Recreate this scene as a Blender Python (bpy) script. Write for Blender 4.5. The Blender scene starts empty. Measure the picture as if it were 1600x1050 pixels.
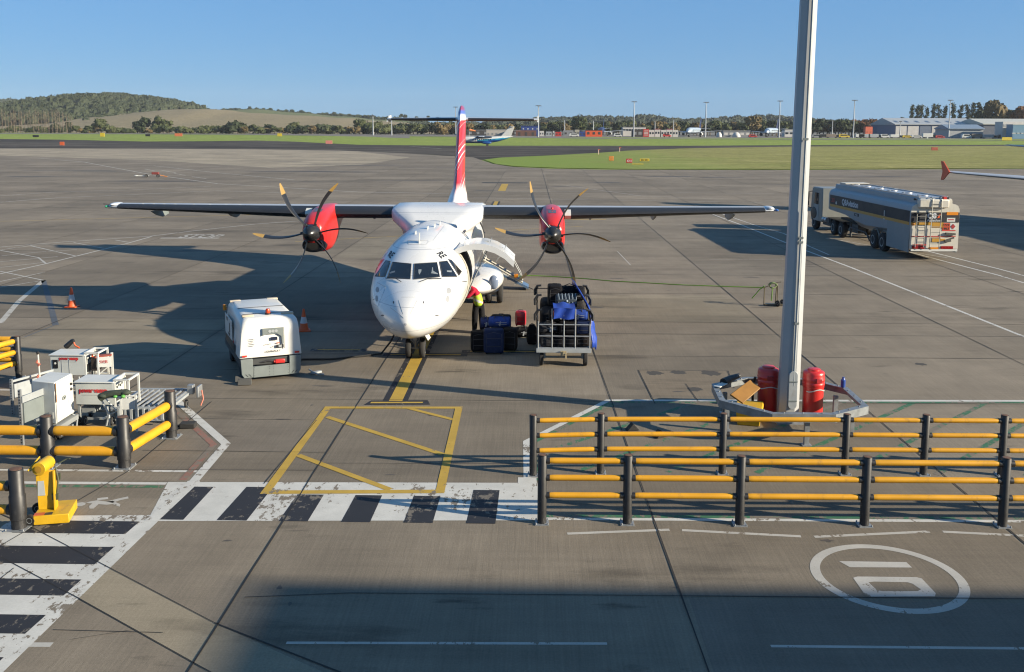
import bpy, bmesh, math, random
from mathutils import Vector, Matrix, Euler
from mathutils.bvhtree import BVHTree
R=math.radians; PI=math.pi
random.seed(7)
scene=bpy.context.scene
COL=scene.collection
# ------------------------------------------------------------------ camera
CF,CP,CR,CYC,CH,CYAW=1498.6,0.121,0.004,382.06,6.722,-0.021
_f=Vector((math.sin(CYAW),math.cos(CYAW),0)); _rt=Vector((math.cos(CYAW),-math.sin(CYAW),0)); _zu=Vector((0,0,1))
FW=_f*math.cos(CP)-_zu*math.sin(CP); UP=_f*math.sin(CP)+_zu*math.cos(CP)
AXX=_rt*math.cos(CR)+UP*math.sin(CR); AXY=-_rt*math.sin(CR)+UP*math.cos(CR)
CAMPOS=Vector((0,0,CH))
def ray(px,py):
    "direction of the sight line through a point of the photograph"
    return (AXX*((px-800)/CF)-AXY*((py-CYC)/CF)+FW)
def g(px,py,z=0.0):
    d=ray(px,py); t=(z-CH)/d.z; return Vector((d.x*t,d.y*t,z))
def atY(px,py,Y):
    d=ray(px,py); return CAMPOS+d*(Y/d.y)
cam=bpy.data.cameras.new('camera'); camo=bpy.data.objects.new('camera',cam); COL.objects.link(camo)
mw=Matrix((( AXX.x,AXY.x,-FW.x,0),(AXX.y,AXY.y,-FW.y,0),(AXX.z,AXY.z,-FW.z,CH),(0,0,0,1)))
camo.matrix_world=mw
cam.sensor_width=36; cam.lens=CF/1600*36; cam.shift_y=-(525-CYC)/1600; cam.clip_end=9000; cam.clip_start=.1
scene.camera=camo
scene.cycles.filter_width=1.15
scene.render.resolution_x=1024; scene.render.resolution_y=672
# ------------------------------------------------------------------ light
SUN_AZ=R(-16.7); SUN_EL=R(19.3)
sdir=Vector((math.cos(SUN_AZ)*math.cos(SUN_EL),math.sin(SUN_AZ)*math.cos(SUN_EL),math.sin(SUN_EL)))
w=bpy.data.worlds.new('World'); scene.world=w; w.use_nodes=True
nt=w.node_tree; bg=nt.nodes['Background']; sky=nt.nodes.new('ShaderNodeTexSky')
sky.sky_type='NISHITA'; sky.sun_disc=False; sky.sun_elevation=SUN_EL; sky.sun_rotation=R(106.7)
sky.air_density=1.0; sky.dust_density=0.15; sky.ozone_density=4.5; sky.altitude=30
tint=nt.nodes.new('ShaderNodeMix'); tint.data_type='RGBA'; tint.blend_type='MULTIPLY'; tint.inputs[0].default_value=1; tint.inputs[7].default_value=(.64,.75,.88,1)
flat=nt.nodes.new('ShaderNodeMix'); flat.data_type='RGBA'; flat.inputs[0].default_value=.58; flat.inputs[7].default_value=(1.32,3.3,6.3,1)   # evens the clear sky out
nt.links.new(sky.outputs[0],tint.inputs[6]); nt.links.new(tint.outputs[2],flat.inputs[6]); nt.links.new(flat.outputs[2],bg.inputs[0]); bg.inputs[1].default_value=0.052
sl=bpy.data.lights.new('sun','SUN'); sl.energy=5.0; sl.angle=R(.5); sl.color=(1,.88,.69)
so=bpy.data.objects.new('sun',sl); COL.objects.link(so); so.rotation_euler=sdir.to_track_quat('Z','Y').to_euler(); so.location=(60,-20,60)
scene.view_settings.view_transform='Standard'; scene.view_settings.look='None'; scene.view_settings.exposure=1.28; scene.view_settings.gamma=1
# ------------------------------------------------------------------ helpers
def C(r,g_,b):
    def l(c):
        c/=255; return c/12.92 if c<=.04045 else ((c+.055)/1.055)**2.4
    return (l(r),l(g_),l(b),1)
MATS={}
def M(name,col=None,rough=.5,metal=0,var=.10,scale=2.5,bump=0.0,coat=0,trans=0,emit=None,scuff=None):
    if name in MATS: return MATS[name]
    m=bpy.data.materials.new(name); m.use_nodes=True; n=m.node_tree; b=n.nodes['Principled BSDF']
    b.inputs['Roughness'].default_value=rough; b.inputs['Metallic'].default_value=metal
    if coat: b.inputs['Coat Weight'].default_value=coat; b.inputs['Coat Roughness'].default_value=.08
    tc=n.nodes.new('ShaderNodeTexCoord')
    nz=n.nodes.new('ShaderNodeTexNoise'); nz.inputs['Scale'].default_value=scale; nz.inputs['Detail'].default_value=6
    n.links.new(tc.outputs['Object'],nz.inputs['Vector'])
    mr=n.nodes.new('ShaderNodeMapRange'); mr.inputs['From Min'].default_value=.3; mr.inputs['From Max'].default_value=.7
    mr.inputs['To Min'].default_value=1-var; mr.inputs['To Max'].default_value=1+var*.6
    n.links.new(nz.outputs['Fac'],mr.inputs['Value'])
    mx=n.nodes.new('ShaderNodeMix'); mx.data_type='RGBA'; mx.blend_type='MULTIPLY'; mx.inputs[0].default_value=1
    mx.inputs[6].default_value=(col[0]*.69,col[1]*.69,col[2]*.69,1)
    n.links.new(mr.outputs[0],mx.inputs[7]); out=mx.outputs[2]
    if scuff:
        sc,amt,sz=scuff; mp=n.nodes.new('ShaderNodeMapping'); mp.inputs['Scale'].default_value=(1,1,.35); n.links.new(tc.outputs['Object'],mp.inputs[0])
        ns=n.nodes.new('ShaderNodeTexNoise'); ns.inputs['Scale'].default_value=sz; ns.inputs['Detail'].default_value=8; ns.inputs['Roughness'].default_value=.75; n.links.new(mp.outputs[0],ns.inputs[0])
        ms=n.nodes.new('ShaderNodeMapRange'); ms.inputs[1].default_value=.56; ms.inputs[2].default_value=.68; ms.inputs[4].default_value=amt; n.links.new(ns.outputs['Fac'],ms.inputs[0])
        m3=n.nodes.new('ShaderNodeMix'); m3.data_type='RGBA'; n.links.new(ms.outputs[0],m3.inputs[0]); n.links.new(out,m3.inputs[6]); m3.inputs[7].default_value=sc; out=m3.outputs[2]
    n.links.new(out,b.inputs['Base Color'])
    mr2=n.nodes.new('ShaderNodeMapRange'); mr2.inputs['To Min'].default_value=max(0,rough-.08); mr2.inputs['To Max'].default_value=min(1,rough+.12)
    n.links.new(nz.outputs['Fac'],mr2.inputs['Value']); n.links.new(mr2.outputs[0],b.inputs['Roughness'])
    if bump:
        bp=n.nodes.new('ShaderNodeBump'); bp.inputs['Strength'].default_value=bump; bp.inputs['Distance'].default_value=.02
        nf=n.nodes.new('ShaderNodeTexNoise'); nf.inputs['Scale'].default_value=scale*6; nf.inputs['Detail'].default_value=5
        n.links.new(tc.outputs['Object'],nf.inputs['Vector'])
        n.links.new(nf.outputs['Fac'],bp.inputs['Height']); n.links.new(bp.outputs[0],b.inputs['Normal'])
    if emit: b.inputs['Emission Color'].default_value=emit; b.inputs['Emission Strength'].default_value=1
    MATS[name]=m; return m
def tag(o,label=None,cat=None,group=None,kind=None):
    if label: o['label']=label
    if cat: o['category']=cat
    if group: o['group']=group
    if kind: o['kind']=kind
    return o
def empty(name,loc,rz=0,label=None,cat=None,group=None):
    o=bpy.data.objects.new(name,None); COL.objects.link(o); o.location=loc; o.rotation_euler=(0,0,rz); o.empty_display_size=.2
    return tag(o,label,cat,group)
def kids(o): return [c for c in bpy.data.objects if c.parent==o]
def copy_tree(o,parent=None):
    c=o.copy(); COL.objects.link(c)
    if parent: c.parent=parent
    for ch in kids(o): copy_tree(ch,c)
    return c
class MB:
    def __init__(s): s.v=[];s.f=[];s.m=[]
    def add(s,vs,fs,mi=0):
        k=len(s.v); s.v+=[tuple(x) for x in vs]; s.f+=[tuple(i+k for i in f) for f in fs]; s.m+=[mi]*len(fs); return s
    def box(s,c,d,rz=0,mi=0,rx=0,ry=0,taper=1.0):
        c=Vector(c); e=Euler((rx,ry,rz)).to_matrix(); vs=[]
        for z in(-.5,.5):
            t=taper if z>0 else 1
            for x,y in((-.5,-.5),(.5,-.5),(.5,.5),(-.5,.5)): vs.append(c+e@Vector((x*d[0]*t,y*d[1]*t,z*d[2])))
        return s.add(vs,[(3,2,1,0),(4,5,6,7),(0,1,5,4),(1,2,6,5),(2,3,7,6),(3,0,4,7)],mi)
    def ring(s,c,u,v,ru,rv,n): return [c+u*(math.cos(2*PI*i/n)*ru)+v*(math.sin(2*PI*i/n)*rv) for i in range(n)]
    def cyl(s,p0,p1,r0,r1=None,n=12,mi=0,caps=True):
        p0=Vector(p0);p1=Vector(p1); r1=r0 if r1 is None else r1; d=(p1-p0).normalized()
        u=d.orthogonal().normalized(); v=d.cross(u)
        return s.loft([s.ring(p0,u,v,r0,r0,n),s.ring(p1,u,v,r1,r1,n)],mi,caps)
    def loft(s,rings,mi=0,caps=True,closed=True):
        n=len(rings[0]); vs=[p for r in rings for p in r]; fs=[]
        for k in range(len(rings)-1):
            for i in range(n if closed else n-1):
                j=(i+1)%n; fs.append((k*n+i,k*n+j,(k+1)*n+j,(k+1)*n+i))
        if caps: fs.append(tuple(range(n-1,-1,-1))); fs.append(tuple((len(rings)-1)*n+i for i in range(n)))
        return s.add(vs,fs,mi)
    def tube(s,pts,r,n=8,mi=0,r1=None):
        pts=[Vector(p) for p in pts]; rings=[]; u=None
        for i,p in enumerate(pts):
            d=(pts[min(i+1,len(pts)-1)]-pts[max(i-1,0)]).normalized()
            if u is None: u=d.orthogonal().normalized()
            u=(u-d*u.dot(d)).normalized(); v=d.cross(u)
            rr=r if r1 is None else r+(r1-r)*i/(len(pts)-1)
            rings.append(s.ring(p,u,v,rr,rr,n))
        return s.loft(rings,mi)
    def lathe(s,prof,c=(0,0,0),n=20,mi=0,axis=None):
        c=Vector(c); a=Vector(axis or (0,0,1)).normalized(); u=a.orthogonal().normalized(); v=a.cross(u)
        return s.loft([s.ring(c+a*h,u,v,max(r,1e-4),max(r,1e-4),n) for r,h in prof],mi)
    def ball(s,c,r,nu=12,nv=8,mi=0):
        c=Vector(c); r=(r,r,r) if not hasattr(r,'__len__') else r; rings=[]
        for k in range(nv+1):
            t=-PI/2+PI*k/nv; q=max(math.cos(t),1e-3)
            rings.append([c+Vector((math.cos(2*PI*i/nu)*q*r[0],math.sin(2*PI*i/nu)*q*r[1],math.sin(t)*r[2])) for i in range(nu)])
        return s.loft(rings,mi)
    def ext(s,pts,vec,mi=0):
        "prism: a planar outline pushed along vec"
        pts=[Vector(p) for p in pts]; vec=Vector(vec); n=len(pts)
        fs=[tuple(range(n-1,-1,-1)),tuple(range(n,2*n))]+[(i,(i+1)%n,n+(i+1)%n,n+i) for i in range(n)]
        return s.add(pts+[p+vec for p in pts],fs,mi)
    def poly(s,pts,mi=0): return s.add(pts,[tuple(range(len(pts)))],mi)
    def build(s,name,mats,parent=None,smooth=38,bevel=0,loc=None,rot=None):
        me=bpy.data.meshes.new(name); me.from_pydata(s.v,[],s.f)
        mats=mats if isinstance(mats,(list,tuple)) else [mats]
        for m in mats: me.materials.append(m)
        for p,i in zip(me.polygons,s.m): p.material_index=i
        bm=bmesh.new(); bm.from_mesh(me)
        bmesh.ops.recalc_face_normals(bm,faces=bm.faces)
        if smooth:
            for f in bm.faces: f.smooth=True
            for e in bm.edges:
                if len(e.link_faces)==2 and e.calc_face_angle(0)>R(smooth): e.smooth=False
        bm.to_mesh(me); bm.free(); me.update()
        o=bpy.data.objects.new(name,me); COL.objects.link(o)
        if parent: o.parent=parent
        if loc: o.location=loc
        if rot: o.rotation_euler=rot
        if bevel:
            b=o.modifiers.new('bevel','BEVEL'); b.width=bevel; b.segments=2; b.limit_method='ANGLE'; b.angle_limit=R(40)
        return o
def struct(o): o['kind']='structure'; return o
def text_geo(s,offset=0.0):
    "mesh of a word: 2D points (x right, y up) scaled so that capitals are 1 high"
    cu=bpy.data.curves.new('lettering','FONT'); cu.body=s; cu.size=1.0; cu.offset=offset; cu.resolution_u=3; cu.fill_mode='FRONT'
    o=bpy.data.objects.new('lettering',cu); COL.objects.link(o); bpy.context.view_layer.update()
    me=o.to_mesh(); v=[(p.co.x,p.co.y) for p in me.vertices]; f=[tuple(p.vertices) for p in me.polygons]
    o.to_mesh_clear(); bpy.data.objects.remove(o); bpy.data.curves.remove(cu)
    k=1/.70; mnx=min(a for a,b in v); v=[((a-mnx)*k,b*k) for a,b in v]
    return v,f,max(a for a,b in v)
def lettering(name,s,mat,parent,origin,ux,uy,width=None,height=.2,offset=0.02):
    v,f,wd=text_geo(s,offset); ux=Vector(ux).normalized(); uy=Vector(uy).normalized(); o=Vector(origin)
    sx=(width/wd) if width else height
    mb=MB(); mb.add([o+ux*(a*sx)+uy*(b*height) for a,b in v],f); return mb.build(name,mat,parent,smooth=0)
# ---- materials
def concrete_mat(name,a,b,brush=1.0,blotch=False):
    m=bpy.data.materials.new(name); m.use_nodes=True; n=m.node_tree; bs=n.nodes['Principled BSDF']; L=n.links.new
    bs.inputs['Roughness'].default_value=.85; bs.inputs['Specular IOR Level'].default_value=.25
    tc=n.nodes.new('ShaderNodeTexCoord'); P=tc.outputs['Object']
    def noise(scale,detail=5,vec=P,rough=.55):
        q=n.nodes.new('ShaderNodeTexNoise'); q.inputs['Scale'].default_value=scale; q.inputs['Detail'].default_value=detail; q.inputs['Roughness'].default_value=rough; L(vec,q.inputs['Vector']); return q.outputs['Fac']
    def mapping(sc,rot=(0,0,0)):
        q=n.nodes.new('ShaderNodeMapping'); q.inputs['Scale'].default_value=sc; q.inputs['Rotation'].default_value=rot; L(P,q.inputs['Vector']); return q.outputs[0]
    def mr(v,a0,a1,b0,b1):
        q=n.nodes.new('ShaderNodeMapRange'); L(v,q.inputs[0])
        for i,x in enumerate((a0,a1,b0,b1)): q.inputs[i+1].default_value=x
        return q.outputs[0]
    def math_(op,x,y):
        q=n.nodes.new('ShaderNodeMath'); q.operation=op
        for i,z in enumerate((x,y)):
            if isinstance(z,(int,float)): q.inputs[i].default_value=z
            else: L(z,q.inputs[i])
        return q.outputs[0]
    # slab tone
    sep=n.nodes.new('ShaderNodeSeparateXYZ'); L(P,sep.inputs[0])
    fx=math_('FLOOR',math_('DIVIDE',math_('ADD',sep.outputs[0],4.23),6.13),0); fy=math_('FLOOR',math_('DIVIDE',math_('SUBTRACT',sep.outputs[1],3.3),4.93),0)
    cmb=n.nodes.new('ShaderNodeCombineXYZ'); L(fx,cmb.inputs[0]); L(fy,cmb.inputs[1])
    wn=n.nodes.new('ShaderNodeTexWhiteNoise'); L(cmb.outputs[0],wn.inputs['Vector'])
    tone=mr(wn.outputs['Value'],0,1,.84,1.10)
    big=mr(noise(.12,4),.3,.7,.80,1.16)
    med=mr(noise(.9,6),.3,.7,.88,1.10)
    fine=mr(noise(30,4),.3,.7,.87,1.10)
    br=mr(noise(1.0,4,mapping((26,.5,1),(0,0,R(-7))),.7),.35,.65,1-.11*brush,1+.07*brush)
    br2=mr(noise(1.0,3,mapping((.25,7,1)),.6),.35,.65,.955,1.035)
    stain=mr(noise(.33,7,mapping((.5,1.7,1)),.62),.59,.69,1,.58)
    stain2=mr(noise(.55,6,mapping((.6,2.2,1)),.6),.64,.72,1,.50)
    skid=mr(noise(.25,5,mapping((.09,1.6,1),(0,0,R(4))),.6),.55,.70,1,.74)
    f=tone
    if blotch: f=math_('MULTIPLY',f,mr(noise(.06,5,mapping((.25,1.8,1)),.65),.42,.60,.45,1.35)); bs.inputs['Specular IOR Level'].default_value=.08
    for q in (big,med,fine,br,br2,stain,stain2,skid): f=math_('MULTIPLY',f,q)
    cr=n.nodes.new('ShaderNodeMix'); cr.data_type='RGBA'; cr.inputs[6].default_value=a; cr.inputs[7].default_value=b; L(noise(.2,3),cr.inputs[0])
    mx=n.nodes.new('ShaderNodeMix'); mx.data_type='RGBA'; mx.blend_type='MULTIPLY'; mx.inputs[0].default_value=1; L(cr.outputs[2],mx.inputs[6]); L(f,mx.inputs[7]); L(mx.outputs[2],bs.inputs['Base Color'])
    bp=n.nodes.new('ShaderNodeBump'); bp.inputs['Strength'].default_value=.35; bp.inputs['Distance'].default_value=.006
    L(math_('ADD',noise(1.0,3,mapping((60,2,1),(0,0,R(-7))),.6),noise(70,2)),bp.inputs['Height']); L(bp.outputs[0],bs.inputs['Normal'])
    MATS[name]=m; return m
def paint_mat(name,col,under,worn=.5,sc=7):
    "road paint with chips that show the concrete"
    if name in MATS: return MATS[name]
    m=bpy.data.materials.new(name); m.use_nodes=True; n=m.node_tree; bs=n.nodes['Principled BSDF']; L=n.links.new
    bs.inputs['Roughness'].default_value=.7; bs.inputs['Specular IOR Level'].default_value=.3
    tc=n.nodes.new('ShaderNodeTexCoord')
    def noise(s,d,rough=.6,sc3=None):
        q=n.nodes.new('ShaderNodeTexNoise'); q.inputs['Scale'].default_value=s; q.inputs['Detail'].default_value=d; q.inputs['Roughness'].default_value=rough
        if sc3:
            mp=n.nodes.new('ShaderNodeMapping'); mp.inputs['Scale'].default_value=sc3; L(tc.outputs['Object'],mp.inputs[0]); L(mp.outputs[0],q.inputs['Vector'])
        else: L(tc.outputs['Object'],q.inputs['Vector'])
        return q.outputs['Fac']
    def mr(v,a0,a1,b0,b1):
        q=n.nodes.new('ShaderNodeMapRange'); L(v,q.inputs[0])
        for i,x in enumerate((a0,a1,b0,b1)): q.inputs[i+1].default_value=x
        return q.outputs[0]
    a1=noise(sc,8,.72,(1,.55,1)); a2=noise(.8,3)
    ad=n.nodes.new('ShaderNodeMath'); ad.operation='ADD'; L(a1,ad.inputs[0])
    sc2=n.nodes.new('ShaderNodeMath'); sc2.operation='MULTIPLY'; sc2.inputs[1].default_value=.55; L(a2,sc2.inputs[0]); L(sc2.outputs[0],ad.inputs[1])
    th=1.02-.22*worn
    fac=mr(ad.outputs[0],th,th+.02,0,1)
    tone=mr(noise(2.2,6),.3,.7,.86,1.06); fine=mr(noise(30,3),.3,.7,.93,1.04)
    ml=n.nodes.new('ShaderNodeMath'); ml.operation='MULTIPLY'; L(tone,ml.inputs[0]); L(fine,ml.inputs[1])
    pc=n.nodes.new('ShaderNodeMix'); pc.data_type='RGBA'; pc.blend_type='MULTIPLY'; pc.inputs[0].default_value=1; pc.inputs[6].default_value=(col[0]*.69,col[1]*.69,col[2]*.69,1); L(ml.outputs[0],pc.inputs[7])
    mx=n.nodes.new('ShaderNodeMix'); mx.data_type='RGBA'; L(fac,mx.inputs[0]); L(pc.outputs[2],mx.inputs[6]); mx.inputs[7].default_value=under; L(mx.outputs[2],bs.inputs['Base Color'])
    MATS[name]=m; return m
def grass_mat(name,a,b,c):
    m=bpy.data.materials.new(name); m.use_nodes=True; n=m.node_tree; bs=n.nodes['Principled BSDF']; L=n.links.new
    bs.inputs['Roughness'].default_value=.9; bs.inputs['Specular IOR Level'].default_value=.15
    tc=n.nodes.new('ShaderNodeTexCoord'); mp=n.nodes.new('ShaderNodeMapping'); mp.inputs['Scale'].default_value=(.05,.35,1); L(tc.outputs['Object'],mp.inputs[0])
    q=n.nodes.new('ShaderNodeTexNoise'); q.inputs['Scale'].default_value=1; q.inputs['Detail'].default_value=8; q.inputs['Roughness'].default_value=.7; L(mp.outputs[0],q.inputs[0])
    r=n.nodes.new('ShaderNodeValToRGB'); r.color_ramp.elements[0].position=.33; r.color_ramp.elements[0].color=a; r.color_ramp.elements[1].position=.68; r.color_ramp.elements[1].color=c
    e=r.color_ramp.elements.new(.5); e.color=b; L(q.outputs['Fac'],r.inputs[0])
    q2=n.nodes.new('ShaderNodeTexNoise'); q2.inputs['Scale'].default_value=.45; q2.inputs['Detail'].default_value=7; q2.inputs['Roughness'].default_value=.8; L(tc.outputs['Object'],q2.inputs[0])
    mr=n.nodes.new('ShaderNodeMapRange'); mr.inputs[1].default_value=.3; mr.inputs[2].default_value=.7; mr.inputs[3].default_value=.55; mr.inputs[4].default_value=1.45; L(q2.outputs['Fac'],mr.inputs[0])
    mx=n.nodes.new('ShaderNodeMix'); mx.data_type='RGBA'; mx.blend_type='MULTIPLY'; mx.inputs[0].default_value=1; L(r.outputs[0],mx.inputs[6]); L(mr.outputs[0],mx.inputs[7]); L(mx.outputs[2],bs.inputs['Base Color'])
    bp=n.nodes.new('ShaderNodeBump'); bp.inputs['Strength'].default_value=.6; bp.inputs['Distance'].default_value=.25; L(q2.outputs['Fac'],bp.inputs['Height']); L(bp.outputs[0],bs.inputs['Normal'])
    MATS[name]=m; return m
def leaf_mat(name,a,b,rough=.75):
    m=bpy.data.materials.new(name); m.use_nodes=True; n=m.node_tree; bs=n.nodes['Principled BSDF']; L=n.links.new
    bs.inputs['Roughness'].default_value=rough; bs.inputs['Specular IOR Level'].default_value=.2
    ge=n.nodes.new('ShaderNodeNewGeometry'); oi=n.nodes.new('ShaderNodeObjectInfo')
    q=n.nodes.new('ShaderNodeTexNoise'); q.inputs['Scale'].default_value=.05; q.inputs['Detail'].default_value=5; L(ge.outputs['Position'],q.inputs[0])
    md=n.nodes.new('ShaderNodeMath'); md.operation='MULTIPLY'; md.inputs[1].default_value=.45; L(ge.outputs['Random Per Island'],md.inputs[0])
    ad=n.nodes.new('ShaderNodeMath'); L(md.outputs[0],ad.inputs[0]); L(q.outputs['Fac'],ad.inputs[1])
    m2=n.nodes.new('ShaderNodeMath'); m2.operation='MULTIPLY_ADD'; m2.inputs[1].default_value=.4; m2.inputs[2].default_value=-.38; L(oi.outputs['Random'],m2.inputs[0])
    ad2=n.nodes.new('ShaderNodeMath'); L(ad.outputs[0],ad2.inputs[0]); L(m2.outputs[0],ad2.inputs[1])
    mx=n.nodes.new('ShaderNodeMix'); mx.data_type='RGBA'; mx.inputs[6].default_value=a; mx.inputs[7].default_value=b; mx.clamp_factor=True; L(ad2.outputs[0],mx.inputs[0]); L(mx.outputs[2],bs.inputs['Base Color'])
    MATS[name]=m; return m
CONC=concrete_mat('apron_concrete',(.182,.152,.112,1),(.150,.127,.097,1))
CONL=concrete_mat('pale_concrete',(.275,.235,.17,1),(.235,.20,.145,1),.4)
CONF=concrete_mat('far_concrete',(.165,.15,.125,1),(.14,.13,.11,1),.2)
UND=(.14,.118,.09,1)
ASPH=concrete_mat('taxiway_asphalt',(.092,.080,.066,1),(.050,.044,.038,1),.2,True)
JOINT=M('joint_sealant',(.02,.018,.016,1),.8)
WHITEP=paint_mat('white_road_paint',(.62,.61,.56,1),UND,.68)
WHITEB=paint_mat('bold_white_paint',(.50,.48,.43,1),UND,.62)
WHITEF=paint_mat('faded_white_paint',(.44,.42,.37,1),UND,.8)
BLACKP=paint_mat('black_road_paint',(.026,.027,.032,1),(.12,.105,.085,1),.72,6)
YELP=paint_mat('yellow_road_paint',(.52,.34,.055,1),UND,.5)
GREENP=paint_mat('green_road_paint',(.05,.17,.085,1),UND,1.15)
PINKP=paint_mat('pink_road_paint',(.30,.15,.11,1),UND,1.1)
SHADEP=paint_mat('shaded_white_road_paint',(.105,.115,.13,1),UND,.3)  # white line paint as it looks in shadow, shade put into the colour
GRASS=grass_mat('mown_grass',(.115,.16,.028,1),(.165,.215,.038,1),(.215,.245,.055,1))
GRASSD=grass_mat('dry_grass',(.10,.105,.026,1),(.185,.18,.052,1),(.30,.265,.115,1))
def drift(m,green,x0,x1):
    n=m.node_tree; L=n.links.new; bs=n.nodes['Principled BSDF']; src=bs.inputs['Base Color'].links[0].from_socket
    tc=n.nodes.new('ShaderNodeTexCoord'); sp=n.nodes.new('ShaderNodeSeparateXYZ'); L(tc.outputs['Object'],sp.inputs[0]); q=n.nodes.new('ShaderNodeTexNoise'); q.inputs['Scale'].default_value=.06; q.inputs['Detail'].default_value=6; L(tc.outputs['Object'],q.inputs[0])
    ma=n.nodes.new('ShaderNodeMath'); ma.operation='MULTIPLY_ADD'; ma.inputs[1].default_value=60; L(q.outputs['Fac'],ma.inputs[0]); L(sp.outputs[0],ma.inputs[2])
    mr=n.nodes.new('ShaderNodeMapRange'); mr.inputs[1].default_value=x0+30; mr.inputs[2].default_value=x1+30; L(ma.outputs[0],mr.inputs[0])
    mx=n.nodes.new('ShaderNodeMix'); mx.data_type='RGBA'; L(mr.outputs[0],mx.inputs[0]); mx.inputs[6].default_value=green; L(src,mx.inputs[7]); L(mx.outputs[2],bs.inputs['Base Color'])
drift(GRASSD,(.145,.20,.036,1),2,48)
WHT=M('white_gloss_paint',(.80,.80,.78,1),.25,0,.03,1.2,coat=.5)
SKW=M('aircraft_skin',(.80,.80,.78,1),.27,0,.05,1.0,coat=.4,scuff=((.42,.41,.38,1),.45,1.6))
def skin_lines(m):
    n=m.node_tree; L=n.links.new; bs=n.nodes['Principled BSDF']; src=bs.inputs['Base Color'].links[0].from_socket; tc=n.nodes.new('ShaderNodeTexCoord'); sp=n.nodes.new('ShaderNodeSeparateXYZ'); L(tc.outputs['Object'],sp.inputs[0]); out=None
    for ax,per,wd in ((1,1.05,.012),(2,.62,.014)):
        md=n.nodes.new('ShaderNodeMath'); md.operation='PINGPONG'; md.inputs[1].default_value=per/2; L(sp.outputs[ax],md.inputs[0]); lt=n.nodes.new('ShaderNodeMath'); lt.operation='LESS_THAN'; lt.inputs[1].default_value=wd/2; L(md.outputs[0],lt.inputs[0])
        if out is None: out=lt.outputs[0]
        else:
            mx_=n.nodes.new('ShaderNodeMath'); mx_.operation='MAXIMUM'; L(out,mx_.inputs[0]); L(lt.outputs[0],mx_.inputs[1]); out=mx_.outputs[0]
    sc=n.nodes.new('ShaderNodeMath'); sc.operation='MULTIPLY'; sc.inputs[1].default_value=.75; L(out,sc.inputs[0])
    mx=n.nodes.new('ShaderNodeMix'); mx.data_type='RGBA'; L(sc.outputs[0],mx.inputs[0]); L(src,mx.inputs[6]); mx.inputs[7].default_value=(.25,.26,.28,1); L(mx.outputs[2],bs.inputs['Base Color'])
skin_lines(SKW)
WHT2=M('white_powder_coat',(.68,.69,.65,1),.45,0,.08,3,scuff=((.34,.30,.24,1),.5,5))
GREYP=M('grey_painted_steel',(.20,.23,.225,1),.5,0,.10,4)
LGREY=M('light_grey_steel',(.40,.43,.44,1),.5,.1,.12,4,scuff=((.18,.15,.12,1),.5,6))
GALV=M('galvanised_steel',(.40,.42,.43,1),.48,.55,.18,9)
BLACK=M('black_plastic',(.018,.018,.019,1),.48,0,.2,6,scuff=((.09,.085,.08,1),.5,7))
BLKP=M('black_paint',(.012,.012,.014,1),.32,0,.2,3)
RUB=M('black_rubber',(.022,.021,.020,1),.85,0,.25,8)
YEL=M('yellow_plastic_rail',(.76,.37,.013,1),.42,0,.12,2,scuff=((.16,.09,.03,1),.55,5))
YEL2=M('yellow_steel',(.68,.40,.012,1),.45,0,.10,5,scuff=((.22,.12,.04,1),.6,6))
RED=M('red_gloss',(.64,.026,.022,1),.33,0,.07,2,coat=.15,scuff=((.30,.02,.02,1),.35,4))
REDM=M('red_matt',(.62,.035,.02,1),.5,0,.1,4)
ORG=M('orange_plastic',(.75,.11,.02,1),.5,0,.1,4)
GLASS=M('cockpit_glass',(.012,.014,.018,1),.06,0,.3,1.5,coat=.6)
DGLASS=M('dark_window',(.02,.028,.038,1),.12,0,.2,1)
GREYSK=M('grey_decal',(.33,.34,.35,1),.5)
INKC=M('black_decal',(.01,.01,.012,1),.5)
REDINK=M('red_decal',(.45,.015,.02,1),.5)
ALU=M('bare_aluminium',(.62,.63,.64,1),.35,.7,.06,4)
LAMPY=M('amber_lens',(.8,.28,.02,1),.3)
SKIN=M('skin',(.45,.24,.16,1),.55)
NAVY=M('navy_paint',(.012,.018,.045,1),.35,0,.1,3)
# ------------------------------------------------------------------ ground
def hgt(y): 
    t=min(1,max(0,(y-400)/180)); return 1.5*t*t*(3-2*t)
def gt(px,py,dz=0):
    "point of the gently rising terrain seen at a point of the photograph"
    y=500
    z=0
    for _ in range(40):
        p=g(px,py,z+dz); z=.5*z+.5*hgt(p.y) if p.y>0 else z
    p=g(px,py,z+dz); return p
def band(name,top,bot,mat,dz,n=None):
    "sheet between two boundary lines (lists of world points left to right), following the terrain"
    mb=MB(); rows=14; vs=[]; m=len(top)
    for k in range(rows+1):
        for a,b in zip(bot,top):
            p=Vector(b)*(k/rows)+Vector(a)*(1-k/rows); vs.append((p.x,p.y,hgt(p.y)+dz))
    fs=[(k*m+i,k*m+i+1,(k+1)*m+i+1,(k+1)*m+i) for k in range(rows) for i in range(m-1)]
    mb.add(vs,fs); return struct(mb.build(name,mat,smooth=0))
ys=[-150,-60,0,60,150,300]+list(range(400,600,20))+[620,800,1200,2450]
mb=MB(); xs=[-2400,-1500,-500,-100,0,100,500,1500,2400]
mb.add([(x,y,hgt(y)-.06) for y in ys for x in xs],[(j*9+i,j*9+i+1,(j+1)*9+i+1,(j+1)*9+i) for j in range(len(ys)-1) for i in range(8)])
struct(mb.build('ground',GRASS,smooth=0))
def sheet(name,pts,mat,z,parent=None):
    mb=MB(); mb.poly([(p[0],p[1],z) for p in pts]); return struct(mb.build(name,mat,smooth=0))
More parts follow.
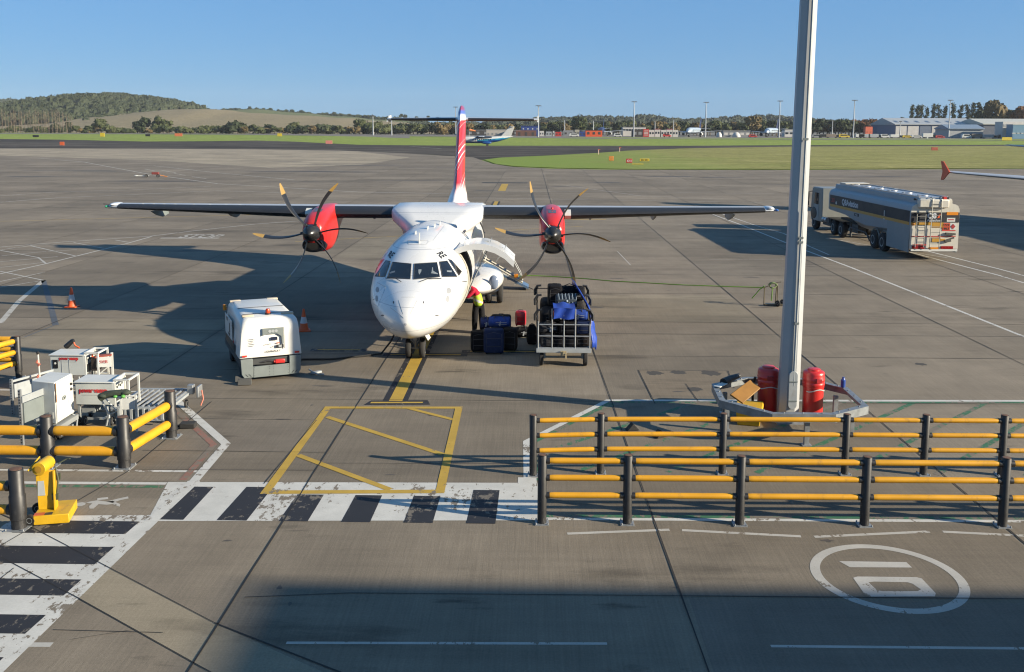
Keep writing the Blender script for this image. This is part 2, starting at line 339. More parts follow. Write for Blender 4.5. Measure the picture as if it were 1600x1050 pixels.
# concrete apron
edge=[(-400,300)]+[tuple(g(x,y)[:2]) for x,y in ((0,231.5),(200,232),(400,233),(530,235),(640,240),(740,246),(752,250),(770,256),(800,260.5),(860,263.5),(950,265),(1100,265.5),(1240,265.5),(1420,264.5),(1600,263.5))]+[(300,190)]
sheet('apron',[(-400,-40),(300,-40)]+edge[::-1],CONC,0)
# pale concrete of the far left
sheet('pale_apron_panel',[g(*p)[:2] for p in ((-200,243),(0,243),(230,250),(420,262),(560,258),(640,246),(560,236.6),(400,233.6),(200,232.5),(0,232.2),(-200,232))],CONL,.0014)
# dark asphalt taxiway
tx_top=[gt(x,y) for x,y in ((-300,216.5),(0,217),(92,218),(225,221),(330,220.5),(400,219.5),(455,221),(560,226),(705,227.5),(780,227.5),(935,227.6),(1067,227.6),(1240,226.8),(1420,226.4),(1600,226),(1800,226))]
tx_bot=[gt(x,y) for x,y in ((-300,231),(0,231.5),(92,231.7),(225,232.2),(330,232.7),(400,233),(470,234),(560,236.6),(680,242),(755,249.5),(935,240),(1067,233),(1240,229.4),(1420,228.5),(1600,228),(1800,228))]
band('taxiway',tx_top,tx_bot,ASPH,-.02)
isl_top=[gt(x,y) for x,y in ((757,249.5),(780,246.5),(860,243),(935,239),(981,235.5),(1067,232),(1240,229.2),(1420,228.5),(1600,228),(1800,227.6))]
isl_bot=[gt(x,y) for x,y in ((757,250),(775,256.5),(805,260),(870,262.5),(981,264.2),(1067,264.5),(1240,264.5),(1420,263.5),(1600,262.5),(1800,261.5))]
band('grass_island',isl_top,isl_bot,GRASSD,.03)
# far apron and perimeter road
far_top=[Vector((x,1500,0)) for x in (-350,-60,150,500,1000,1800)]
far_bot=[Vector((x,y,0)) for x,y in ((-150,600),(-40,565),(30,520),(140,520),(320,520),(800,520))]
band('far_apron',far_top,far_bot,CONF,.03)
lt=[gt(x,y) for x,y in ((-200,208.2),(0,208.2),(200,208.4),(380,208.8),(500,209),(640,210))]; lb=[gt(x,y) for x,y in ((-200,209.0),(0,209.2),(200,209.6),(380,210.5),(500,212),(640,216))]
band('perimeter_road',lt,lb,CONF,.04)
def px_sheet(name,pts,mat,z): return sheet(name,[g(*p)[:2] for p in pts],mat,z)
# ---- repaired concrete panels in the foreground
sheet('diagonal_concrete_strip',[g(*p)[:2] for p in ((0,803),(55,827),(336,974),(460,1030),(640,1110),(520,1180),(297,1033),(117,932),(0,870),(-200,760),(-200,700))],concrete_mat('lighter_concrete',(.235,.20,.142,1),(.205,.175,.125,1),.5),.0012)
for i_,(x0,x1,y0,y1,a_,b_) in enumerate(((3.02,5.45,23.75,26.28,(.195,.158,.112,1),(.17,.138,.10,1)),(-7.8,-5.05,19.25,21.38,(.165,.14,.108,1),(.15,.128,.10,1)),(2.3,8.0,9,13.15,(.150,.125,.098,1),(.135,.113,.09,1)),(-4.1,1.8,27.95,30.85,(.165,.142,.108,1),(.15,.13,.10,1)),(1.95,8.0,33.1,38.6,(.195,.168,.122,1),(.175,.15,.11,1)),(-16.3,-10.5,27,32.8,(.20,.17,.122,1),(.18,.152,.11,1)),(8.2,14.1,43.9,48.8,(.155,.132,.10,1),(.14,.12,.092,1)),(-10.2,-4.35,49,58.6,(.19,.163,.12,1),(.17,.146,.108,1)))):
    sheet('replaced_slab',[(x0,y0),(x1,y0),(x1,y1),(x0,y1)],concrete_mat('slab_%d'%i_,a_,b_,.8),.0012)
OILM=M('oil_stain',(.085,.072,.058,1),.75,0,.35,3)
q_=random.Random(11); mb=MB()
def blot(x,y,rx,ry):
    n_=26; ph=[q_.uniform(0,6.3) for _ in range(3)]; mb.poly([(x+math.cos(a)*rx*(1+.28*math.sin(2*a+ph[0])+.22*math.sin(5*a+ph[1])+q_.uniform(-.12,.12)),y+math.sin(a)*ry*(1+.25*math.sin(3*a+ph[2])+q_.uniform(-.15,.15)),.0019) for a in [2*PI*k/n_ for k in range(n_)]])
for px_,py_,rx,ry in ((560,258,9,1.6),(480,268,10,2.0),(470,284,4,.5),(440,252,5,1.0),(230,283,7,1.2),(120,267,8,1.5),(60,276,5,1),(945,285,2.6,1.0),(1052,276,4.5,1.2),(1120,277,3.5,1.2),(880,291,2,.7),(840,294,1.8,.6),(1340,275,5,1),(1410,276,5,.8),(1490,292,3.5,.5),(1230,289,3,.5),(760,298,1.6,.6),(300,392,1.4,.3),(925,480,.5,.12),(965,435,.4,.1),(1190,480,.35,.1),(690,262,6,.8),(640,282,5,.5),(150,300,6,.4),(1020,330,1.2,.2),(1170,433,.5,.12),(505,603,.25,.05),(440,655,.16,.04),(1060,612,.2,.05),(610,742,.10,.03),(355,845,.08,.03)):
    w_=g(px_,py_); blot(w_.x,w_.y,rx,ry)
for _ in range(40): blot(q_.uniform(-6,10),q_.uniform(11,60),q_.uniform(.02,.09),q_.uniform(.015,.06))
struct(mb.build('oil_stains',OILM,smooth=0))
# ---- joints: one network of sealed grooves cut into the apron
mb=MB()
def joint(a,b,w=.022,z=.0092):
    w*=.75
    a=Vector((a[0],a[1],z)); b=Vector((b[0],b[1],z)); d=(b-a).normalized(); n=Vector((-d.y,d.x,0))*w/2
    N=max(1,int((b-a).length/1.5)); pa=[]; rr=random.Random(int(a.x*100)+int(b.y*7))
    prev=[a-n,a+n]
    for i in range(1,N+1):
        p=a+(b-a)*(i/N); k=rr.uniform(.75,1.25); j=n*rr.uniform(-.3,.3)
        cur=[p-n*k+j,p+n*k+j]; mb.add([prev[0],prev[1],cur[1],cur[0]],[(0,1,2,3)]); prev=cur
def pj(a,b,w=.022): joint(g(*a),g(*b),w)
joint((-4.24,9),(-4.24,46.5),.035); joint((-4.24,46.5),(-4.24,150),.05)
joint((2.28,9),(1.86,30),.03); joint((1.86,30),(1.5,160),.05)
for k in (1,2,3,4,5,6): joint((2.0+6.1*k,16 if k>1 else 9),(2.0+6.1*k,165),.04)
for k in (1,2,3,4,5,6,7,8): joint((-4.24-6.1*k,18+k*3),(-4.24-6.1*k,200),.04)
joint((-7.86,22.8),(-7.9,17.9),.025); joint((-7.9,17.9),(-8.6,14.2),.02); joint((0,22.0),(0.02,20.1),.03); joint((3.0,26.3),(3.05,23.0),.03); joint((4.15,23.3),(4.1,24.9),.03);joint((3.0,26.3),(5.5,26.3),.02);joint((5.5,26.3),(5.3,24.5),.03)
joint((-4.95,21.4),(-5.05,17.4),.022);joint((-8.4,21.43),(-5.0,21.4),.02)
joint((-12,23.05),(14,23.3),.02); joint((-7,19.2),(-4.24,19.2),.015); joint((-8.1,19.2),(-5.5,19.2),.02); joint((-4.24,18.56),(0,18.66),.015); joint((-12,18.0),(-4.24,18.15),.012)
joint((-2.6,13.17),(14,13.36),.02); joint((-4.1,13.0),(-2.6,13.17),.02); joint((-6.4,12.03),(-4.9,12.0),.015)
for y in (27.86,30.95,32.95,38.8,43.9,48.9,53.8,58.7,63.7,68.6,78,88,98,118,138,160): joint((-60,y-.15),(60,y+.4),.018+y*.0004)
pj((0,803),(55,827),.03);pj((55,827),(336,974),.02); pj((336,974),(560,1062),.03); pj((0,870),(117,932),.02); pj((117,932),(297,1033),.02);pj((297,1033),(400,1090),.02)
pj((0,905),(22,888),.02)
pj((110,1000),(205,985),.01)
struct(mb.build('pavement_joints',JOINT,smooth=0))
# ---- painted markings
class Mk:
    K=.4   # paint layers lie a few millimetres above one another
    def __init__(s): s.mb=MB()
    def W(s,pts,z): s.mb.poly([(p[0],p[1],z) for p in pts]); return s
    def P(s,pts,z): s.mb.poly([g(*p)[:2]+(z,) if False else (g(*p).x,g(*p).y,z) for p in pts]); return s
    def line(s,a,b,w,z,e=0):
        a=Vector((a[0],a[1],z)); b=Vector((b[0],b[1],z)); d=(b-a).normalized(); n=Vector((-d.y,d.x,0))*w/2; a-=d*e; b+=d*e
        s.mb.poly([a-n,b-n,b+n,a+n]); return s
    def path(s,pts,w,z):
        for a,b in zip(pts,pts[1:]): s.line(a,b,w,z,w*.0)
        return s
    def mitre(s,pts,w,z,closed=False):
        "ribbon with mitred corners, no overlaps"
        P=[Vector((p[0],p[1])) for p in pts]; n=len(P); L=[];Rr=[]
        for i,p in enumerate(P):
            a=P[i-1] if (i>0 or closed) else None; b=P[(i+1)%n] if (i<n-1 or closed) else None
            d1=(p-a).normalized() if a is not None else (b-p).normalized(); d2=(b-p).normalized() if b is not None else d1
            n1=Vector((-d1.y,d1.x)); n2=Vector((-d2.y,d2.x)); m=(n1+n2).normalized(); k=w/2/max(.3,m.dot(n1))
            L.append(p+m*k); Rr.append(p-m*k)
        for i in range(n if closed else n-1):
            j=(i+1)%n; s.mb.poly([(L[i].x,L[i].y,z),(Rr[i].x,Rr[i].y,z),(Rr[j].x,Rr[j].y,z),(L[j].x,L[j].y,z)])
        return s
    def done(s,name,mat):
        s.mb.v=[(a,b,c*s.K) for a,b,c in s.mb.v]; return struct(s.mb.build(name,mat,smooth=0))
# zebra crossing between the barriers
z=Mk(); z.W([(-6.62,15.62),(.14,15.86),(.14,17.62),(-6.15,17.46),(-6.9,17.44),(-6.62,15.9)],.008)
z.W([(-9.0,9),(-6.58,9),(-6.38,15.62),(-6.62,15.62),(-6.62,15.88),(-8.2,15.80),(-8.92,15.79)],.0085); z.done('crossing_white_ground',WHITEP)
z=Mk()
for k in range(6):
    x=-6.47+1.075*k; yt=17.22 if k not in (2,3,4) else 16.9
    if k==1: z.W([(x,15.69),(x+.52,15.69),(x+.55,16.88),(x+.53,17.24),(x+.06,17.24)],.012)
    else: z.W([(x,15.69),(x+.5,15.69),(x+.52,yt),(x+.03,yt)],.012)
for a,b in ((15.60,15.08),(14.59,13.97),(13.47,12.97),(12.42,11.92),(11.35,10.85),(10.3,9.8)): z.W([(-8.62,b),(-6.72,b),(-6.69,a),(-8.6,a)],.012)
z.done('crossing_black_bars',BLACKP)
# walkway edges and the pointed bay outline
z=Mk(); z.line((-14,17.96),(-6.55,18.02),.10,.010); z.line((-14,17.26),(-6.9,17.36),.12,.010)
z.mitre([(-6.75,15.9),(-6.9,17.42)],.0001,.010)
z.mitre([(-6.42,17.50),(-6.50,19.67),(-9.05,23.30)],.19,.016)
z.mitre([(-6.50,15.62),(-6.42,17.50)],.24,.0165)
z.mitre([(-9.3,23.62),(-16,23.7)],.1,.010)
z.done('walkway_white_lines',WHITEP)
z=Mk(); z.mitre([(-6.66,17.55),(-6.74,19.60),(-9.1,22.95)],.14,.013); z.done('bay_pink_lines',PINKP)
z=Mk(); z.line((-14,17.10),(-6.9,17.20),.11,.010); z.done('walkway_green_line',GREENP)
# lying walking-figure symbol
z=Mk()
def sym(pts): z.P(pts,.010)
sym([(118,789),(121,786),(129,785),(134,786),(133,789),(127,791),(121,791)])
for pts in ([(134,786),(140,784),(152,782),(166,784),(176,783),(188,788),(187,792),(176,788),(166,789),(154,788),(146,795),(140,795),(139,791),(144,787)],[(152,782),(152,779),(158,778),(169,777),(169,780),(160,781)],[(166,784),(186,779),(200,776),(201,779),(187,782),(176,786)]): sym(pts)
z.done('walking_figure_symbol',WHITEB)
# yellow hatched box
z=Mk(); A,B,Cc,D=(-4.90,22.40),(-1.74,22.50),(-1.68,17.12),(-4.90,16.98)
z.mitre([A,B,Cc,D],.17,.020,True); z.line((-4.76,21.66),(-1.82,19.16),.15,.017); z.line((-4.80,19.02),(-2.62,17.18),.15,.017); z.line((-2.95,22.42),(-1.80,21.55),.13,.017)
z.done('yellow_hatched_box',YELP)
# lead-in line with its black edging and stop bars
z=Mk(); z.line((-3.36,23.05),(-3.42,50),.62,.008); z.W([(-4.08,22.66),(-2.46,22.74),(-2.56,23.12),(-3.96,23.05)],.009); z.line((-3.41,50),(-3.35,62),.62,.008); z.line((-3.3,77),(-3.28,88),.7,.008)
z.W([(-4.4,27.70),(-1.9,27.74),(-1.9,28.12),(-4.4,28.08)],.009); z.W([(-6.7,28.2),(-5.0,28.25),(-5.0,28.62),(-6.7,28.57)],.009); z.W([(-2.1,28.15),(.35,28.2),(.3,28.62),(-2.1,28.57)],.009); z.W([(-6.2,117.4),(-.6,117.4),(-.6,119),(-6.2,119)],.012)
z.done('lead_in_black_edging',BLACKP)
z=Mk(); z.line((-3.35,23.02),(-3.42,50),.33,.013); z.W([(-3.95,22.80),(-2.66,22.86),(-2.66,22.97),(-3.93,22.92)],.014); z.line((-3.41,50),(-3.35,62),.33,.013); z.line((-3.3,77),(-3.28,88),.36,.013); z.line((-3.3,103),(-3.3,116),.8,.013)
for a,b,c in ((-4.2,-2.1,27.86),(-6.5,-5.2,28.38),(-1.85,.1,28.36)): z.W([(a,c),(b,c+.03),(b,c+.13),(a,c+.10)],.014)
z.line((-3.6,62),(-14,56),.10,.006); z.line((-2.5,62.5),(3.5,66),.10,.006)
z.line((1.2,71),(5.5,71.2),.35,.006); z.path([(-6,79),(-30,70),(-40,66)],.12,.006)
z.done('lead_in_yellow_line',YELP)
# right-hand walkway: outline, green edging, green hatching, dashes, stand number
z=Mk(); z.mitre([(-.06,17.9),(-.09,20.05),(1.92,23.27),(26,24.0)],.15,.008); z.mitre([(-.06,16.0),(-.06,17.9)],.36,.0075) ; z.line((.12,17.94),(26,18.33),.10,.008); z.line((.14,15.93),(26,16.4),.11,.008)
z.done('bay_white_lines',WHITEP)
z=Mk(); z.mitre([(.09,18.05),(.06,20.0),(2.0,23.12),(26,23.85)],.12,.011); z.line((.12,17.80),(26,18.19),.12,.011); z.line((.14,16.05),(26,16.52),.12,.011)
def clip(x0,y0,dx,dy,L):
    "part of a hatch line inside the bay"
    best=[]
    for i in range(240):
        x=x0+dx*i*.05; y=y0+dy*i*.05
        ok=(x>.2 and x<13.5 and y>18.25 and y<23.4 and y<20.0+(x)*1.6)
        if ok: best.append((x,y))
    return (best[0],best[-1]) if len(best)>4 else None
for k in range(-3,9):
    c=clip(-4.4+k*1.75,18.2,1,1,8)
    if c: z.line(c[0],c[1],.13,.007)
z.done('bay_green_lines',GREENP)
z=Mk()
for a,b in (((.62,15.33),(2.35,15.54)),((2.56,15.53),(4.5,15.34)),((4.72,15.33),(6.72,15.60)),((6.95,15.60),(8.9,15.42))): z.line(a,b,.085,.006)
for a,b in (((-3.19,11.80),(1.02,11.90)),((3.16,11.90),(7.6,11.95))): z.line(a,b,.06,.006)
z.P([(42,1004),(84,1004),(78,1011),(38,1011)],.006)
z.done('edge_dashes',WHITEB)
z=Mk(); cx,cy=5.42,13.93
N=72
for i in range(N):
    a0,a1=2*PI*i/N,2*PI*(i+1)/N
    z.W([(cx+math.cos(a)*r,cy+math.sin(a)*r) for a,r in ((a0,.98),(a0,1.13),(a1,1.13),(a1,.98))],.007)
z.W([g(*p)[:2] for p in ((1311,877),(1416,878.5),(1425,887),(1328,886.5))],.007)
O=[(1333,903),(1340,901),(1432,902),(1440,904),(1462,927),(1461,932),(1358,932.5),(1352,930)]; I=[(1357,910),(1366,909),(1418,910),(1425,912),(1439,921),(1434,924),(1378,924),(1370,922)]
for i in range(8):
    j=(i+1)%8; z.P([O[i],O[j],I[j],I[i]],.007)
z.done('stand_number_ten',WHITEB)
# thin lines further out
z=Mk()
def pl(*pts,w=.12,zz=.006): z.mitre([g(*p) for p in pts],w,zz)
pl((1100,330),(1160,352),(1250,388),(1330,418),(1460,470),(1600,526),(1650,546),w=.13); pl((1125,333),(1180,352),(1225,365),(1265,385),(1295,398),w=.10)
pl((1418,393),(1490,412),(1560,430),(1620,448),w=.13); pl((1436,389),(1500,405),(1560,420),(1620,436),w=.13)
pl((1290,372),(1480,403),w=.08,zz=.011)
z.done('stand_boundary_lines',WHITEP)
z=Mk()
pl((-60,392),(0,386),(100,378),(235,369),(300,361),(400,350),(470,345),w=.13); pl((-60,438),(0,428),(72,412),(120,400),(200,380),(237,369.5),w=.13)
pl((0,505),(30,470),(68,438),w=.20)
pl((0,391),(60,402.5),(72,412),w=.1,zz=.009); pl((0,424),(68,438),w=.10,zz=.009); pl((-20,393.5),(50,383.5),(140,379.2),w=.09,zz=.010); pl((48,384),(118,400),w=.1,zz=.008);pl((115,379),(162,388),w=.1,zz=.008);pl((180,375),(200,378.5),w=.1,zz=.008); pl((0,400),(60,394),(120,390),w=.08,zz=.011);pl((0,409),(90,401),w=.08,zz=.011);pl((0,418),(70,410),w=.08,zz=.012);pl((0,440),(70,425.5),w=.08,zz=.013); pl((0,449),(62,439),w=.08,zz=.011)
pl((250,372),(342,372),w=.35)
pl((60,247),(130,253),(232,272),(340,287),(560,300),(720,303),w=.22); pl((240,259),(340,270),(460,281),w=.20); pl((0,316),(90,309),(230,303),(340,298),(470,302),w=.16);pl((0,306),(90,300),(200,297),(330,291),w=.13)
for a,b in (((252,266),(275,270)),((272,271),(290,274)),((300,276),(322,279)),((226,264),(242,267))): pl(a,b,w=.18)
pl((885,290),(1000,306),(1130,311),w=.10);pl((740,309),(1215,317),w=.12,zz=.009); pl((740,300),(960,299),(1210,303),w=.1)
pl((640,228.5),(690,232.5),w=.4,zz=.02)
pl((1110,405),(1228,405),w=.05);pl((965,393),(985,414),w=.05,zz=.009)
z.done('thin_white_lines',WHITEB)
z=Mk(); pl((68,438),(77,470),(87,508),w=.2); pl((88,507),(38,527),w=.06,zz=.009); z.done('shaded_white_line',SHADEP)  # stretch of white line coloured as if lying in shadow
z=Mk(); pl((1095,447),(1060,446),w=.03); z.done('worn_line',WHITEF)
# painted letters STOP on the apron
tv,tf,tw=text_geo('STOP',.03)
mbt=MB(); a=g(277,371.2); b=g(340,371.4); k=(b.x-a.x)/tw
mbt.add([(a.x+p*k,a.y+q*1.8,.0026) for p,q in tv],tf); struct(mbt.build('stop_lettering',WHITEF,smooth=0))
# flush covers in the pavement
for i,(px,py,rr) in enumerate(((1023,583,.28),(1060,582,.28),(1110,583,.35),(1086,608,.25),(1439,569,.2),(758,414,.4))):
    p=g(px,py); m_=MB(); q_=random.Random(i); m_.poly([(p.x+math.cos(a)*rr*.8*(1+q_.uniform(-.25,.2)),p.y+math.sin(a)*rr*(1+q_.uniform(-.3,.2))*.8,.0021) for a in [k*PI/11 for k in range(22)]]); struct(m_.build('tar_patch',M('tar_patch',(.055,.05,.043,1),.9),None,smooth=0))
# ------------------------------------------------------------------ the turboprop
AX,NY=-3.40,25.35
plane=empty('turboprop_airliner',(AX,NY,0),0,'white high-wing turboprop airliner with red nacelles and red patterned fin, nose towards the viewer','aircraft')
PL=Vector((AX,NY,0))
# station: s, half width, z top, z bottom, z of greatest width
SEC=[(0,.02,1.47,1.43,1.45),(.05,.17,1.61,1.28,1.45),(.16,.33,1.76,1.14,1.46),(.35,.51,1.91,1.02,1.48),(.6,.69,2.04,.93,1.51),(.9,.86,2.15,.86,1.55),(1.3,1.03,2.26,.80,1.62),(1.65,1.16,2.36,.76,1.69),(1.85,1.22,2.44,.745,1.74),(2.05,1.275,2.57,.73,1.78),(2.3,1.325,2.73,.72,1.83),(2.6,1.37,2.91,.70,1.9),(2.9,1.395,3.06,.68,1.96),(3.3,1.42,3.21,.66,2.02),(3.8,1.4325,3.35,.65,2.06),(4.4,1.4325,3.45,.65,2.08),(5.2,1.4325,3.51,.65,2.08),(13,1.4325,3.51,.65,2.08),(14.5,1.41,3.51,.78,2.12),(16,1.27,3.5,1.12,2.3),(17.5,1.04,3.48,1.58,2.5),(19,.78,3.44,2.05,2.75),(20.5,.5,3.36,2.5,2.95),(21.8,.22,3.25,2.85,3.05),(22.3,.06,3.12,3.02,3.07)]
def lerp_sec(s):
    for a,b in zip(SEC,SEC[1:]):
        if a[0]<=s<=b[0]:
            t=(s-a[0])/(b[0]-a[0]); return tuple(p+(q-p)*t for p,q in zip(a,b))
def hull_pt(s,th):
    "th: 0 = starboard... angle from +x, counter-clockwise seen from behind"
    _,w_,zt,zb,zc=lerp_sec(s); c,q=math.cos(th),math.sin(th)
    return Vector((w_*c,s,zc+((zt-zc) if q>0 else (zc-zb))*q))
hull=MB(); st=[]; 
for a,b in zip(SEC,SEC[1:]):
    n=max(1,int((b[0]-a[0])/.35)) if b[0]<6 else 3
    st+=[a[0]+(b[0]-a[0])*k/n for k in range(n)]
st.append(22.3)
hull.loft([[hull_pt(s,2*PI*i/56) for i in range(56)] for s in st])
body=hull.build('fuselage',SKW,plane,smooth=60)
_bm=bmesh.new(); _bm.from_mesh(body.data); bmesh.ops.triangulate(_bm,faces=_bm.faces); HB=BVHTree.FromBMesh(_bm)
def on_hull(px,py,off=.006):
    d=ray(px,py).normalized(); o=CAMPOS-PL
    h,n,i,t=HB.ray_cast(o,d)
    if h is None: return None
    if n.dot(d)>0: n=-n
    return h+n*off
def poly_mesh2d(pts,maxe):
    "fine triangulation of a 2-D outline"
    bm=bmesh.new(); vs=[bm.verts.new((x,y,0)) for x,y in pts]; f=bm.faces.new(vs); bmesh.ops.triangulate(bm,faces=[f])
    for _ in range(7):
        es=[e for e in bm.edges if e.calc_length()>maxe]
        if not es: break
        bmesh.ops.subdivide_edges(bm,edges=es,cuts=1); bmesh.ops.triangulate(bm,faces=bm.faces[:])
    bm.verts.index_update(); v=[(a.co.x,a.co.y) for a in bm.verts]; f=[tuple(q.index for q in a.verts) for a in bm.faces]; bm.free(); return v,f
def rounded(pts,r=1.2,n=3):
    out=[]; P=[Vector(p) for p in pts]; N=len(P)
    for i,p in enumerate(P):
        a=(P[i-1]-p); b=(P[(i+1)%N]-p); ra=min(r,a.length*.4); rb=min(r,b.length*.4); a=p+a.normalized()*ra; b=p+b.normalized()*rb
        for k in range(n+1):
            t=k/n; out.append(tuple(a*(1-t)**2+p*2*t*(1-t)+b*t*t))
    return out
def hull_poly(mb,pts,off=.006,maxe=4,mi=0):
    v,f=poly_mesh2d(pts,maxe); q=[on_hull(x,y,off) for x,y in v]
    ok=[fa for fa in f if all(q[i] is not None for i in fa)]
    mb.add([p if p is not None else (0,5,2) for p in q],ok,mi)
def hull_line(mb,pts,r=.006,off=.002):
    P=[]
    for a,b in zip(pts,pts[1:]):
        n=max(2,int(math.hypot(b[0]-a[0],b[1]-a[1])/3))
        for k in range(n): P.append((a[0]+(b[0]-a[0])*k/n,a[1]+(b[1]-a[1])*k/n))
    P.append(pts[-1]); q=[on_hull(x,y,off) for x,y in P]; q=[p for p in q if p is not None]
    if len(q)>1: mb.tube(q,r,5)
def z4(x,y): return (560+x/7,350+y/7)       # enlarged view of the nose
wins=[[(375,418),(578,437),(566,605),(318,583)],[(612,437),(857,420),(888,580),(604,607)],[(300,402),(350,410),(292,576),(185,570)],[(886,415),(968,404),(1078,576),(916,578)],[(984,388),(1014,395),(1126,520),(1096,565)]]
for wpts in wins:
    m_=MB(); hull_poly(m_,rounded([z4(*p) for p in wpts],1.6),.008,3.5); pane=m_.build('cockpit_window',GLASS,plane,smooth=60)
    m_=MB(); ring_=[z4(*p) for p in wpts]; hull_line(m_,ring_+[ring_[0]],.014,.004); m_.build('frame',M('window_seal',(.06,.06,.06,1),.6),pane)
# small grey patches laid over the windscreen glass
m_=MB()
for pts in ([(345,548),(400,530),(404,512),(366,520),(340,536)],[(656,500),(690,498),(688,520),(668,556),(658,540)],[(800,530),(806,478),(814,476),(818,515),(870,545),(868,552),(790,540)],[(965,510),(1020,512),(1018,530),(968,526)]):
    m_=MB(); hull_poly(m_,[z4(*p) for p in pts],.0105,4); m_.build('cockpit_patch',M('cockpit_patch_grey',(.22,.25,.27,1),.4),plane)
# red flash behind the side window
m_=MB(); hull_poly(m_,[z4(*p) for p in [(258,386),(288,388),(215,470),(180,545),(172,540),(195,450)]],.006,3); m_.build('red_flash',RED,plane)
# wipers
for w_ in ([z4(300,598),z4(410,602),z4(470,640)],[z4(905,604),z4(760,606),z4(672,640)]):
    m_=MB(); hull_line(m_,w_,.012,.03); m_.build('wiper',BLACK,plane)
# registration letters on the nose
def hull_text(s,quad,off=.007,bold=.03):
    v,f,wd=text_geo(s,bold); a,b,c,d=[Vector(q) for q in quad]; q=[]
    for x,y in v:
        u=x/wd; t=y; p=(a*(1-u)+b*u)*(1-t)+(d*(1-u)+c*u)*t; q.append(on_hull(p.x,p.y,off))
    mb=MB(); ok=[fa for fa in f if all(q[i] is not None for i in fa)]; mb.add([p if p is not None else (0,5,2) for p in q],ok); return mb
m_=hull_text('RE',[z4(855,325),z4(912,380),z4(972,352),z4(912,298)]); m_.build('registration_letters',INKC,plane,smooth=0)
m_=hull_text('RE',[z4(322,348),z4(352,378),z4(406,322),z4(356,292)]); m_.build('registration_letters',INKC,plane,smooth=0)
# panel outlines, ports and small stencils
m_=MB()
for pts in ([(205,640),(300,690),(212,902),(160,870)],[(878,690),(1020,645)],[(878,690),(886,712)],[(955,895),(968,906),(1070,858)],[(440,835),(488,985)],[(642,835),(565,985)],[(470,800),(625,800)],[(545,180),(750,180),(765,196),(740,225),(550,222),(540,205),(545,180)],[(815,180),(940,20)],[(350,915),(440,980),(495,1030)]):
    hull_line(m_,[z4(*p) for p in pts],.005,.001)
m_.build('panel_outline',GREYSK,plane)
m_=MB()
for cx_,cy_,rx,ry in ((208,718,18,30),(200,815,14,34),(990,730,26,34),(978,820,18,36)):
    m_=MB(); hull_poly(m_,[z4(cx_+math.cos(k*PI/6)*rx,cy_+math.sin(k*PI/6)*ry) for k in range(12)],.006,4); m_.build('grey_roundel',GREYSK,plane)
pass
m_=MB()
for cx_,cy_,rx,ry in ((385,858,8,16),(712,858,8,14),(265,1000,18,8),(857,1000,22,7),(168,828,9,4),(1160,630,30,5)):
    hull_poly(m_,[z4(cx_+math.cos(k*PI/4)*rx,cy_+math.sin(k*PI/4)*ry) for k in range(8)],.007,4)
m_.build('probe_mark',INKC if False else M('dark_decal',(.12,.12,.13,1),.5),plane)
# aerials along the roof
m_=MB()
def blade(l,s,h,c): 
    zt=lerp_sec(s)[2]-.03; m_.ext([(l-.012,s,zt),(l-.012,s+c,zt),(l-.012,s+c*1.15,zt+h),(l-.012,s+c*.55,zt+h)],(.024,0,0))
blade(-.02,3.4,.34,.16); blade(-.25,4.3,.1,.25); blade(.05,5.0,.12,.3); blade(.2,5.7,.12,.3); blade(.3,6.5,.1,.3); m_.build('aerial',WHT2,plane)
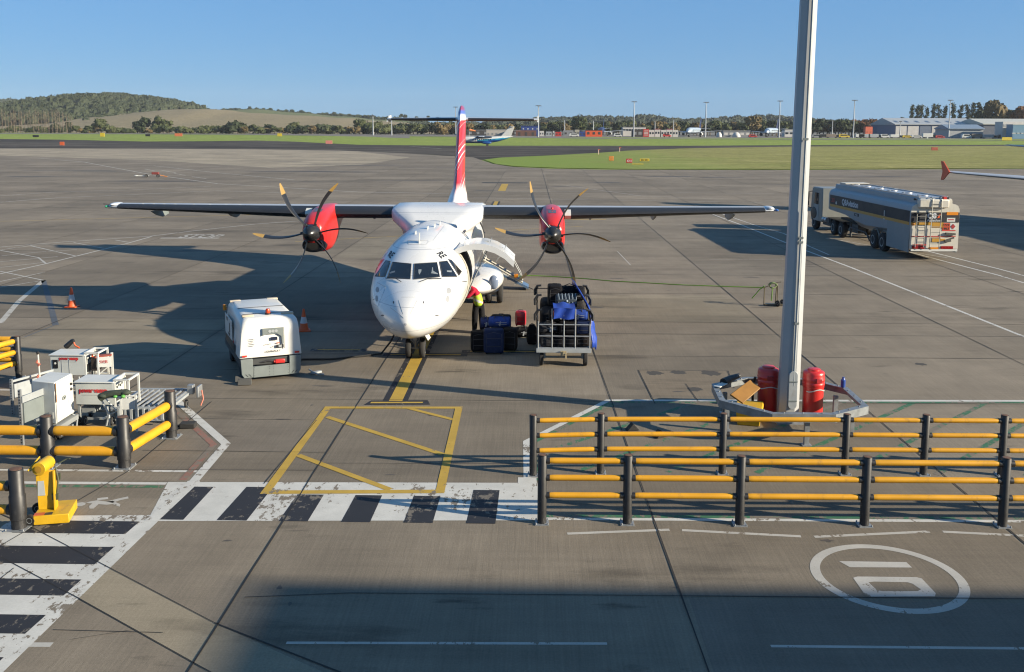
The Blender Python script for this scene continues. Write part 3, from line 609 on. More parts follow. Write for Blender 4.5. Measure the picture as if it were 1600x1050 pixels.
# ---- wing
NAC=[(0,0),(.012,.018),(.04,.040),(.10,.068),(.2,.09),(.32,.10),(.5,.085),(.7,.052),(.88,.022),(1,.002)]
def aero(c,th,camber=.015):
    up=[(x,y*th/.10/2*1.05+camber*math.sin(PI*x)) for x,y in NAC]; lo=[(x,-y*th/.10/2*.95+camber*math.sin(PI*x)*.5) for x,y in NAC]
    return [(x*c,y*c) for x,y in up]+[(x*c,y*c) for x,y in lo[::-1][:-1]]
def wing_ring(l,le,c,z,th):
    return [Vector((l,le+a,z+b)) for a,b in aero(c,th)]
WSEC=[(0,8.95,2.57,3.62,.18),(4.7,8.95,2.57,3.62,.18),(8.5,9.22,2.0,3.70,.155),(12.0,9.47,1.45,3.775,.13),(12.22,9.56,1.2,3.78,.12),(12.30,9.8,.8,3.785,.08)]
for sg in(-1,1):
    m_=MB(); m_.loft([wing_ring(l*sg,le,c,z,th) for l,le,c,z,th in WSEC]); wg=m_.build('wing',LGREY if False else M('wing_grey',(.50,.53,.56,1),.35,.1,.06,2),plane,smooth=50)
    # de-icing boot on the leading edge
    m_=MB(); rings=[]
    ks=[(1.66,8.95,2.57,3.62,.18),(4.7,8.95,2.57,3.62,.18),(8.5,9.22,2.0,3.70,.155),(11.85,9.46,1.47,3.77,.13)]
    for l,le,c,z,th in ks:
        r=aero(c,th); n=len(r); sel=[r[4],r[3],r[2],r[1],r[0]]+[r[-1],r[-2],r[-3],r[-4]]
        out=[]
        for a,b in sel: out.append(Vector((l*sg,le+a-.006-(0 if a>0.02 else .004),z+b+(.005 if b>0 else -.006))))
        rings.append(out)
    m_.loft(rings,caps=False,closed=False); m_.build('deicing_boot',M('boot_rubber',(.02,.021,.024,1),.5,0,.1,1.5),wg,smooth=60)
    # flap fairings and small vortex tabs
    for l in (2.6,5.6,8.0,10.9):
        if abs(l-2.6)<.1 or True:
            s0=9.9+ (l-4)*.05; m_=MB(); m_.ext([(l*sg-.03,s0,3.56),(l*sg-.03,s0+1.5,3.56),(l*sg-.03,s0+1.7,3.34),(l*sg-.03,s0+1.1,3.26),(l*sg-.03,s0+.5,3.38)],(.06,0,0)); m_.build('flap_fairing',GREYP,wg)
    m_=MB()
    for l in () if sg>0 else (7.4,7.9,8.5,9.1,9.8,10.2,10.6,11.0): m_.ext([(l*sg-.03,9.6,3.80),(l*sg-.03,9.75,3.89),(l*sg-.03,9.85,3.80)],(.06,0,0))
    if m_.v: m_.build('stall_strip',WHT2,wg)
    # tip lamp
    m_=MB(); m_.ball((12.28*sg,9.62,3.79),(.07,.16,.05)); m_.build('navigation_lamp',M('green_lens' if sg<0 else 'blue_lens',(.05,.30,.16,1) if sg<0 else (.06,.16,.45,1),.15),wg)
    m_=MB(); m_.ball((12.05*sg,9.9,3.86),(.18,.45,.06)); m_.build('tip_cap',WHT,wg)
    # static wick
    m_=MB(); m_.cyl((12.25*sg,10.3,3.80),(12.75*sg,10.35,3.82),.012); m_.build('static_wick',BLACK,wg)
# wing-fuselage fairing
m_=MB()
def fair(s,w1,zt,zb,w0):
    pts=[]
    half=[(0,zt),(w1*.6,zt),(w1*.94,zt-.01),(w1,zt-.08),(w1,zt-.32),(w1*.985,zt-.42),(w1*.93,zt-.50),(w1*.82,zt-.62),(w1*.765,zt-.85),(w0,zb),(0,zb)]
    r=[Vector((x,s,z)) for x,z in half]+[Vector((-x,s,z)) for x,z in half[::-1][1:-1]]
    return r
m_.loft([fair(7.7,.75,3.36,2.6,.55),fair(8.1,1.12,3.56,2.4,.8),fair(8.5,1.42,3.72,2.3,.95),fair(8.82,1.63,3.84,2.2,1.1),fair(9.1,1.63,3.90,2.2,1.1),fair(10.2,1.63,3.95,2.2,1.1),fair(11.6,1.6,3.86,2.3,1.1),fair(13.2,.9,3.5,2.4,.7)])
m_.build('wing_fairing',SKW,plane,smooth=55)
# ---- nacelles and propellers
def blade_mesh():
    m_=MB(); rings=[]
    for k in range(15):
        r=.24+1.72*k/14; t=k/14
        ch=.12+.16*math.sin(min(1,t*1.25)*PI*.5) if t<.75 else .28*(1-((t-.75)/.25)**2*.75)
        bow=.15*math.sin(PI*min(1,t*1.0))-.02*t; th_=.05*(1-t)+.008
        ang=R(102)+R(8)*t        # nearly feathered
        dx,dy=math.cos(ang),math.sin(ang); sweep=-.10*t*t
        ring=[]
        for q in range(10):
            a=2*PI*q/10; u=math.cos(a)*ch/2; v=math.sin(a)*th_/2
            x=bow+u*dx-v*dy; y=sweep+u*dy+v*dx
            ring.append(Vector((-x,y,r)))
        rings.append(ring)
    m_.loft(rings,0); return m_
for sg,pa,nm in ((-1,R(1),'l'),(1,R(-6),'r')):
    cx_=4.1*sg
    nc=MB()
    def nring(s,w_,zt,zb,ex=2.6,xc=None):
        zc=(zt+zb)/2; h=(zt-zb)/2; out=[]
        for k in range(28):
            a=2*PI*k/28; c_,q_=math.cos(a),math.sin(a)
            out.append(Vector(((xc if xc is not None else cx_)+w_*abs(c_)**(2/ex)*(1 if c_>=0 else -1),s,zc+h*abs(q_)**(2/ex)*(1 if q_>=0 else -1))))
        return out
    nc.loft([nring(7.02,.30,3.46,2.84,2),nring(7.12,.36,3.55,2.74,2.2),nring(7.5,.43,3.72,2.46,2.9),nring(8.1,.455,3.84,2.36,3.2),nring(8.7,.455,3.90,2.36,3.4),nring(9.5,.42,3.94,2.5,3.4),nring(10.4,.30,3.9,2.8,3),nring(11.6,.18,3.75,3.1,2.6),nring(12.6,.06,3.6,3.35,2)])
    nac=nc.build('engine_nacelle',RED,plane,smooth=55)
    # chin intake
    m_=MB()
    def ir(s,w_,zt,zb): return nring(s,w_,zt,zb,2.3)
    m_.loft([ir(7.06,.30,2.86,2.56),ir(7.02,.345,2.92,2.50),ir(7.10,.37,2.96,2.46),ir(7.6,.40,3.0,2.42)],caps=False); m_.build('intake_lip',BLKP,nac)
    m_=MB(); m_.loft([ir(7.065,.30,2.86,2.56),ir(7.3,.28,2.84,2.58)]); m_.build('intake_duct',M('dark_duct',(.004,.004,.004,1),.9),nac)
    # grey hatch on the cowling roof
    m_=MB(); m_.add([(cx_-.13,7.86,3.795),(cx_+.13,7.86,3.795),(cx_+.13,8.25,3.865),(cx_-.13,8.25,3.865)],[(0,1,2,3)]); m_.build('cowling_hatch',M('hatch_grey',(.10,.12,.16,1),.4),nac,smooth=0)
    m_=MB(); m_.ball((cx_,8.35,3.92),(.05,.10,.04)); m_.build('cowling_scoop',RED,nac)
    # white panel of wing beside the nacelle
    m_=MB(); x0=cx_+(.47*sg); 
    r_=aero(2.57,.18); sel=[r_[3],r_[2],r_[1],r_[0],r_[-1],r_[-2],r_[-3]]
    m_.loft([[Vector((x,8.95+a-.012-(0 if a>.02 else .006),3.62+b+(.010 if b>0 else -.012))) for a,b in sel] for x in (x0,x0+.22*sg)],caps=False,closed=False); m_.build('leading_edge_panel',WHT2,nac)
    pr_=bpy.data.objects.new('propeller',None); COL.objects.link(pr_); pr_.parent=nac; pr_.location=(cx_,6.86,3.15); pr_.rotation_euler=(0,-pa,0)
    # spinner: parented to the nacelle as a child, blades beside it
    sp=MB(); sp.lathe([(.02,0),(.10,.05),(.18,.14),(.245,.26),(.285,.38),(.30,.50),(.30,.66)],(0,-.42,0),24,axis=(0,1,0)); sp.build('spinner',M('spinner_black',(.022,.022,.022,1),.28,0,.3,5),pr_,smooth=60)
    PROPS=(nac,pr_,pa)
    for k in range(6):
        bl=blade_mesh(); o=bl.build('blade',[M('blade_black',(.02,.02,.021,1),.3,0,.2,4),M('blade_yellow',(.36,.225,.06,1),.55)],pr_,smooth=60)
        o.rotation_euler=(0,PI/2+k*PI/3,0)
        for p in o.data.polygons:
            if p.center.z>1.58 and p.normal.x>0: p.material_index=1
        c=MB(); c.cyl((0,0,.26),(0,0,.36),.055,.045,10)
        c.build('root_cuff',BLKP,o)
# flatten: propeller parts hang directly under the nacelle (thing > part > sub-part)
bpy.context.view_layer.update()
for pr_ in [o for o in bpy.data.objects if o.type=='EMPTY' and o.name.startswith('propeller')]:
    nac=pr_.parent; mw_=pr_.matrix_basis.copy()
    for ch in kids(pr_):
        ch.matrix_basis=mw_@ch.matrix_basis; ch.parent=nac
        for gch in kids(ch):
            me=ch.data; base=len(me.vertices)
            bm=bmesh.new(); bm.from_mesh(me); bm.from_mesh(gch.data); bm.to_mesh(me); bm.free()
            bpy.data.objects.remove(gch)
    bpy.data.objects.remove(pr_)
# nacelle children now: intake_lip, intake_duct, hatch, scoop, panel, spinner, blade x6
# ---- tail
FIN=bpy.data.materials.new('fin_tartan'); FIN.use_nodes=True; n=FIN.node_tree; b_=n.nodes['Principled BSDF']; b_.inputs['Roughness'].default_value=.3; b_.inputs['Coat Weight'].default_value=.3
tc=n.nodes.new('ShaderNodeTexCoord'); mp=n.nodes.new('ShaderNodeMapping'); mp.inputs['Rotation'].default_value=(R(0),R(38),0); mp.inputs['Scale'].default_value=(1.9,.45,.62); n.links.new(tc.outputs['Object'],mp.inputs[0])
wv=n.nodes.new('ShaderNodeTexWave'); wv.wave_type='BANDS'; wv.bands_direction='Z'; wv.inputs['Scale'].default_value=.30; wv.inputs['Distortion'].default_value=5.5; wv.inputs['Detail'].default_value=1; wv.inputs['Detail Scale'].default_value=.7; n.links.new(mp.outputs[0],wv.inputs[0])
rp=n.nodes.new('ShaderNodeValToRGB'); rp.color_ramp.interpolation='CONSTANT'; e=rp.color_ramp.elements; e[0].position=0; e[0].color=(.50,.02,.026,1); e[1].position=.87; e[1].color=(.74,.72,.70,1); 
x=e.new(.38); x.color=(.50,.02,.026,1); x=e.new(.44); x.color=(.62,.45,.43,1); x=e.new(.48); x.color=(.55,.03,.035,1); x=e.new(.93); x.color=(.45,.03,.05,1)
n.links.new(wv.outputs['Fac'],rp.inputs[0])
sp_=n.nodes.new('ShaderNodeSeparateXYZ'); n.links.new(tc.outputs['Object'],sp_.inputs[0])
def gate(a,b,lo,hi,prev):
    q=n.nodes.new('ShaderNodeMapRange'); q.inputs[1].default_value=lo; q.inputs[2].default_value=hi; n.links.new(sp_.outputs[2],q.inputs[0])
    mx=n.nodes.new('ShaderNodeMix'); mx.data_type='RGBA'; n.links.new(q.outputs[0],mx.inputs[0]); n.links.new(prev,mx.inputs[6]); mx.inputs[7].default_value=b; return mx.outputs[2]
nzf=n.nodes.new('ShaderNodeTexNoise'); nzf.inputs['Scale'].default_value=2.2; n.links.new(mp.outputs[0],nzf.inputs[0])
mwf=n.nodes.new('ShaderNodeMapRange'); mwf.inputs[1].default_value=4.25; mwf.inputs[2].default_value=3.7; n.links.new(sp_.outputs[2],mwf.inputs[0])
mmf=n.nodes.new('ShaderNodeMix'); mmf.data_type='RGBA'; n.links.new(mwf.outputs[0],mmf.inputs[0]); n.links.new(rp.outputs[0],mmf.inputs[6]); mmf.inputs[7].default_value=(.74,.70,.68,1)
o1=gate(0,(.72,.72,.74,1),7.05,7.12,mmf.outputs[2]); o2=gate(0,(.07,.11,.34,1),7.25,7.4,o1); o3=gate(0,(.22,.04,.09,1),7.5,7.6,o2)
n.links.new(o3,b_.inputs['Base Color'])
def fin_ring(z,le,c,th): 
    r=[]; prof=[(0,0),(.02,.30),(.08,.62),(.2,.9),(.35,1.0),(.6,.8),(.85,.35),(1,.03)]
    for x,y in prof: r.append(Vector((y*th/2,le+x*c,z)))
    for x,y in prof[::-1][:-1]:
        if x in(0,): continue
        r.append(Vector((-y*th/2,le+x*c,z)))
    return r
m_=MB(); m_.loft([fin_ring(3.2,15.6,6.2,.95),fin_ring(3.6,16.6,5.3,.80),fin_ring(4.0,17.4,4.6,.52),fin_ring(4.6,18.05,4.1,.44),fin_ring(5.6,18.75,3.55,.42),fin_ring(6.9,19.7,2.75,.40),fin_ring(7.45,20.1,2.4,.34),fin_ring(7.72,20.35,2.1,.16),fin_ring(7.78,20.7,1.5,.03)])
m_.build('tail_fin',FIN,plane,smooth=60)
m_=MB(); m_.loft([[Vector((x,20.9+le+a,7.12+b)) for a,b in aero(c,.12,0)] for x,le,c in ((-3.65,.42,1.0),(-3.6,.38,1.05),(0,0,1.65),(3.6,.38,1.05),(3.65,.42,1.0))]); tp=m_.build('tailplane',M('wing_grey'),plane,smooth=50)
for sg in(-1,1):
    m_=MB(); rings=[]
    for x,le,c in ((.3,0.03,1.62),(3.45,.37,1.07)):
        r=aero(c,.12,0); sel=[r[3],r[2],r[1],r[0],r[-1],r[-2],r[-3],r[-4]]
        rings.append([Vector((x*sg,20.9+le+a-.006-(0 if a>.02 else .005),7.12+b+(.003 if b>0 else -.006))) for a,b in sel])
    m_.loft(rings,caps=False,closed=False); m_.build('deicing_boot',M('boot_rubber'),tp)
    m_=MB(); m_.ext([(3.6*sg,21.2,7.0),(3.6*sg,22.4,7.0),(3.6*sg,22.4,7.32),(3.6*sg,21.9,7.3)],(.07*sg,0,0)); m_.build('horn_balance',WHT2,tp)
# ---- main gear sponsons and wheels
for sg in(-1,1):
    m_=MB(); rings=[]
    for k in range(17):
        t=k/16; s=8.2+t*6.2; q=max(.03,math.sin(PI*min(1,t*1.15) if t<.43 else PI*(.5+.5*(t-.435)/.565)))**.6
        rings.append([Vector((1.35*sg+sg*.98*q*math.cos(a)*(1 if math.cos(a)>-1 else 1),s,.98+.47*q*math.sin(a))) for a in [2*PI*i/24 for i in range(24)]])
    m_.loft(rings); spn=m_.build('gear_sponson',WHT,plane,smooth=60)
    m_=MB(); m_.ball((1.45*sg,11.3,.58),(.75,1.5,.13),20,8); m_.build('gear_bay',BLKP,spn)
    if sg>0:
        m_=MB(); m_.ball((2.02,9.0,1.16),(.18,.1,.26),20,10); m_.build('painted_reflection',M('reflection_blue',(.22,.28,.40,1),.1),spn)  # blue reflection on the sponson nose, modelled as a coloured bulge
    m_=MB(); m_.cyl((1.5*sg,11.1,.9),(1.95*sg,11.25,.40),.07); m_.cyl((1.95*sg,11.25,.85),(1.95*sg,11.25,.38),.06); m_.cyl((1.70*sg,11.25,.38),(2.2*sg,11.25,.38),.05); m_.tube([(1.6*sg,10.5,.8),(1.95*sg,11.0,.45)],.03); m_.box((1.95*sg,11.0,.45),(.18,.05,.22)); m_.build('main_gear_leg',M('gear_grey',(.30,.31,.31,1),.4,.3),plane)
    for dx in(-.22,.22):
        m_=MB(); m_.lathe([(.10,-.12),(.30,-.12),(.36,-.09),(.38,-.04),(.38,.04),(.36,.09),(.30,.12),(.10,.12)],((1.95)*sg+dx,11.25,.38),28,axis=(1,0,0)); wh=m_.build('main_wheel',RUB,plane)
        m_=MB(); m_.lathe([(.02,-.09),(.2,-.10),(.2,.10),(.02,.09)],(1.95*sg+dx,11.25,.38),20,axis=(1,0,0)); m_.build('hub',LGREY,wh)
# ---- nose gear
m_=MB(); m_.cyl((0,2.05,.95),(0,2.2,.32),.055); m_.cyl((-.24,2.2,.30),(.24,2.2,.30),.04); m_.tube([(.12,2.0,.9),(.12,2.1,.55),(0,2.15,.42)],.02); m_.tube([(-.12,2.0,.9),(-.12,2.1,.55),(0,2.15,.42)],.02); m_.tube([(0,2.7,.85),(0,2.25,.5)],.03); m_.box((0,2.1,.62),(.12,.12,.12)); m_.box((.02,2.02,.74),(.22,.1,.08)); m_.build('nose_gear_leg',M('gear_grey'),plane)
for dx in(-.20,.20):
    m_=MB(); m_.lathe([(.08,-.085),(.23,-.085),(.285,-.06),(.30,-.02),(.30,.02),(.285,.06),(.23,.085),(.08,.085)],(dx,2.2,.30),26,axis=(1,0,0)); wh=m_.build('nose_wheel',RUB,plane)
    m_=MB(); m_.lathe([(.02,-.06),(.15,-.088),(.15,.088),(.02,.06)],(dx,2.2,.30),18,axis=(1,0,0)); m_.build('hub',LGREY,wh)
for sg in(-1,1):
    m_=MB(); m_.add([(.30*sg,1.7,.80),(.30*sg,2.5,.74),(.40*sg,2.45,.55),(.38*sg,1.95,.57),(.32*sg,1.7,.80),(.32*sg,2.5,.74),(.42*sg,2.45,.55),(.40*sg,1.95,.57)],[(0,1,2,3),(4,7,6,5),(0,3,7,4),(1,5,6,2),(3,2,6,7),(0,4,5,1)]); m_.build('nose_gear_door',WHT2,plane)
# ---- open cargo door
def hs(s,z,off,sg=1):
    _,w_,zt,zb,zc=lerp_sec(s); k=(zt-zc) if z>zc else (zc-zb); q=max(-1,min(1,(z-zc)/k)); c_=math.sqrt(max(0,1-q*q)); nrm=Vector((c_/w_,0,q/k)).normalized()
    return Vector((w_*c_,s,z))+nrm*off
def hull_patch(name,s0,s1,z0,z1,mat,off=.012,thick=0,parent=plane):
    N=14; mb=MB(); vs=[hs(s,z0+(z1-z0)*k/N,off) for k in range(N+1) for s in (s0,(s0+s1)/2,s1)]
    fs=[(k*3+i,k*3+i+1,(k+1)*3+i+1,(k+1)*3+i) for k in range(N) for i in (0,1)]
    mb.add(vs,fs)
    return mb.build(name,mat,parent,smooth=60)
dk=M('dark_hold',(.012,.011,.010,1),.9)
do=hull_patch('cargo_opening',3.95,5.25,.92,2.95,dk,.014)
m_=MB()
for s in (3.93,5.27): m_.tube([hs(s,.92+2.03*k/12,.02) for k in range(13)],.03,6)
m_.tube([hs(3.93+1.34*k/3,.92,.02) for k in range(4)],.03,6); m_.build('door_frame',M('primer_beige',(.55,.52,.43,1),.6),do)
fr=hull_patch('door_surround',5.30,5.62,.80,2.9,M('primer_beige'),.012)
m_=MB()
for k in range(4): m_.tube([hs(5.36+.06*k,1.5,.02),hs(5.36+.06*k,2.2,.02)],.006,5)
m_.build('louvre',BLACK,fr)
def door_arc(s0,s1,t):
    pts=[(1.02,3.00),(1.30,3.13),(1.62,3.20),(1.95,3.19),(2.28,3.09),(2.58,2.92),(2.86,2.66)]
    vs=[]
    for s in(s0,s1):
        for x,z in pts: vs.append(Vector((x,s,z)))
        for x,z in pts[::-1]: vs.append(Vector((x-.02,s,z-t)))
    return vs,len(pts)*2
vs,nn=door_arc(3.80,5.40,.19); m_=MB(); m_.loft([vs[:nn],vs[nn:]]); cd=m_.build('cargo_door',WHT,plane,smooth=40)
vs,nn=door_arc(4.05,5.15,.06); m_=MB(); m_.loft([[p+Vector((0,0,-.09)) for p in vs[:nn]],[p+Vector((0,0,-.09)) for p in vs[nn:]]]); m_.build('door_lining',M('door_inner',(.30,.31,.29,1),.6),cd)
for y_ in (4.05,5.2):
    m_=MB(); m_.tube([(1.36,y_,1.5),(2.05,y_,3.05)],.016); m_.build('gas_strut',LGREY,cd)
m_=MB()
for x,z in ((2.1,3.17),(2.55,2.96)): m_.cyl((x,4.3,z),(x+.05,4.3,z+.16),.012); m_.box((x-.12,4.5,z+.02),(.14,.05,.03))
m_.build('door_latch',LGREY,cd)
# ---- airstair at the rear door
m_=MB(); A_=Vector((1.38,14.15,1.15)); B_=Vector((3.02,14.15,.24))
for ds in(0,.70):
    m_.tube([A_+Vector((0,ds,.12)),B_+Vector((0,ds,.08))],.045,6)
m_.build('stair_stringer',M('primer_beige'),plane); 
m_=MB()
for k in range(5):
    p=A_.lerp(B_,(k+.6)/5.2); m_.box((p.x,p.y+.35,p.z+.10),(.26,.72,.05)); 
st_=m_.build('stair_tread',BLACK,plane)
m_=MB()
for k in range(5):
    p=A_.lerp(B_,(k+.6)/5.2); m_.ext([(p.x-.15,p.y-.03,p.z-.10),(p.x+.17,p.y-.03,p.z-.08),(p.x+.15,p.y-.03,p.z+.07),(p.x-.12,p.y-.03,p.z+.18)],(0,.03,0))
m_.build('stair_side_plate',WHT2,plane)
m_=MB(); n_=(B_-A_).normalized(); m_.add([A_+Vector((.1,-.05,-.10)),A_+Vector((.1,.75,-.10)),B_+Vector((.25,.75,-.10)),B_+Vector((.25,-.05,-.10)),A_+Vector((.1,-.05,-.2)),A_+Vector((.1,.75,-.2)),B_+Vector((.25,.75,-.2)),B_+Vector((.25,-.05,-.2))],[(0,1,2,3),(7,6,5,4),(0,3,7,4),(1,5,6,2),(2,6,7,3),(0,4,5,1)]); m_.build('stair_skin',M('stair_skin_reflecting',(.10,.17,.28,1),.35),plane)  # the blue is a reflection on the outer skin, put into its colour
m_=MB()
for ds in(0,.70):
    m_.tube([A_+Vector((-.1,ds,.8)),A_+Vector((.35,ds,.72)),A_+Vector((1.1,ds,.36)),B_+Vector((-.1,ds,.45)),B_+Vector((.0,ds,.1))],.013,6); m_.tube([A_+Vector((.1,ds,.1)),A_+Vector((-.1,ds,.8))],.012,6); m_.tube([A_+Vector((.5,ds,.0)),A_+Vector((.85,ds,.48))],.012,6)
m_.build('handrail',GALV,plane)
m_=MB(); m_.box((2.75,14.1,.62),(.16,.1,.14)); m_.cyl((2.75,14.0,.62),(2.75,14.1,.62),.08); m_.build('stair_handle',LAMPY,plane)
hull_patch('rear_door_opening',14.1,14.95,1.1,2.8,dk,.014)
m_=MB(); m_.tube([(3.15,14.3,.16),(3.45,14.3,.02)],.02); m_.build('stair_foot',BLACK,plane)
# ground power cable plugged under the nose
m_=MB(); m_.tube([PL*0+Vector(p) for p in ((-.55,2.4,.86),(-.75,2.3,.45),(-1.05,2.4,.06),(-1.6,2.2,.03),(-2.4,1.8,.03),(-3.2,1.75,.03),(-3.9,1.3,.03),(-4.25,.9,.10),(-4.15,.75,.35))],.028,8); cb=m_.build('power_cable',RUB,None); cb.location=(AX,NY,0)
tag(cb,'black power cable lying on the apron between the ground power unit and nose gear','cable')
# ------------------------------------------------------------------ barriers
def post_mesh(h,r,sleeves=True):
    m_=MB(); m_.lathe([(r*1.0,0),(r*1.0,h*.16),(r*1.12,h*.17),(r*1.12,h*.56),(r*1.0,h*.58),(r,h-.015),(r*.9,h)] if sleeves else [(r,0),(r,h-.012),(r*.9,h)],n=22); return m_
def fence(name,label,cat,pts,h,r,rails,rr,sleeves,group,ext=None):
    "yellow tube barrier: black posts at the points, rails between neighbours"
    o=empty(name,(pts[0][0],pts[0][1],0),0,label,cat,group); O=Vector((pts[0][0],pts[0][1],0))
    for p in pts:
        if ext and p in ext: continue
        q=Vector((p[0],p[1],0))-O
        po=post_mesh(h,r,sleeves).build('post',BLACK,o,loc=q)
        c=MB(); c.lathe([(r*.86,h-.004),(r*.84,h+.01),(r*.3,h+.014),(.0,h+.014)],n=16); c.lathe([(r*.86,h-.004),(r*.99,h-.004),(r*.99,h+.006),(r*.86,h+.006)],n=16,mi=1); c.build('post_cap',[M('rusty_cap',(.16,.08,.045,1),.8,0,.4,12),BLACK],po)
        c=MB(); c.box((0,0,.008),(r*3,r*3,.016)); 
        for dx in(-1,1):
            for dy in(-1,1): c.cyl((dx*r*1.25,dy*r*1.25,.016),(dx*r*1.25,dy*r*1.25,.045),.012,n=6)
        c.build('base_plate',GALV,po)
    for a,b in zip(pts,pts[1:]):
        a=Vector((a[0],a[1],0))-O; b=Vector((b[0],b[1],0))-O; d=(b-a).normalized(); L=(b-a).length
        for z_ in rails:
            m_=MB(); s=r*1.0+.03; u=Vector((-d.y,d.x,0)); prof=[(s,.82),(s+.05,.96),(s+.10,1),(L-s-.10,1),(L-s-.05,.96),(L-s,.82)]
            m_.loft([m_.ring(a+d*t+Vector((0,0,z_)),u,Vector((0,0,1)),rr*k,rr*k,18) for t,k in prof]); ra=m_.build('rail',YEL,o,smooth=50)
            for t0,t1 in((r*.8,s+.02),(L-s-.02,L-r*.8)):
                m_=MB(); m_.cyl(a+d*t0+Vector((0,0,z_)),a+d*t1+Vector((0,0,z_)),rr*1.06,n=16); m_.build('rail_collar',BLACK,ra)
    return o
G1='yellow and black tube barriers round the walkways'
fence('safety_barrier','long three-rail yellow and black barrier along the right-hand walkway, nearest the viewer','barrier',[(.20,15.75),(1.66,15.78),(3.58,15.80),(5.71,15.83),(8.06,15.86),(10.4,15.9),(12.8,15.94),(15.2,15.98)],1.21,.078,(1.11,.81,.50),.052,False,G1)
fence('safety_barrier','long three-rail yellow and black barrier behind the front one, directly before the octagonal mast guard','barrier',[(.05,18.02),(1.37,18.16),(3.76,18.24),(6.16,18.28),(7.70,18.30),(9.22,18.32),(10.8,18.34),(13.0,18.38),(15.2,18.42)],1.21,.072,(1.10,.80,.50),.048,False,G1)
fence('safety_barrier','thick two-rail barrier in front of the power units, bending back at its right end','barrier',[tuple(g(76,729)[:2]),(-8.06,18.21),(-7.83,20.09)],1.03,.118,(.74,.33),.098,True,G1)
fence('safety_barrier','thick two-rail yellow barrier running out of the left edge beside the hose reel stand','barrier',[(-8.60,15.27),(-10.6,15.27)],1.03,.118,(.74,.33),.085,True,G1)
fence('safety_barrier','three-rail yellow barrier with one black post at the far left edge behind the grey trolley','barrier',[(-13.77,24.89),(-16.4,24.95)],1.13,.085,(1.05,.78,.50),.075,True,G1)
fence('safety_barrier','three-rail yellow barrier slanting from the far left black post towards the viewer','barrier',[(-13.77,24.89),(-14.5,22.2)],1.13,.08,(1.02,.72,.42),.072,True,G1,ext=[(-13.77,24.89),(-14.5,22.2)])
# rails left of the bend barrier going out of the frame
fence('safety_barrier','thick two-rail yellow barrier from the left edge to the post behind the reel stand','barrier',[tuple(g(76,729)[:2]),(-11.8,18.2)],1.03,.118,(.74,.33),.098,True,G1,ext=[tuple(g(76,729)[:2])])
# black foot plate on its strap beside the corner post
m_=MB(); p=g(294,668); m_.box((0,0,.06),(.34,.24,.12)); rf=m_.build('rubber_foot_plate',RUB,None,bevel=.02,loc=(p.x,p.y,0),rot=(0,0,.1)); tag(rf,'loose black rubber block joined by a strap to the corner post of the left barrier','foot block')
m_=MB(); m_.ext([(-.16,-.02,.03),(-.16,.05,.03),(-.40,-.12,.03),(-.50,-.16,.03),(-.62,-.14,.03),(-.64,-.24,.03),(-.42,-.26,.03),(-.32,-.12,.03)],(0,0,.03)); m_.build('strap',RUB,rf)
# ------------------------------------------------------------------ flood-light mast and its guard
MX,MY=5.95,21.75
mast=empty('floodlight_mast',(MX,MY,0),0,'tall pale grey octagonal mast rising out of the picture from inside the guard rail','mast')
top=atY(1259,0,21.9)
lean=Vector((top.x-atY(1229,640,MY).x,0,0)); HM=24.0
def mr_(z): return .235-.0042*z
m_=MB()
def oct_ring(z,r):
    k=lean.x*(z/(top.z))*1.0
    return [Vector((k+math.cos(PI/8+i*PI/4)*r,math.sin(PI/8+i*PI/4)*r,z)) for i in range(8)]
m_.loft([oct_ring(0.02,.25),oct_ring(4.86,mr_(4.86)),oct_ring(4.9,mr_(4.9)-.008),oct_ring(12,mr_(12)),oct_ring(HM,mr_(HM))])
m_.build('pole',M('mast_grey_paint',(.44,.455,.46,1),.45,.15,.08,1.2),mast,smooth=20)
def onm(z,dx,dy): return Vector((lean.x*z/top.z+dx,dy,z))
m_=MB(); m_.tube([onm(z,.03,-mr_(z)-.03) for z in (0.9,3,6,9,12)],.028,8); m_.build('cable_conduit',LGREY,mast)
for z in (2.35,4.2,4.3,6.5): 
    m_=MB(); c_=onm(z,.03,-mr_(z)-.035); m_.box(c_,(.10,.05,.05)); m_.build('conduit_clip',GREYP,mast)
m_=MB(); pts=[]
for k in range(9): a=PI*k/8; pts.append(Vector((math.cos(a)*.10,0,1.15+math.sin(a)*.10)))
for k in range(9): a=PI+PI*k/8; pts.append(Vector((math.cos(a)*.10,0,.45+math.sin(a)*.10)))
m_.ext([p+Vector((.03,-.285,0)) for p in pts],(0,.05,0)); dr=m_.build('access_cover',LGREY,mast,bevel=.008)
for z in (1.0,.55):
    m_=MB(); m_.box((.03,-.29,z),(.19,.02,.025)); m_.build('strap',GREYP,dr)
m_=MB(); m_.box((lean.x*HM/top.z,0,HM+.1),(2.6,.2,.15)); m_.box((lean.x*HM/top.z,0,HM-.2),(1.6,.6,.1)); hf=m_.build('head_frame',GALV,mast)
for k in range(4):
    m_=MB(); m_.box((lean.x*HM/top.z-1.1+k*.73,-.3,HM-.1),(.5,.35,.22),rx=.5); m_.build('floodlight',GREYP,mast,bevel=.02)
m_=MB(); m_.box((0,0,.015),(.62,.62,.03)); m_.build('base_flange',GALV,mast)
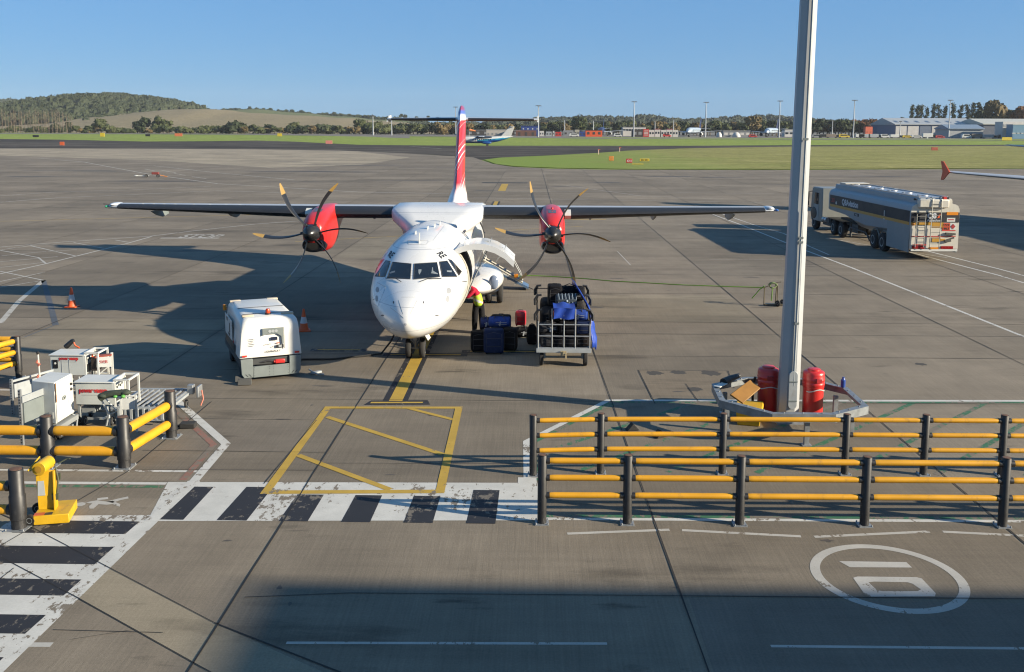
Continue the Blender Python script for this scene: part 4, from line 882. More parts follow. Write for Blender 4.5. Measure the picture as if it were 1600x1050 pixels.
# octagonal guard
gd=empty('octagonal_guard_rail',(5.80,21.52,0),0,'waist-high galvanised octagonal guard rail around the foot of the mast','guard rail')
V=[(-.68,-1.64),(.66,-1.64),(1.58,-.98),(1.62,.55),(.95,1.35),(-.6,1.42),(-1.52,.75),(-1.60,-.62)]
GR=M('guard_rail_zinc',(.31,.335,.35,1),.45,.5,.2,7)
for i in range(8):
    a=Vector((*V[i],0)); b=Vector((*V[(i+1)%8],0)); d=(b-a).normalized(); n_=Vector((d.y,-d.x,0))
    ai=a*.915; bi=b*.915
    z0,z1=.54,.72
    m_=MB(); vs=[Vector((p.x,p.y,z)) for z in(z0,z1) for p in (a+d*.003,b-d*.003,bi-d*.003,ai+d*.003)]
    # channel section: top plate and outer face
    th=.02
    def bx8(p): m_.add(p,[(3,2,1,0),(4,5,6,7),(0,1,5,4),(1,2,6,5),(2,3,7,6),(3,0,4,7)])
    bx8([Vector((p.x,p.y,z)) for z in(z1-th,z1) for p in (a+d*.003,b-d*.003,bi-d*.003,ai+d*.003)])
    ao=a-n_*th; bo=b-n_*th
    bx8([Vector((p.x,p.y,z)) for z in(z0,z1-th) for p in (a+d*.004,b-d*.004,bo-d*.004,ao+d*.004)])
    rl=m_.build('rail',GR,gd,smooth=0)
    c=MB(); mid=(a+b)/2
    for t in(.18,.5,.82):
        p=a.lerp(b,t)*.95; c.cyl((p.x,p.y,z1),(p.x,p.y,z1+.018),.02,n=6)
    c.build('bolt',GALV,rl)
for x,y in ((-1.42,-.58),(1.28,-.82),(.1,-1.5),(1.35,.55),(-1.2,.75),(.1,1.2)):
    m_=MB(); m_.box((x,y,.26),(.10,.10,.50)); m_.box((x,y,.01),(.2,.2,.02)); m_.build('post',GALV,gd)
# red domed bins
def red_bin(x,y,lab,rz):
    o=empty('fire_extinguisher_housing',(x,y,0),rz,lab,'bin','red domed housings inside the octagonal guard')
    m_=MB(); m_.lathe([(.225,0),(.235,.02),(.235,.70),(.245,.705),(.245,.735),(.235,.74)],n=30); m_.build('body',RED,o)
    m_=MB(); m_.lathe([(.25,.74),(.255,.78),(.255,.80),(.247,.81),(.25,.86),(.256,.87),(.256,.89),(.249,.90),(.249,.99),(.236,1.04),(.20,1.062),(.15,1.07),(.145,1.10),(.13,1.108),(.0,1.11)],n=30); hd=m_.build('domed_lid',RED,o,smooth=50)
    m_=MB(); 
    for k in range(7):
        a0=-PI/2-.5+k*.16
        pass
    m_.ext([(-.09,-.262,.84),(.06,-.262,.84),(.06,-.262,.94),(-.09,-.262,.94)],(0,.03,0)); m_.build('flap',M('dark_red',(.36,.012,.02,1),.35),hd,bevel=.01)
    m_=MB(); m_.tube([(math.cos(a)*.243,math.sin(a)*.243,.66+.03*math.sin(a*3)) for a in [-.2-PI*k/12 for k in range(11)]],.010,5); m_.build('tie_cord',WHT2,o); o.scale=(1,1,1.08)
    return o
red_bin(5.58,22.15,'red domed bin left of the mast, behind the tilted yellow grit box',0); red_bin(6.58,21.95,'red domed bin right of the mast with a shadow across its front',.3)
m_=MB(); m_.tube([(5.28,22.3,.03),(5.25,22.3,.7),(5.3,22.25,.9)],.03,6); hh=m_.build('hose_pipe',BLACK,None)
tag(hh,'black upright hose end standing beside the left red bin','hose')
# grit box with its lid up
gb_=empty('grit_box',(5.02,21.55,0),0,'yellow grit box standing inside the left of the guard with its shade-darkened lid propped open','grit bin')
m_=MB(); m_.loft([[Vector((x*k,y*k,z)) for x,y in ((-.28,-.16),(.16,-.28),(.28,.14),(-.16,.26))] for z,k in ((0,1.05),(.02,1.08),(.34,1.25),(.36,1.35),(.41,1.35),(.46,1.28))]); m_.build('tub',YEL2,gb_,bevel=.015)
B0=Vector((5.02,21.55,0)); q4=[atY(1141,616,21.35)-B0,atY(1172,593,21.75)-B0,atY(1189,606,21.65)-B0,atY(1161,630,21.25)-B0]; nn_=((q4[1]-q4[0]).cross(q4[3]-q4[0])).normalized()*.05
m_=MB(); m_.ext(q4,nn_); m_.build('lid',M('shaded_yellow_plastic',(.30,.135,.010,1),.5,0,.15,5),gb_,bevel=.012)  # yellow plastic browned in its colour to stand for the shaded face
# dark items hung over the guard
m_=MB(); m_.tube([(4.55,22.25,.76),(4.75,22.45,.80),(5.0,22.66,.82)],.10,10,r1=.06); q=m_.build('hose_bundle',BLACK,None); tag(q,'black wrapped hose bundle lying on the back left rail of the octagonal guard','hose')
m_=MB(); m_.box((0,0,0),(.4,.16,.02)); q=m_.build('white_board',WHT2,None,loc=(4.45,22.05,.75),rot=(0,0,.9)); tag(q,'small white board lying on the left rail of the octagonal guard beside the black bundle','board')
m_=MB(); m_.lathe([(.05,0),(.055,.02),(.055,.17),(.03,.20),(.028,.24),(0,.24)],n=14); q=m_.build('plastic_bottle',M('blue_plastic',(.03,.08,.35,1),.3),None,loc=(7.30,22.05,.73)); tag(q,'small blue bottle standing on the right rail of the octagonal guard','bottle')
# wheel chocks behind the barrier
for i,(px,py,lab) in enumerate(((988,672,'black wheel chock lying behind the rear barrier, left of the two'),(1031,683,'black wheel chock lying behind the rear barrier, right of the two'))):
    p=g(px,py); m_=MB(); m_.ext([(-.15,-.09,0),(.15,-.09,0),(0,-.09,.16)],(0,.18,0)); q=m_.build('wheel_chock',RUB,None,loc=(p.x,p.y,.01),rot=(0,0,.35*i+.2),bevel=.01); tag(q,lab,'chock','black wheel chocks')
# ------------------------------------------------------------------ traffic cones
def cone(x,y,lab,rz=0):
    o=empty('traffic_cone',(x,y,0),rz,lab,'traffic cone','orange and white traffic cones')
    m_=MB(); m_.box((0,0,.02),(.42,.42,.04)); m_.build('base',ORG,o,bevel=.01)
    m_=MB(); m_.lathe([(.165,.04),(.15,.08),(.113,.27),(.076,.47),(.045,.66),(.04,.70),(.03,.74),(0,.745)],n=24); m_.build('body',ORG,o)
    m_=MB(); m_.lathe([(.117,.265),(.078,.475)],n=24); m_.build('reflective_sleeve',M('reflective_white',(.62,.64,.66,1),.35),o)
cone(-17.20,35.0,'orange and white cone standing alone left of the power unit under the left wing shadow'); cone(-7.56,31.15,'orange and white cone standing between the white ground power unit and the aircraft nose',.3)
# ------------------------------------------------------------------ ground power unit
gp=empty('ground_power_unit',(-6.98,25.02,0),R(25),'white boxy ground power unit with orange beacon and grey bumper, left of the aircraft nose','ground power unit')
def gring(y,w_,z0,z1,r=.16,n=4,lean_=0):
    pts=[(-w_,z0)]
    for k in range(n+1): a=PI-PI/2*k/n; pts.append((-w_+.06+r+math.cos(a)*r,z1-r+math.sin(a)*r))
    for k in range(n+1): a=PI/2-PI/2*k/n; pts.append((w_-.06-r+math.cos(a)*r,z1-r+math.sin(a)*r))
    pts.append((w_,z0)); return [Vector((x,y,z)) for x,z in pts]
m_=MB(); m_.loft([gring(.0,.775,.62,1.50,.22),gring(.03,.785,.62,1.58,.22),gring(.09,.79,.62,1.64,.22),gring(.20,.79,.62,1.68,.20),gring(2.7,.76,.62,1.72,.18),gring(2.9,.75,.62,1.66,.2),gring(3.0,.72,.62,1.45,.2)]); m_.build('canopy',M('gpu_white',(.80,.79,.74,1),.35,0,.04,2,coat=.2),gp,smooth=35,bevel=.01)
m_=MB()
for y in (.55,1.5,2.45): m_.box((0,y,1.705),(1.2,.018,.012))
m_.tube([(x,.33,.62+.0) for x in (-.795,-.795)]+[(-.795,.33,1.5),(-.70,.33,1.66)],.008,5); m_.build('panel_seam',BLKP,gp)
for x,y in ((-.5,.34),(.5,.34),(-.5,2.7),(.5,2.7)):
    m_=MB(); m_.box((x,y,1.70),(.30,.13,.06)); m_.build('lifting_pad',M('cream_cap',(.62,.52,.38,1),.5),gp,bevel=.015)
m_=MB(); m_.lathe([(.075,0),(.075,.03),(.06,.035)],(.02,.42,1.69),16); bc=m_.build('beacon_base',BLACK,gp); m_=MB(); m_.lathe([(.062,.035),(.06,.12),(.045,.15),(0,.155)],(.02,.42,1.69),16); m_.build('beacon_lens',M('beacon_orange',(.65,.07,.015,1),.2),bc)
m_=MB(); m_.lathe([(.05,0),(.05,.16),(0,.17)],(-.78,2.75,1.45),12); m_.build('side_lamp',LAMPY,gp)
gp.scale=(1.05,1,1)
# rear control panel, proud of the face
def gface(name,x0,x1,z0,z1,mat,d=.012,y=-.03):
    m_=MB(); m_.box(((x0+x1)/2,y-d/2,(z0+z1)/2),(abs(x1-x0),d,abs(z1-z0))); return m_.build(name,mat,gp,bevel=.004)
m_=MB(); m_.ext([(-.20,-.055,1.395),(.32,-.055,1.395),(.32,-.055,.95),(.285,-.055,.95),(.27,-.055,1.16),(.16,-.055,1.24),(-.10,-.055,1.24),(-.20,-.055,1.20)],(0,.03,0)); m_.build('control_surround',GREYP,gp)
m_=MB(); m_.ext([(.33,-.045,1.395),(.345,-.045,1.395),(.345,-.045,.82),(.33,-.045,.82)],(0,.02,0)); m_.build('door_gap',GREYP,gp)
gface('display',0.0,.17,1.06,1.15,NAVY,.01,-.035); gface('latch',.14,.32,.85,.93,BLACK,.02,-.035); gface('latch_plate',.19,.27,.86,.92,LGREY,.006,-.056)
gface('orange_label',.14,.22,.965,.99,ORG,.006,-.035)
for x,z_ in ((-.12,.96),(-.02,.965),(.05,.885)): gface('knob',x-.012,x+.012,z_-.012,z_+.012,BLACK,.012,-.035)
for x in (-.02,.06,.14):
    m_=MB(); m_.lathe([(.035,0),(.04,.008),(.022,.008)],(x,-.056,1.315),14,axis=(0,-1,0)); m_.build('maker_badge_ring',LGREY,gp)
lettering('maker_lettering','GUINAULT',INKC,gp,(-.12,-.042,.745),(1,0,0),(0,0,1),.36,.045)
m_=MB()
for k in range(5):
    m_.box((-.47+(.01 if k%2 else 0),-.034,1.13-k*.045),(.15-.03*(k%3),.004,.012))
m_.build('instruction_text',GREYSK,gp)
for x in (-.66,.66): gface('rear_marker_light',x-.06,x+.06,.66,.71,REDM,.014,-.032)
# side panel, black vent, lettering on the shaded side
def gside(name,y0,y1,z0,z1,mat,d=.01):
    m_=MB(); m_.box((-.787-d/2,(y0+y1)/2,(z0+z1)/2),(d,abs(y1-y0),abs(z1-z0))); return m_.build(name,mat,gp)
gside('side_vent',.7,2.6,.62,.84,BLKP); gside('side_hatch',1.2,2.55,.87,1.42,M('gpu_white'),.015); 
lettering('side_lettering','POWER',INKC,gp,(-.806,1.15,1.26),(0,-1,0),(0,0,1),.5,.08); 
m_=MB(); m_.box((-.806,1.6,1.16),(.006,.10,.26)); m_.box((-.806,2.1,1.33),(.006,.16,.1)); m_.box((-.806,1.75,.96),(.006,.26,.07)); m_.build('side_mark',INKC,gp); m_=MB(); m_.box((-.806,.85,.92),(.006,.22,.06)); m_.build('red_side_mark',REDINK,gp)
# chassis
m_=MB(); m_.box((0,1.5,.50),(1.44,3.0,.16)); m_.box((-.73,1.5,.50),(.07,3.1,.22)); m_.box((.73,1.5,.50),(.07,3.1,.22)); m_.build('chassis',M('chassis_dark',(.05,.055,.055,1),.6,0,.2,5),gp,bevel=.01)
for sg in(-1,1):
    m_=MB(); m_.ext([(sg*.76,-.06,.60),(sg*.46,-.06,.60),(sg*.46,-.06,.10),(sg*.68,-.06,.10),(sg*.74,-.06,.2)],(0,.10,0)); m_.build('rear_corner_plate',GREYP,gp,bevel=.006)
m_=MB(); m_.box((0,-.03,.24),(.91,.05,.30)); bp=m_.build('rear_bumper_plate',GREYP,gp,bevel=.006)
m_=MB()
for x in(-.42,-.05,.05,.42):
    for z_ in(.14,.22,.30,.36): m_.cyl((x,-.06,z_),(x,-.052,z_),.009,n=6)
m_.build('rivet',BLACK,bp)
for sg in(-1,1):
    m_=MB()
    for k in(0,1): 
        x=sg*(.53+.08*k); m_.ext([(x-.03*sg,-.064,.13),(x-.01*sg,-.064,.13),(x+.05*sg,-.064,.20),(x+.03*sg,-.064,.20)],(0,.005,0))
    m_.build('drain_slot',BLKP,gp,smooth=0)
m_=MB(); m_.tube([(-.4,.05,.45),(-.1,.0,.50),(.1,.0,.48)],.035,8); m_.box((-.2,.1,.46),(.3,.15,.12)); m_.build('coupling_pin',BLACK,gp)
m_=MB(); m_.box((.22,-.02,.475),(.26,.10,.11)); m_.cyl((.1,-.02,.475),(.05,-.02,.475),.05,.03); m_.build('red_connector',RED,gp,bevel=.03)
for x,y,r in ((-.62,.55,.24),(.55,.45,.24),(-.62,2.5,.24),(.55,2.5,.24)):
    m_=MB(); m_.lathe([(.1,-.09),(r-.05,-.09),(r,-.06),(r,.06),(r-.05,.09),(.1,.09)],(x,y,r),22,axis=(1,0,0)); wh=m_.build('wheel',RUB,gp); m_=MB(); m_.lathe([(0,-.05),(r*.6,-.092),(r*.6,.092),(0,.05)],(x,y,r),16,axis=(1,0,0)); m_.build('rim',LGREY,wh)
for x,y,rz,lab in ((-7.52,24.42,.2,'grey wheel chock against the left rear wheel of the ground power unit'),(-7.70,24.75,.3,'black wheel chock tucked behind the other one under the ground power unit')):
    m_=MB(); m_.ext([(-.17,-.12,0),(.17,-.12,0),(.17,.02,.14),(-.17,.02,.14)],(0,.01,0)) if False else m_.add([(-.18,-.12,0),(.18,-.12,0),(.18,.12,0),(-.18,.12,0),(-.17,-.04,.15),(.17,-.04,.15),(.17,.05,.15),(-.17,.05,.15)],[(3,2,1,0),(4,5,6,7),(0,1,5,4),(1,2,6,5),(2,3,7,6),(3,0,4,7)])
    q=m_.build('wheel_chock',M('chock_grey',(.07,.07,.065,1),.8),None,loc=(x,y,.01),rot=(0,0,rz),bevel=.012); tag(q,lab,'chock','black wheel chocks')
m_=MB(); m_.tube([(-6.1,25.6,.12),(-5.95,25.5,.06),(-5.8,25.4,.04),(-5.65,25.45,.03)],.02,6); m_.box((-5.9,25.6,.04),(.3,.1,.05),rz=.8); q=m_.build('tow_bar',LGREY,None); tag(q,'small folded metal foot on the ground at the right side of the ground power unit','tow bar')
# ------------------------------------------------------------------ power units, cabinet and trolleys behind the left barrier
def wheel(parent,x,y,r,wd,name='wheel',ax=(1,0,0),z=None):
    m_=MB(); z=r if z is None else z
    m_.lathe([(r*.35,-wd/2),(r*.85,-wd/2),(r,-wd*.3),(r,wd*.3),(r*.85,wd/2),(r*.35,wd/2)],(x,y,z),20,axis=ax); w_=m_.build(name,RUB,parent); m_=MB(); m_.lathe([(.0,-wd*.4),(r*.5,-wd*.52),(r*.5,wd*.52),(0,wd*.4)],(x,y,z),14,axis=ax); m_.build('rim',LGREY,w_); return w_
PV=M('power_unit_grey_white',(.58,.61,.58,1),.4,0,.06,4)
def power_unit(x,y,rz,lab,extra):
    o=empty('power_unit',(x,y,0),rz,lab,'power unit','white wheeled power units behind the left barrier')
    W_,D_=.86,.62; z0,z1=.47,.98
    m_=MB(); m_.box((0,D_/2,(z0+z1)/2),(W_,D_,z1-z0)); m_.build('housing',PV,o,bevel=.012)
    m_=MB(); m_.box((0,D_/2,z1+.012),(W_+.05,D_+.06,.022)); m_.build('roof_panel',WHT2,o,bevel=.006)
    m_=MB()
    # open tubular frame past the right end
    for yy in(.02,D_-.02):
        for a,b in (((W_/2+.02,z0-.1),(W_/2+.02,z1+.06)),((W_/2+.34,z0-.1),(W_/2+.34,z1+.06))): m_.box((a[0],yy,(a[1]+b[1])/2),(.04,.04,b[1]-a[1]))
        m_.box((W_/2+.18,yy,z1+.06),(.36,.04,.04)); m_.box((W_/2+.18,yy,z0-.1),(.36,.04,.04))
    for xx in(W_/2+.02,W_/2+.34): m_.box((xx,D_/2,z1+.06),(.04,D_-.08,.04))
    m_.build('cable_frame',WHT2,o)
    m_=MB()
    for k in range(5): m_.box((W_/2+.006,.12+k*.09,z1-.12-.03*(k%2)),(.01,.05,.05))
    m_.box((W_/2+.006,.3,.62),(.012,.3,.2)); m_.build('socket_panel',M('panel_dark',(.06,.065,.065,1),.5),o)
    if extra:
        m_=MB(); m_.box((W_/2+.18,.3,.72),(.14,.3,.34)); m_.build('cable_reel',M('reel_dark',(.03,.02,.015,1),.6),o); m_=MB(); m_.tube([(W_/2+.18+.09*math.cos(a),.22+.04*a/6,.92+.05*math.sin(a)) for a in [k*.5 for k in range(26)]],.014,5); m_.build('orange_cable',ORG,o)
        m_=MB(); m_.box((-.30,-.006,.76),(.13,.012,.22)); gp_=m_.build('gauge_panel',INKC,o); m_=MB(); m_.lathe([(.025,0),(.03,.006)],(-.30,-.016,.78),12,axis=(0,1,0)); m_.build('dial',WHT2,gp_)
        m_=MB()
        for xx in(-.14,.05): m_.box((xx,-.003,.68),(.006,.006,.38))
        m_.box((-.04,-.003,.87),(.55,.006,.006)); m_.build('hatch_line',GREYSK,o)
    for s_,t_ in (('power',-.22),): pass
    lettering('maker_lettering_dark','power',REDINK,o,(-.20 if extra else -.34,-.008,.87 if extra else .76),(1,0,0),(0,0,1),.24 if extra else .315,.085 if extra else .10,.05)
    lettering('maker_lettering_red','vamp',M('red_decal2',(.62,.03,.03,1),.5),o,(.05 if extra else -.015,-.008,.87 if extra else .76),(1,0,0),(0,0,1),.24 if extra else .315,.085 if extra else .10,.05)
    m_=MB(); m_.box((-.02,-.004,.82 if extra else .70),(.5,.004,.006))
    m_.build('underline',GREYSK,o)
    m_=MB()
    for xx in(-.38,.38):
        for yy in(.05,D_-.05): m_.box((xx,yy,.28),(.05,.05,.36))
    m_.box((0,D_/2,.24),(W_+.2,.05,.05)); m_.box((0,.05,.14),(W_,.05,.05)); m_.box((-.2,.25,.33),(.3,.3,.14)); m_.tube([(.3,-.05,.45),(.32,-.08,.2),(.28,-.1,.02)],.025,6); m_.build('undercarriage',M('frame_grey',(.28,.30,.30,1),.5),o)
    for xx,yy in ((-.38,.0),(.38,.0),(-.38,D_),(.38,D_)): wheel(o,xx,yy,.10,.05)
    return o
p=g(122.6,633,.46); q=g(175,633,.46); power_unit((p.x+q.x)/2,p.y,R(1),'white power unit with red lettering standing nearest the viewer behind the left barrier',False)
p=g(83,588,.44); q=g(130,588,.44); pu2=power_unit((p.x+q.x)/2,p.y,R(1),'white power unit with red lettering and gauge panel standing behind the other one',True)
# small white stand with red sign behind the rear unit
o=empty('control_stand',(-10.85,23.6,0),R(12),'white slanted stand with a small red notice right of the rear power unit','stand')
m_=MB(); m_.box((0,0,.78),(.34,.03,.26),rx=-.2); m_.box((.17,.12,.50),(.05,.05,.98)); m_.box((-.17,.12,.42),(.05,.05,.84)); m_.tube([(-.15,.1,.45),(.15,.1,.7)],.02,6); m_.build('frame',WHT2,o); lettering('notice','POWER',REDINK,o,(-.12,-.045,.76),(1,0,0),(0,.2,1),.22,.07)
m_=MB(); m_.box((-.02,.12,.92),(.40,.22,.03),ry=-.12); m_.build('top_panel',M('red_brown_top',(.45,.10,.06,1),.6),o)
# black cap and orange strap above the rear unit
p=atY(112,537,g(105,588,.44).y+.75)
o=empty('capped_cable_plug',(p.x,p.y,1.0),0,'black capped plug with an orange cable resting on top of the rear white power unit','plug')
m_=MB(); m_.tube([(-.16,0,.02),(-.06,0,.11),(.02,0,.18),(.06,0,.19)],.07,10,r1=.05); m_.build('cap',BLACK,o); m_=MB(); m_.tube([(.05,0,.15),(.09,0,.06),(.2,0,.0)],.022,6); m_.build('cable',ORG,o)
# ---- white cabinet
B=g(88,662,.38); A_=g(59.5,659.5,.38); Cc=g(118,643,.38)
ccn=empty('electrical_cabinet',(B.x,B.y,0),0,'tall white two-door electrical cabinet with rust streaks on a wheeled frame behind the left barrier','cabinet')
u=(A_-B); v=(Cc-B); H_=.82
u=u.normalized()*.56; v=v.normalized()*.80; H_=.90
m_=MB(); z0=.38; vs=[Vector((0,0,z0)),v+Vector((0,0,z0)),u+v+Vector((0,0,z0)),u+Vector((0,0,z0))]; vs=[Vector((p_.x,p_.y,z0)) for p_ in vs]; vs+=[p_+Vector((0,0,H_+(.0))) for p_ in vs]
m_.add(vs,[(3,2,1,0),(4,5,6,7),(0,1,5,4),(1,2,6,5),(2,3,7,6),(3,0,4,7)]); m_.build('body',WHT2,ccn,bevel=.01)
vn=v.normalized(); nn=Vector((v.y,-v.x,0)).normalized()
def door(t0,t1,nm):
    m_=MB(); a=v*t0+nn*.004; b=v*t1+nn*.004; m_.add([p_+Vector((0,0,z_)) for z_ in(z0+.02,z0+H_-.02) for p_ in (a,b,b+nn*.02,a+nn*.02)],[(3,2,1,0),(4,5,6,7),(0,1,5,4),(1,2,6,5),(2,3,7,6),(3,0,4,7)]); return m_.build(nm,WHT2,ccn,bevel=.005)
d1=door(.02,.68,'door'); d2=door(.695,.985,'door')
m_=MB(); c_=v*.42+nn*.035+Vector((0,0,z0+.48)); m_.tube([c_+vn*.08*math.cos(a)+Vector((0,0,.04*math.sin(a))) for a in [k*.6 for k in range(11)]],.008,5); m_.box(c_+Vector((0,0,0)),(.05,.03,.04)); m_.build('handle',GREYP,d1)
m_=MB(); c_=v*.82+nn*.03+Vector((0,0,z0+.70)); m_.box(c_,(.08,.03,.05)); m_.build('name_plate',BLACK,d2); m_=MB(); m_.lathe([(.035,0),(.03,.03),(0,.035)],v*.84+nn*.024+Vector((0,0,z0+.58)),12,axis=nn); m_.build('switch',BLACK,d2)
m_=MB()
for z_,w_ in ((H_-.10,.03),(H_-.35,.025),(H_-.22,.018)):
    a=v*.012+nn*.026; m_.box(a+Vector((0,0,z0+z_)),(w_,.006,.16),rz=math.atan2(v.y,v.x))
m_.build('rust_streak',M('rust',(.35,.17,.05,1),.8,0,.4,20),ccn)
m_=MB()
for p_ in (u*.9+v*.1,u*.9+v*.9,u*.1+v*.1,u*.1+v*.9): m_.box(p_+Vector((0,0,.2)),(.04,.04,.36))
m_.tube([v*.9+Vector((0,0,.38)),v*.95+nn*.1+Vector((0,0,.3)),v*.7+nn*.15+Vector((0,0,.02))],.02,6); m_.box((u+v)/2+Vector((0,0,.10)),(.5,.7,.04)); m_.build('stand_frame',M('frame_grey'),ccn)
for p_ in (u*.9+v*.1,u*.9+v*.9,u*.1+v*.1,u*.1+v*.9): wheel(ccn,p_.x,p_.y,.06,.03)
# ---- grey trolley with perforated posts at the left
o=empty('storage_trolley',(-10.9,19.4,0),0,'galvanised trolley frame with perforated uprights and grey side boards left of the white cabinet','trolley')
def wl(px,py,Y): return atY(px,py,Y)-Vector((-10.9,19.4,0))
def perf(a,b,parent):
    m_=MB(); d=(b-a); m_.box((a+b)/2,(.055,.055,d.length)); k=m_.build('upright',GALV,parent); m2=MB(); n=int(d.length/.06)
    for i in range(n): m2.box(a+d*((i+.5)/n)+Vector((0,-.029,0)),(.022,.006,.026))
    m2.build('slot',BLKP,k)
a=wl(36,703,19.2); perf(Vector((a.x,a.y,0)),Vector((a.x,a.y,1.28)),o); b=wl(20,640,21.6); perf(Vector((b.x,b.y,.0)),Vector((b.x,b.y,.85)),o)
c1=Vector((a.x,a.y,0)); c2=Vector((b.x,b.y,0)); c3=c1+Vector((.26,1.1,0)); c4=c2+Vector((.55,1.3,0))
m_=MB(); 
def board(p0,p1,z0,z1,t=.03):
    d=(p1-p0).normalized(); n_=Vector((-d.y,d.x,0))*t
    m_.add([Vector((q.x,q.y,z)) for z in(z0,z1) for q in (p0,p1,p1+n_,p0+n_)],[(3,2,1,0),(4,5,6,7),(0,1,5,4),(1,2,6,5),(2,3,7,6),(3,0,4,7)])
board(c1+Vector((.06,.02,0)),c3,.56,.98); m_.build('side_board',GREYP,o); m_=MB(); board(c2+Vector((.06,.02,0)),c4-Vector((.1,.2,0)),.40,.72); m_.build('side_board',LGREY,o)
m_=MB(); board(c1+Vector((.06,-.02,0)),c3+Vector((0,-.02,0)),1.0,1.14); m_.build('top_rail',LGREY,o); m_=MB(); board(c2+Vector((.0,.02,0)),c4-Vector((.1,.2,0)),.76,.81);m_.build('top_rail',LGREY,o)
m_=MB(); m_.box(c1+Vector((.3,.9,.3)),(.5,.9,.1)); m_.tube([c1+Vector((.1,.4,.5)),c1+Vector((.3,.5,.55)),c1+Vector((.4,.7,.5))],.03); m_.box(c1+Vector((.35,.6,.56)),(.08,.12,.14)); m_.build('tray',M('frame_grey'),o)
wheel(o,c1.x+.45,c1.y+.7,.12,.07); wheel(o,c1.x+.55,c1.y+1.6,.12,.07)
# red and white marker pole
o=empty('marker_pole',tuple(g(66,640)),0,'thin white pole with faded red tape rising behind the white cabinet','pole')
hp=1.35
m_=MB(); m_.tube([(0,0,0),(-.03,0,hp)],.022,8); m_.build('shaft',M('pole_white',(.6,.56,.5,1),.6),o); m_=MB(); 
for z_ in (1.16,.80): m_.tube([(-.03,-.02,z_+.05),(-.06,-.03,z_),(.02,-.03,z_-.05),(-.03,-.02,z_-.08)],.028,6)
m_.build('red_tape',M('faded_red',(.55,.18,.12,1),.7),o); m_=MB(); m_.lathe([(.03,0),(.035,.05),(.0,.08)],(-.03,0,hp),10); m_.build('cap',BLACK,o)
# low roller rack / dolly on the right of the power units
o=empty('roller_dolly',(-8.75,21.4,0),0,'low grey roller dolly with ladder-like side rails behind the corner of the left barrier','dolly')
m_=MB(); 
for yy in(-.5,1.05): m_.box((-.1,yy,.40),(1.3,.06,.05))
for xx in(-.72,.52): m_.box((xx,.28,.36),(.06,1.6,.06))
m_.build('frame',LGREY,o)
m_=MB()
for k in range(9): m_.cyl((-.65+k*.14,-.42,.40),(-.65+k*.14,.98,.40),.03,n=10)
m_.build('rollers',GALV,o)
m_=MB()
for k in range(8): m_.box((-.55+k*.14,-.55,.27),(.05,.05,.26))
m_.box((-.06,-.55,.14),(1.15,.05,.03)); m_.build('ladder_side',LGREY,o)
m_=MB(); m_.box((.50,-.40,.45),(.12,.12,.30)); m_.build('corner_bracket',GALV,o,bevel=.01); m_=MB(); m_.box((.58,.9,.46),(.14,.16,.22)); m_.box((.78,.9,.42),(.05,.3,.26)); m_.build('corner_bracket',GALV,o,bevel=.01)
m_=MB(); m_.tube([(.85,.85,.45),(.9,.8,.25),(.85,.75,.1)],.02,6); m_.build('red_rope',M('faded_red'),o)
for xx,yy in ((-.6,-.3),(.45,-.3),(-.6,.9),(.45,.9)): wheel(o,xx,yy,.1,.05)
# white stand with a dark green bag on it
o=empty('sign_stand',(-9.0,20.25,0),R(8),'small white folding sign stand right of the nearest power unit','stand')
m_=MB(); m_.box((.16,0,.68),(.30,.03,.24)); 
for x,t in((.02,0),(.30,.12)): m_.box((x,t,.42),(.04,.04,.84))
m_.tube([(-.45,.15,.78),(.0,0,.84),(.3,0,.86)],.018,6); m_.tube([(-.45,.15,.78),(-.3,.2,.4),(-.32,.25,.02)],.022,6); m_.tube([(-.4,.3,.75),(-.15,.25,.45),(-.45,.2,.3)],.018,6); m_.build('frame',WHT2,o)
m_=MB(); m_.tube([(-.48,.05,.80),(-.35,.05,.88),(-.1,.06,.91),(.12,.08,.93)],.085,12,r1=.07); m_.ball((-.40,.05,.86),(.12,.12,.06)); m_.ball((.08,.08,.92),(.12,.1,.06)); q=m_.build('tool_bag',M('dark_green_cloth',(.045,.06,.04,1),.8,0,.3,12),None,loc=(-8.98,20.25,0)); tag(q,'dark green sausage-shaped bag lying on top of the small white stand','bag')
m_=MB(); m_.ball((-.12,.0,.85),(.05,.05,.035)); m_.ball((.06,-.02,.86),(.05,.05,.04)); m_.build('green_tag',M('bright_green',(.10,.35,.06,1),.6),q)
# ------------------------------------------------------------------ yellow hose reel stand
o=empty('hose_reel_stand',(-8.30,15.72,0),R(14),'yellow steel stand with a drum on top and flat wheeled base beside the left crossing','reel stand')
m_=MB(); m_.box((.10,-.02,.10),(.56,.66,.16)); m_.build('base',YEL2,o,bevel=.01)
m_=MB(); m_.ext([(-.16,-.06,.18),(.12,-.06,.18),(.12,-.06,.34),(.10,-.06,.86),(-.18,-.06,.86)],(0,.03,0)); m_.ext([(.10,-.14,.18),(.10,.06,.18),(.10,.04,.86),(.10,-.10,.86)],(.03,0,0)); m_.build('column',YEL2,o,bevel=.004)
m_=MB(); m_.cyl((-.10,-.16,.93),(-.02,.20,.93),.115,n=26); dr=m_.build('drum',YEL2,o,bevel=.006); m_=MB(); m_.lathe([(.055,0),(.06,.012),(.02,.014),(0,.014)],(-.103,-.163,.93),16,axis=(-.2,-.98,0)); m_.build('drum_hub',M('drum_hub_orange',(.45,.24,.02,1),.5),dr)
m_=MB(); m_.add([(-.24,-.10,.88),(-.12,-.16,1.0),(-.04,.2,1.0),(-.18,.2,.90),(-.30,-.08,.90)],[(0,1,2,3),(0,3,4)]); m_.tube([(-.28,-.12,.90),(-.14,.12,1.06)],.012,6); m_.build('guide_plate',YEL2,o)
m_=MB(); m_.box((-.10,-.066,.56),(.12,.008,.26),taper=.8); m_.build('data_label',M('label_grey',(.42,.45,.46,1),.5),o)
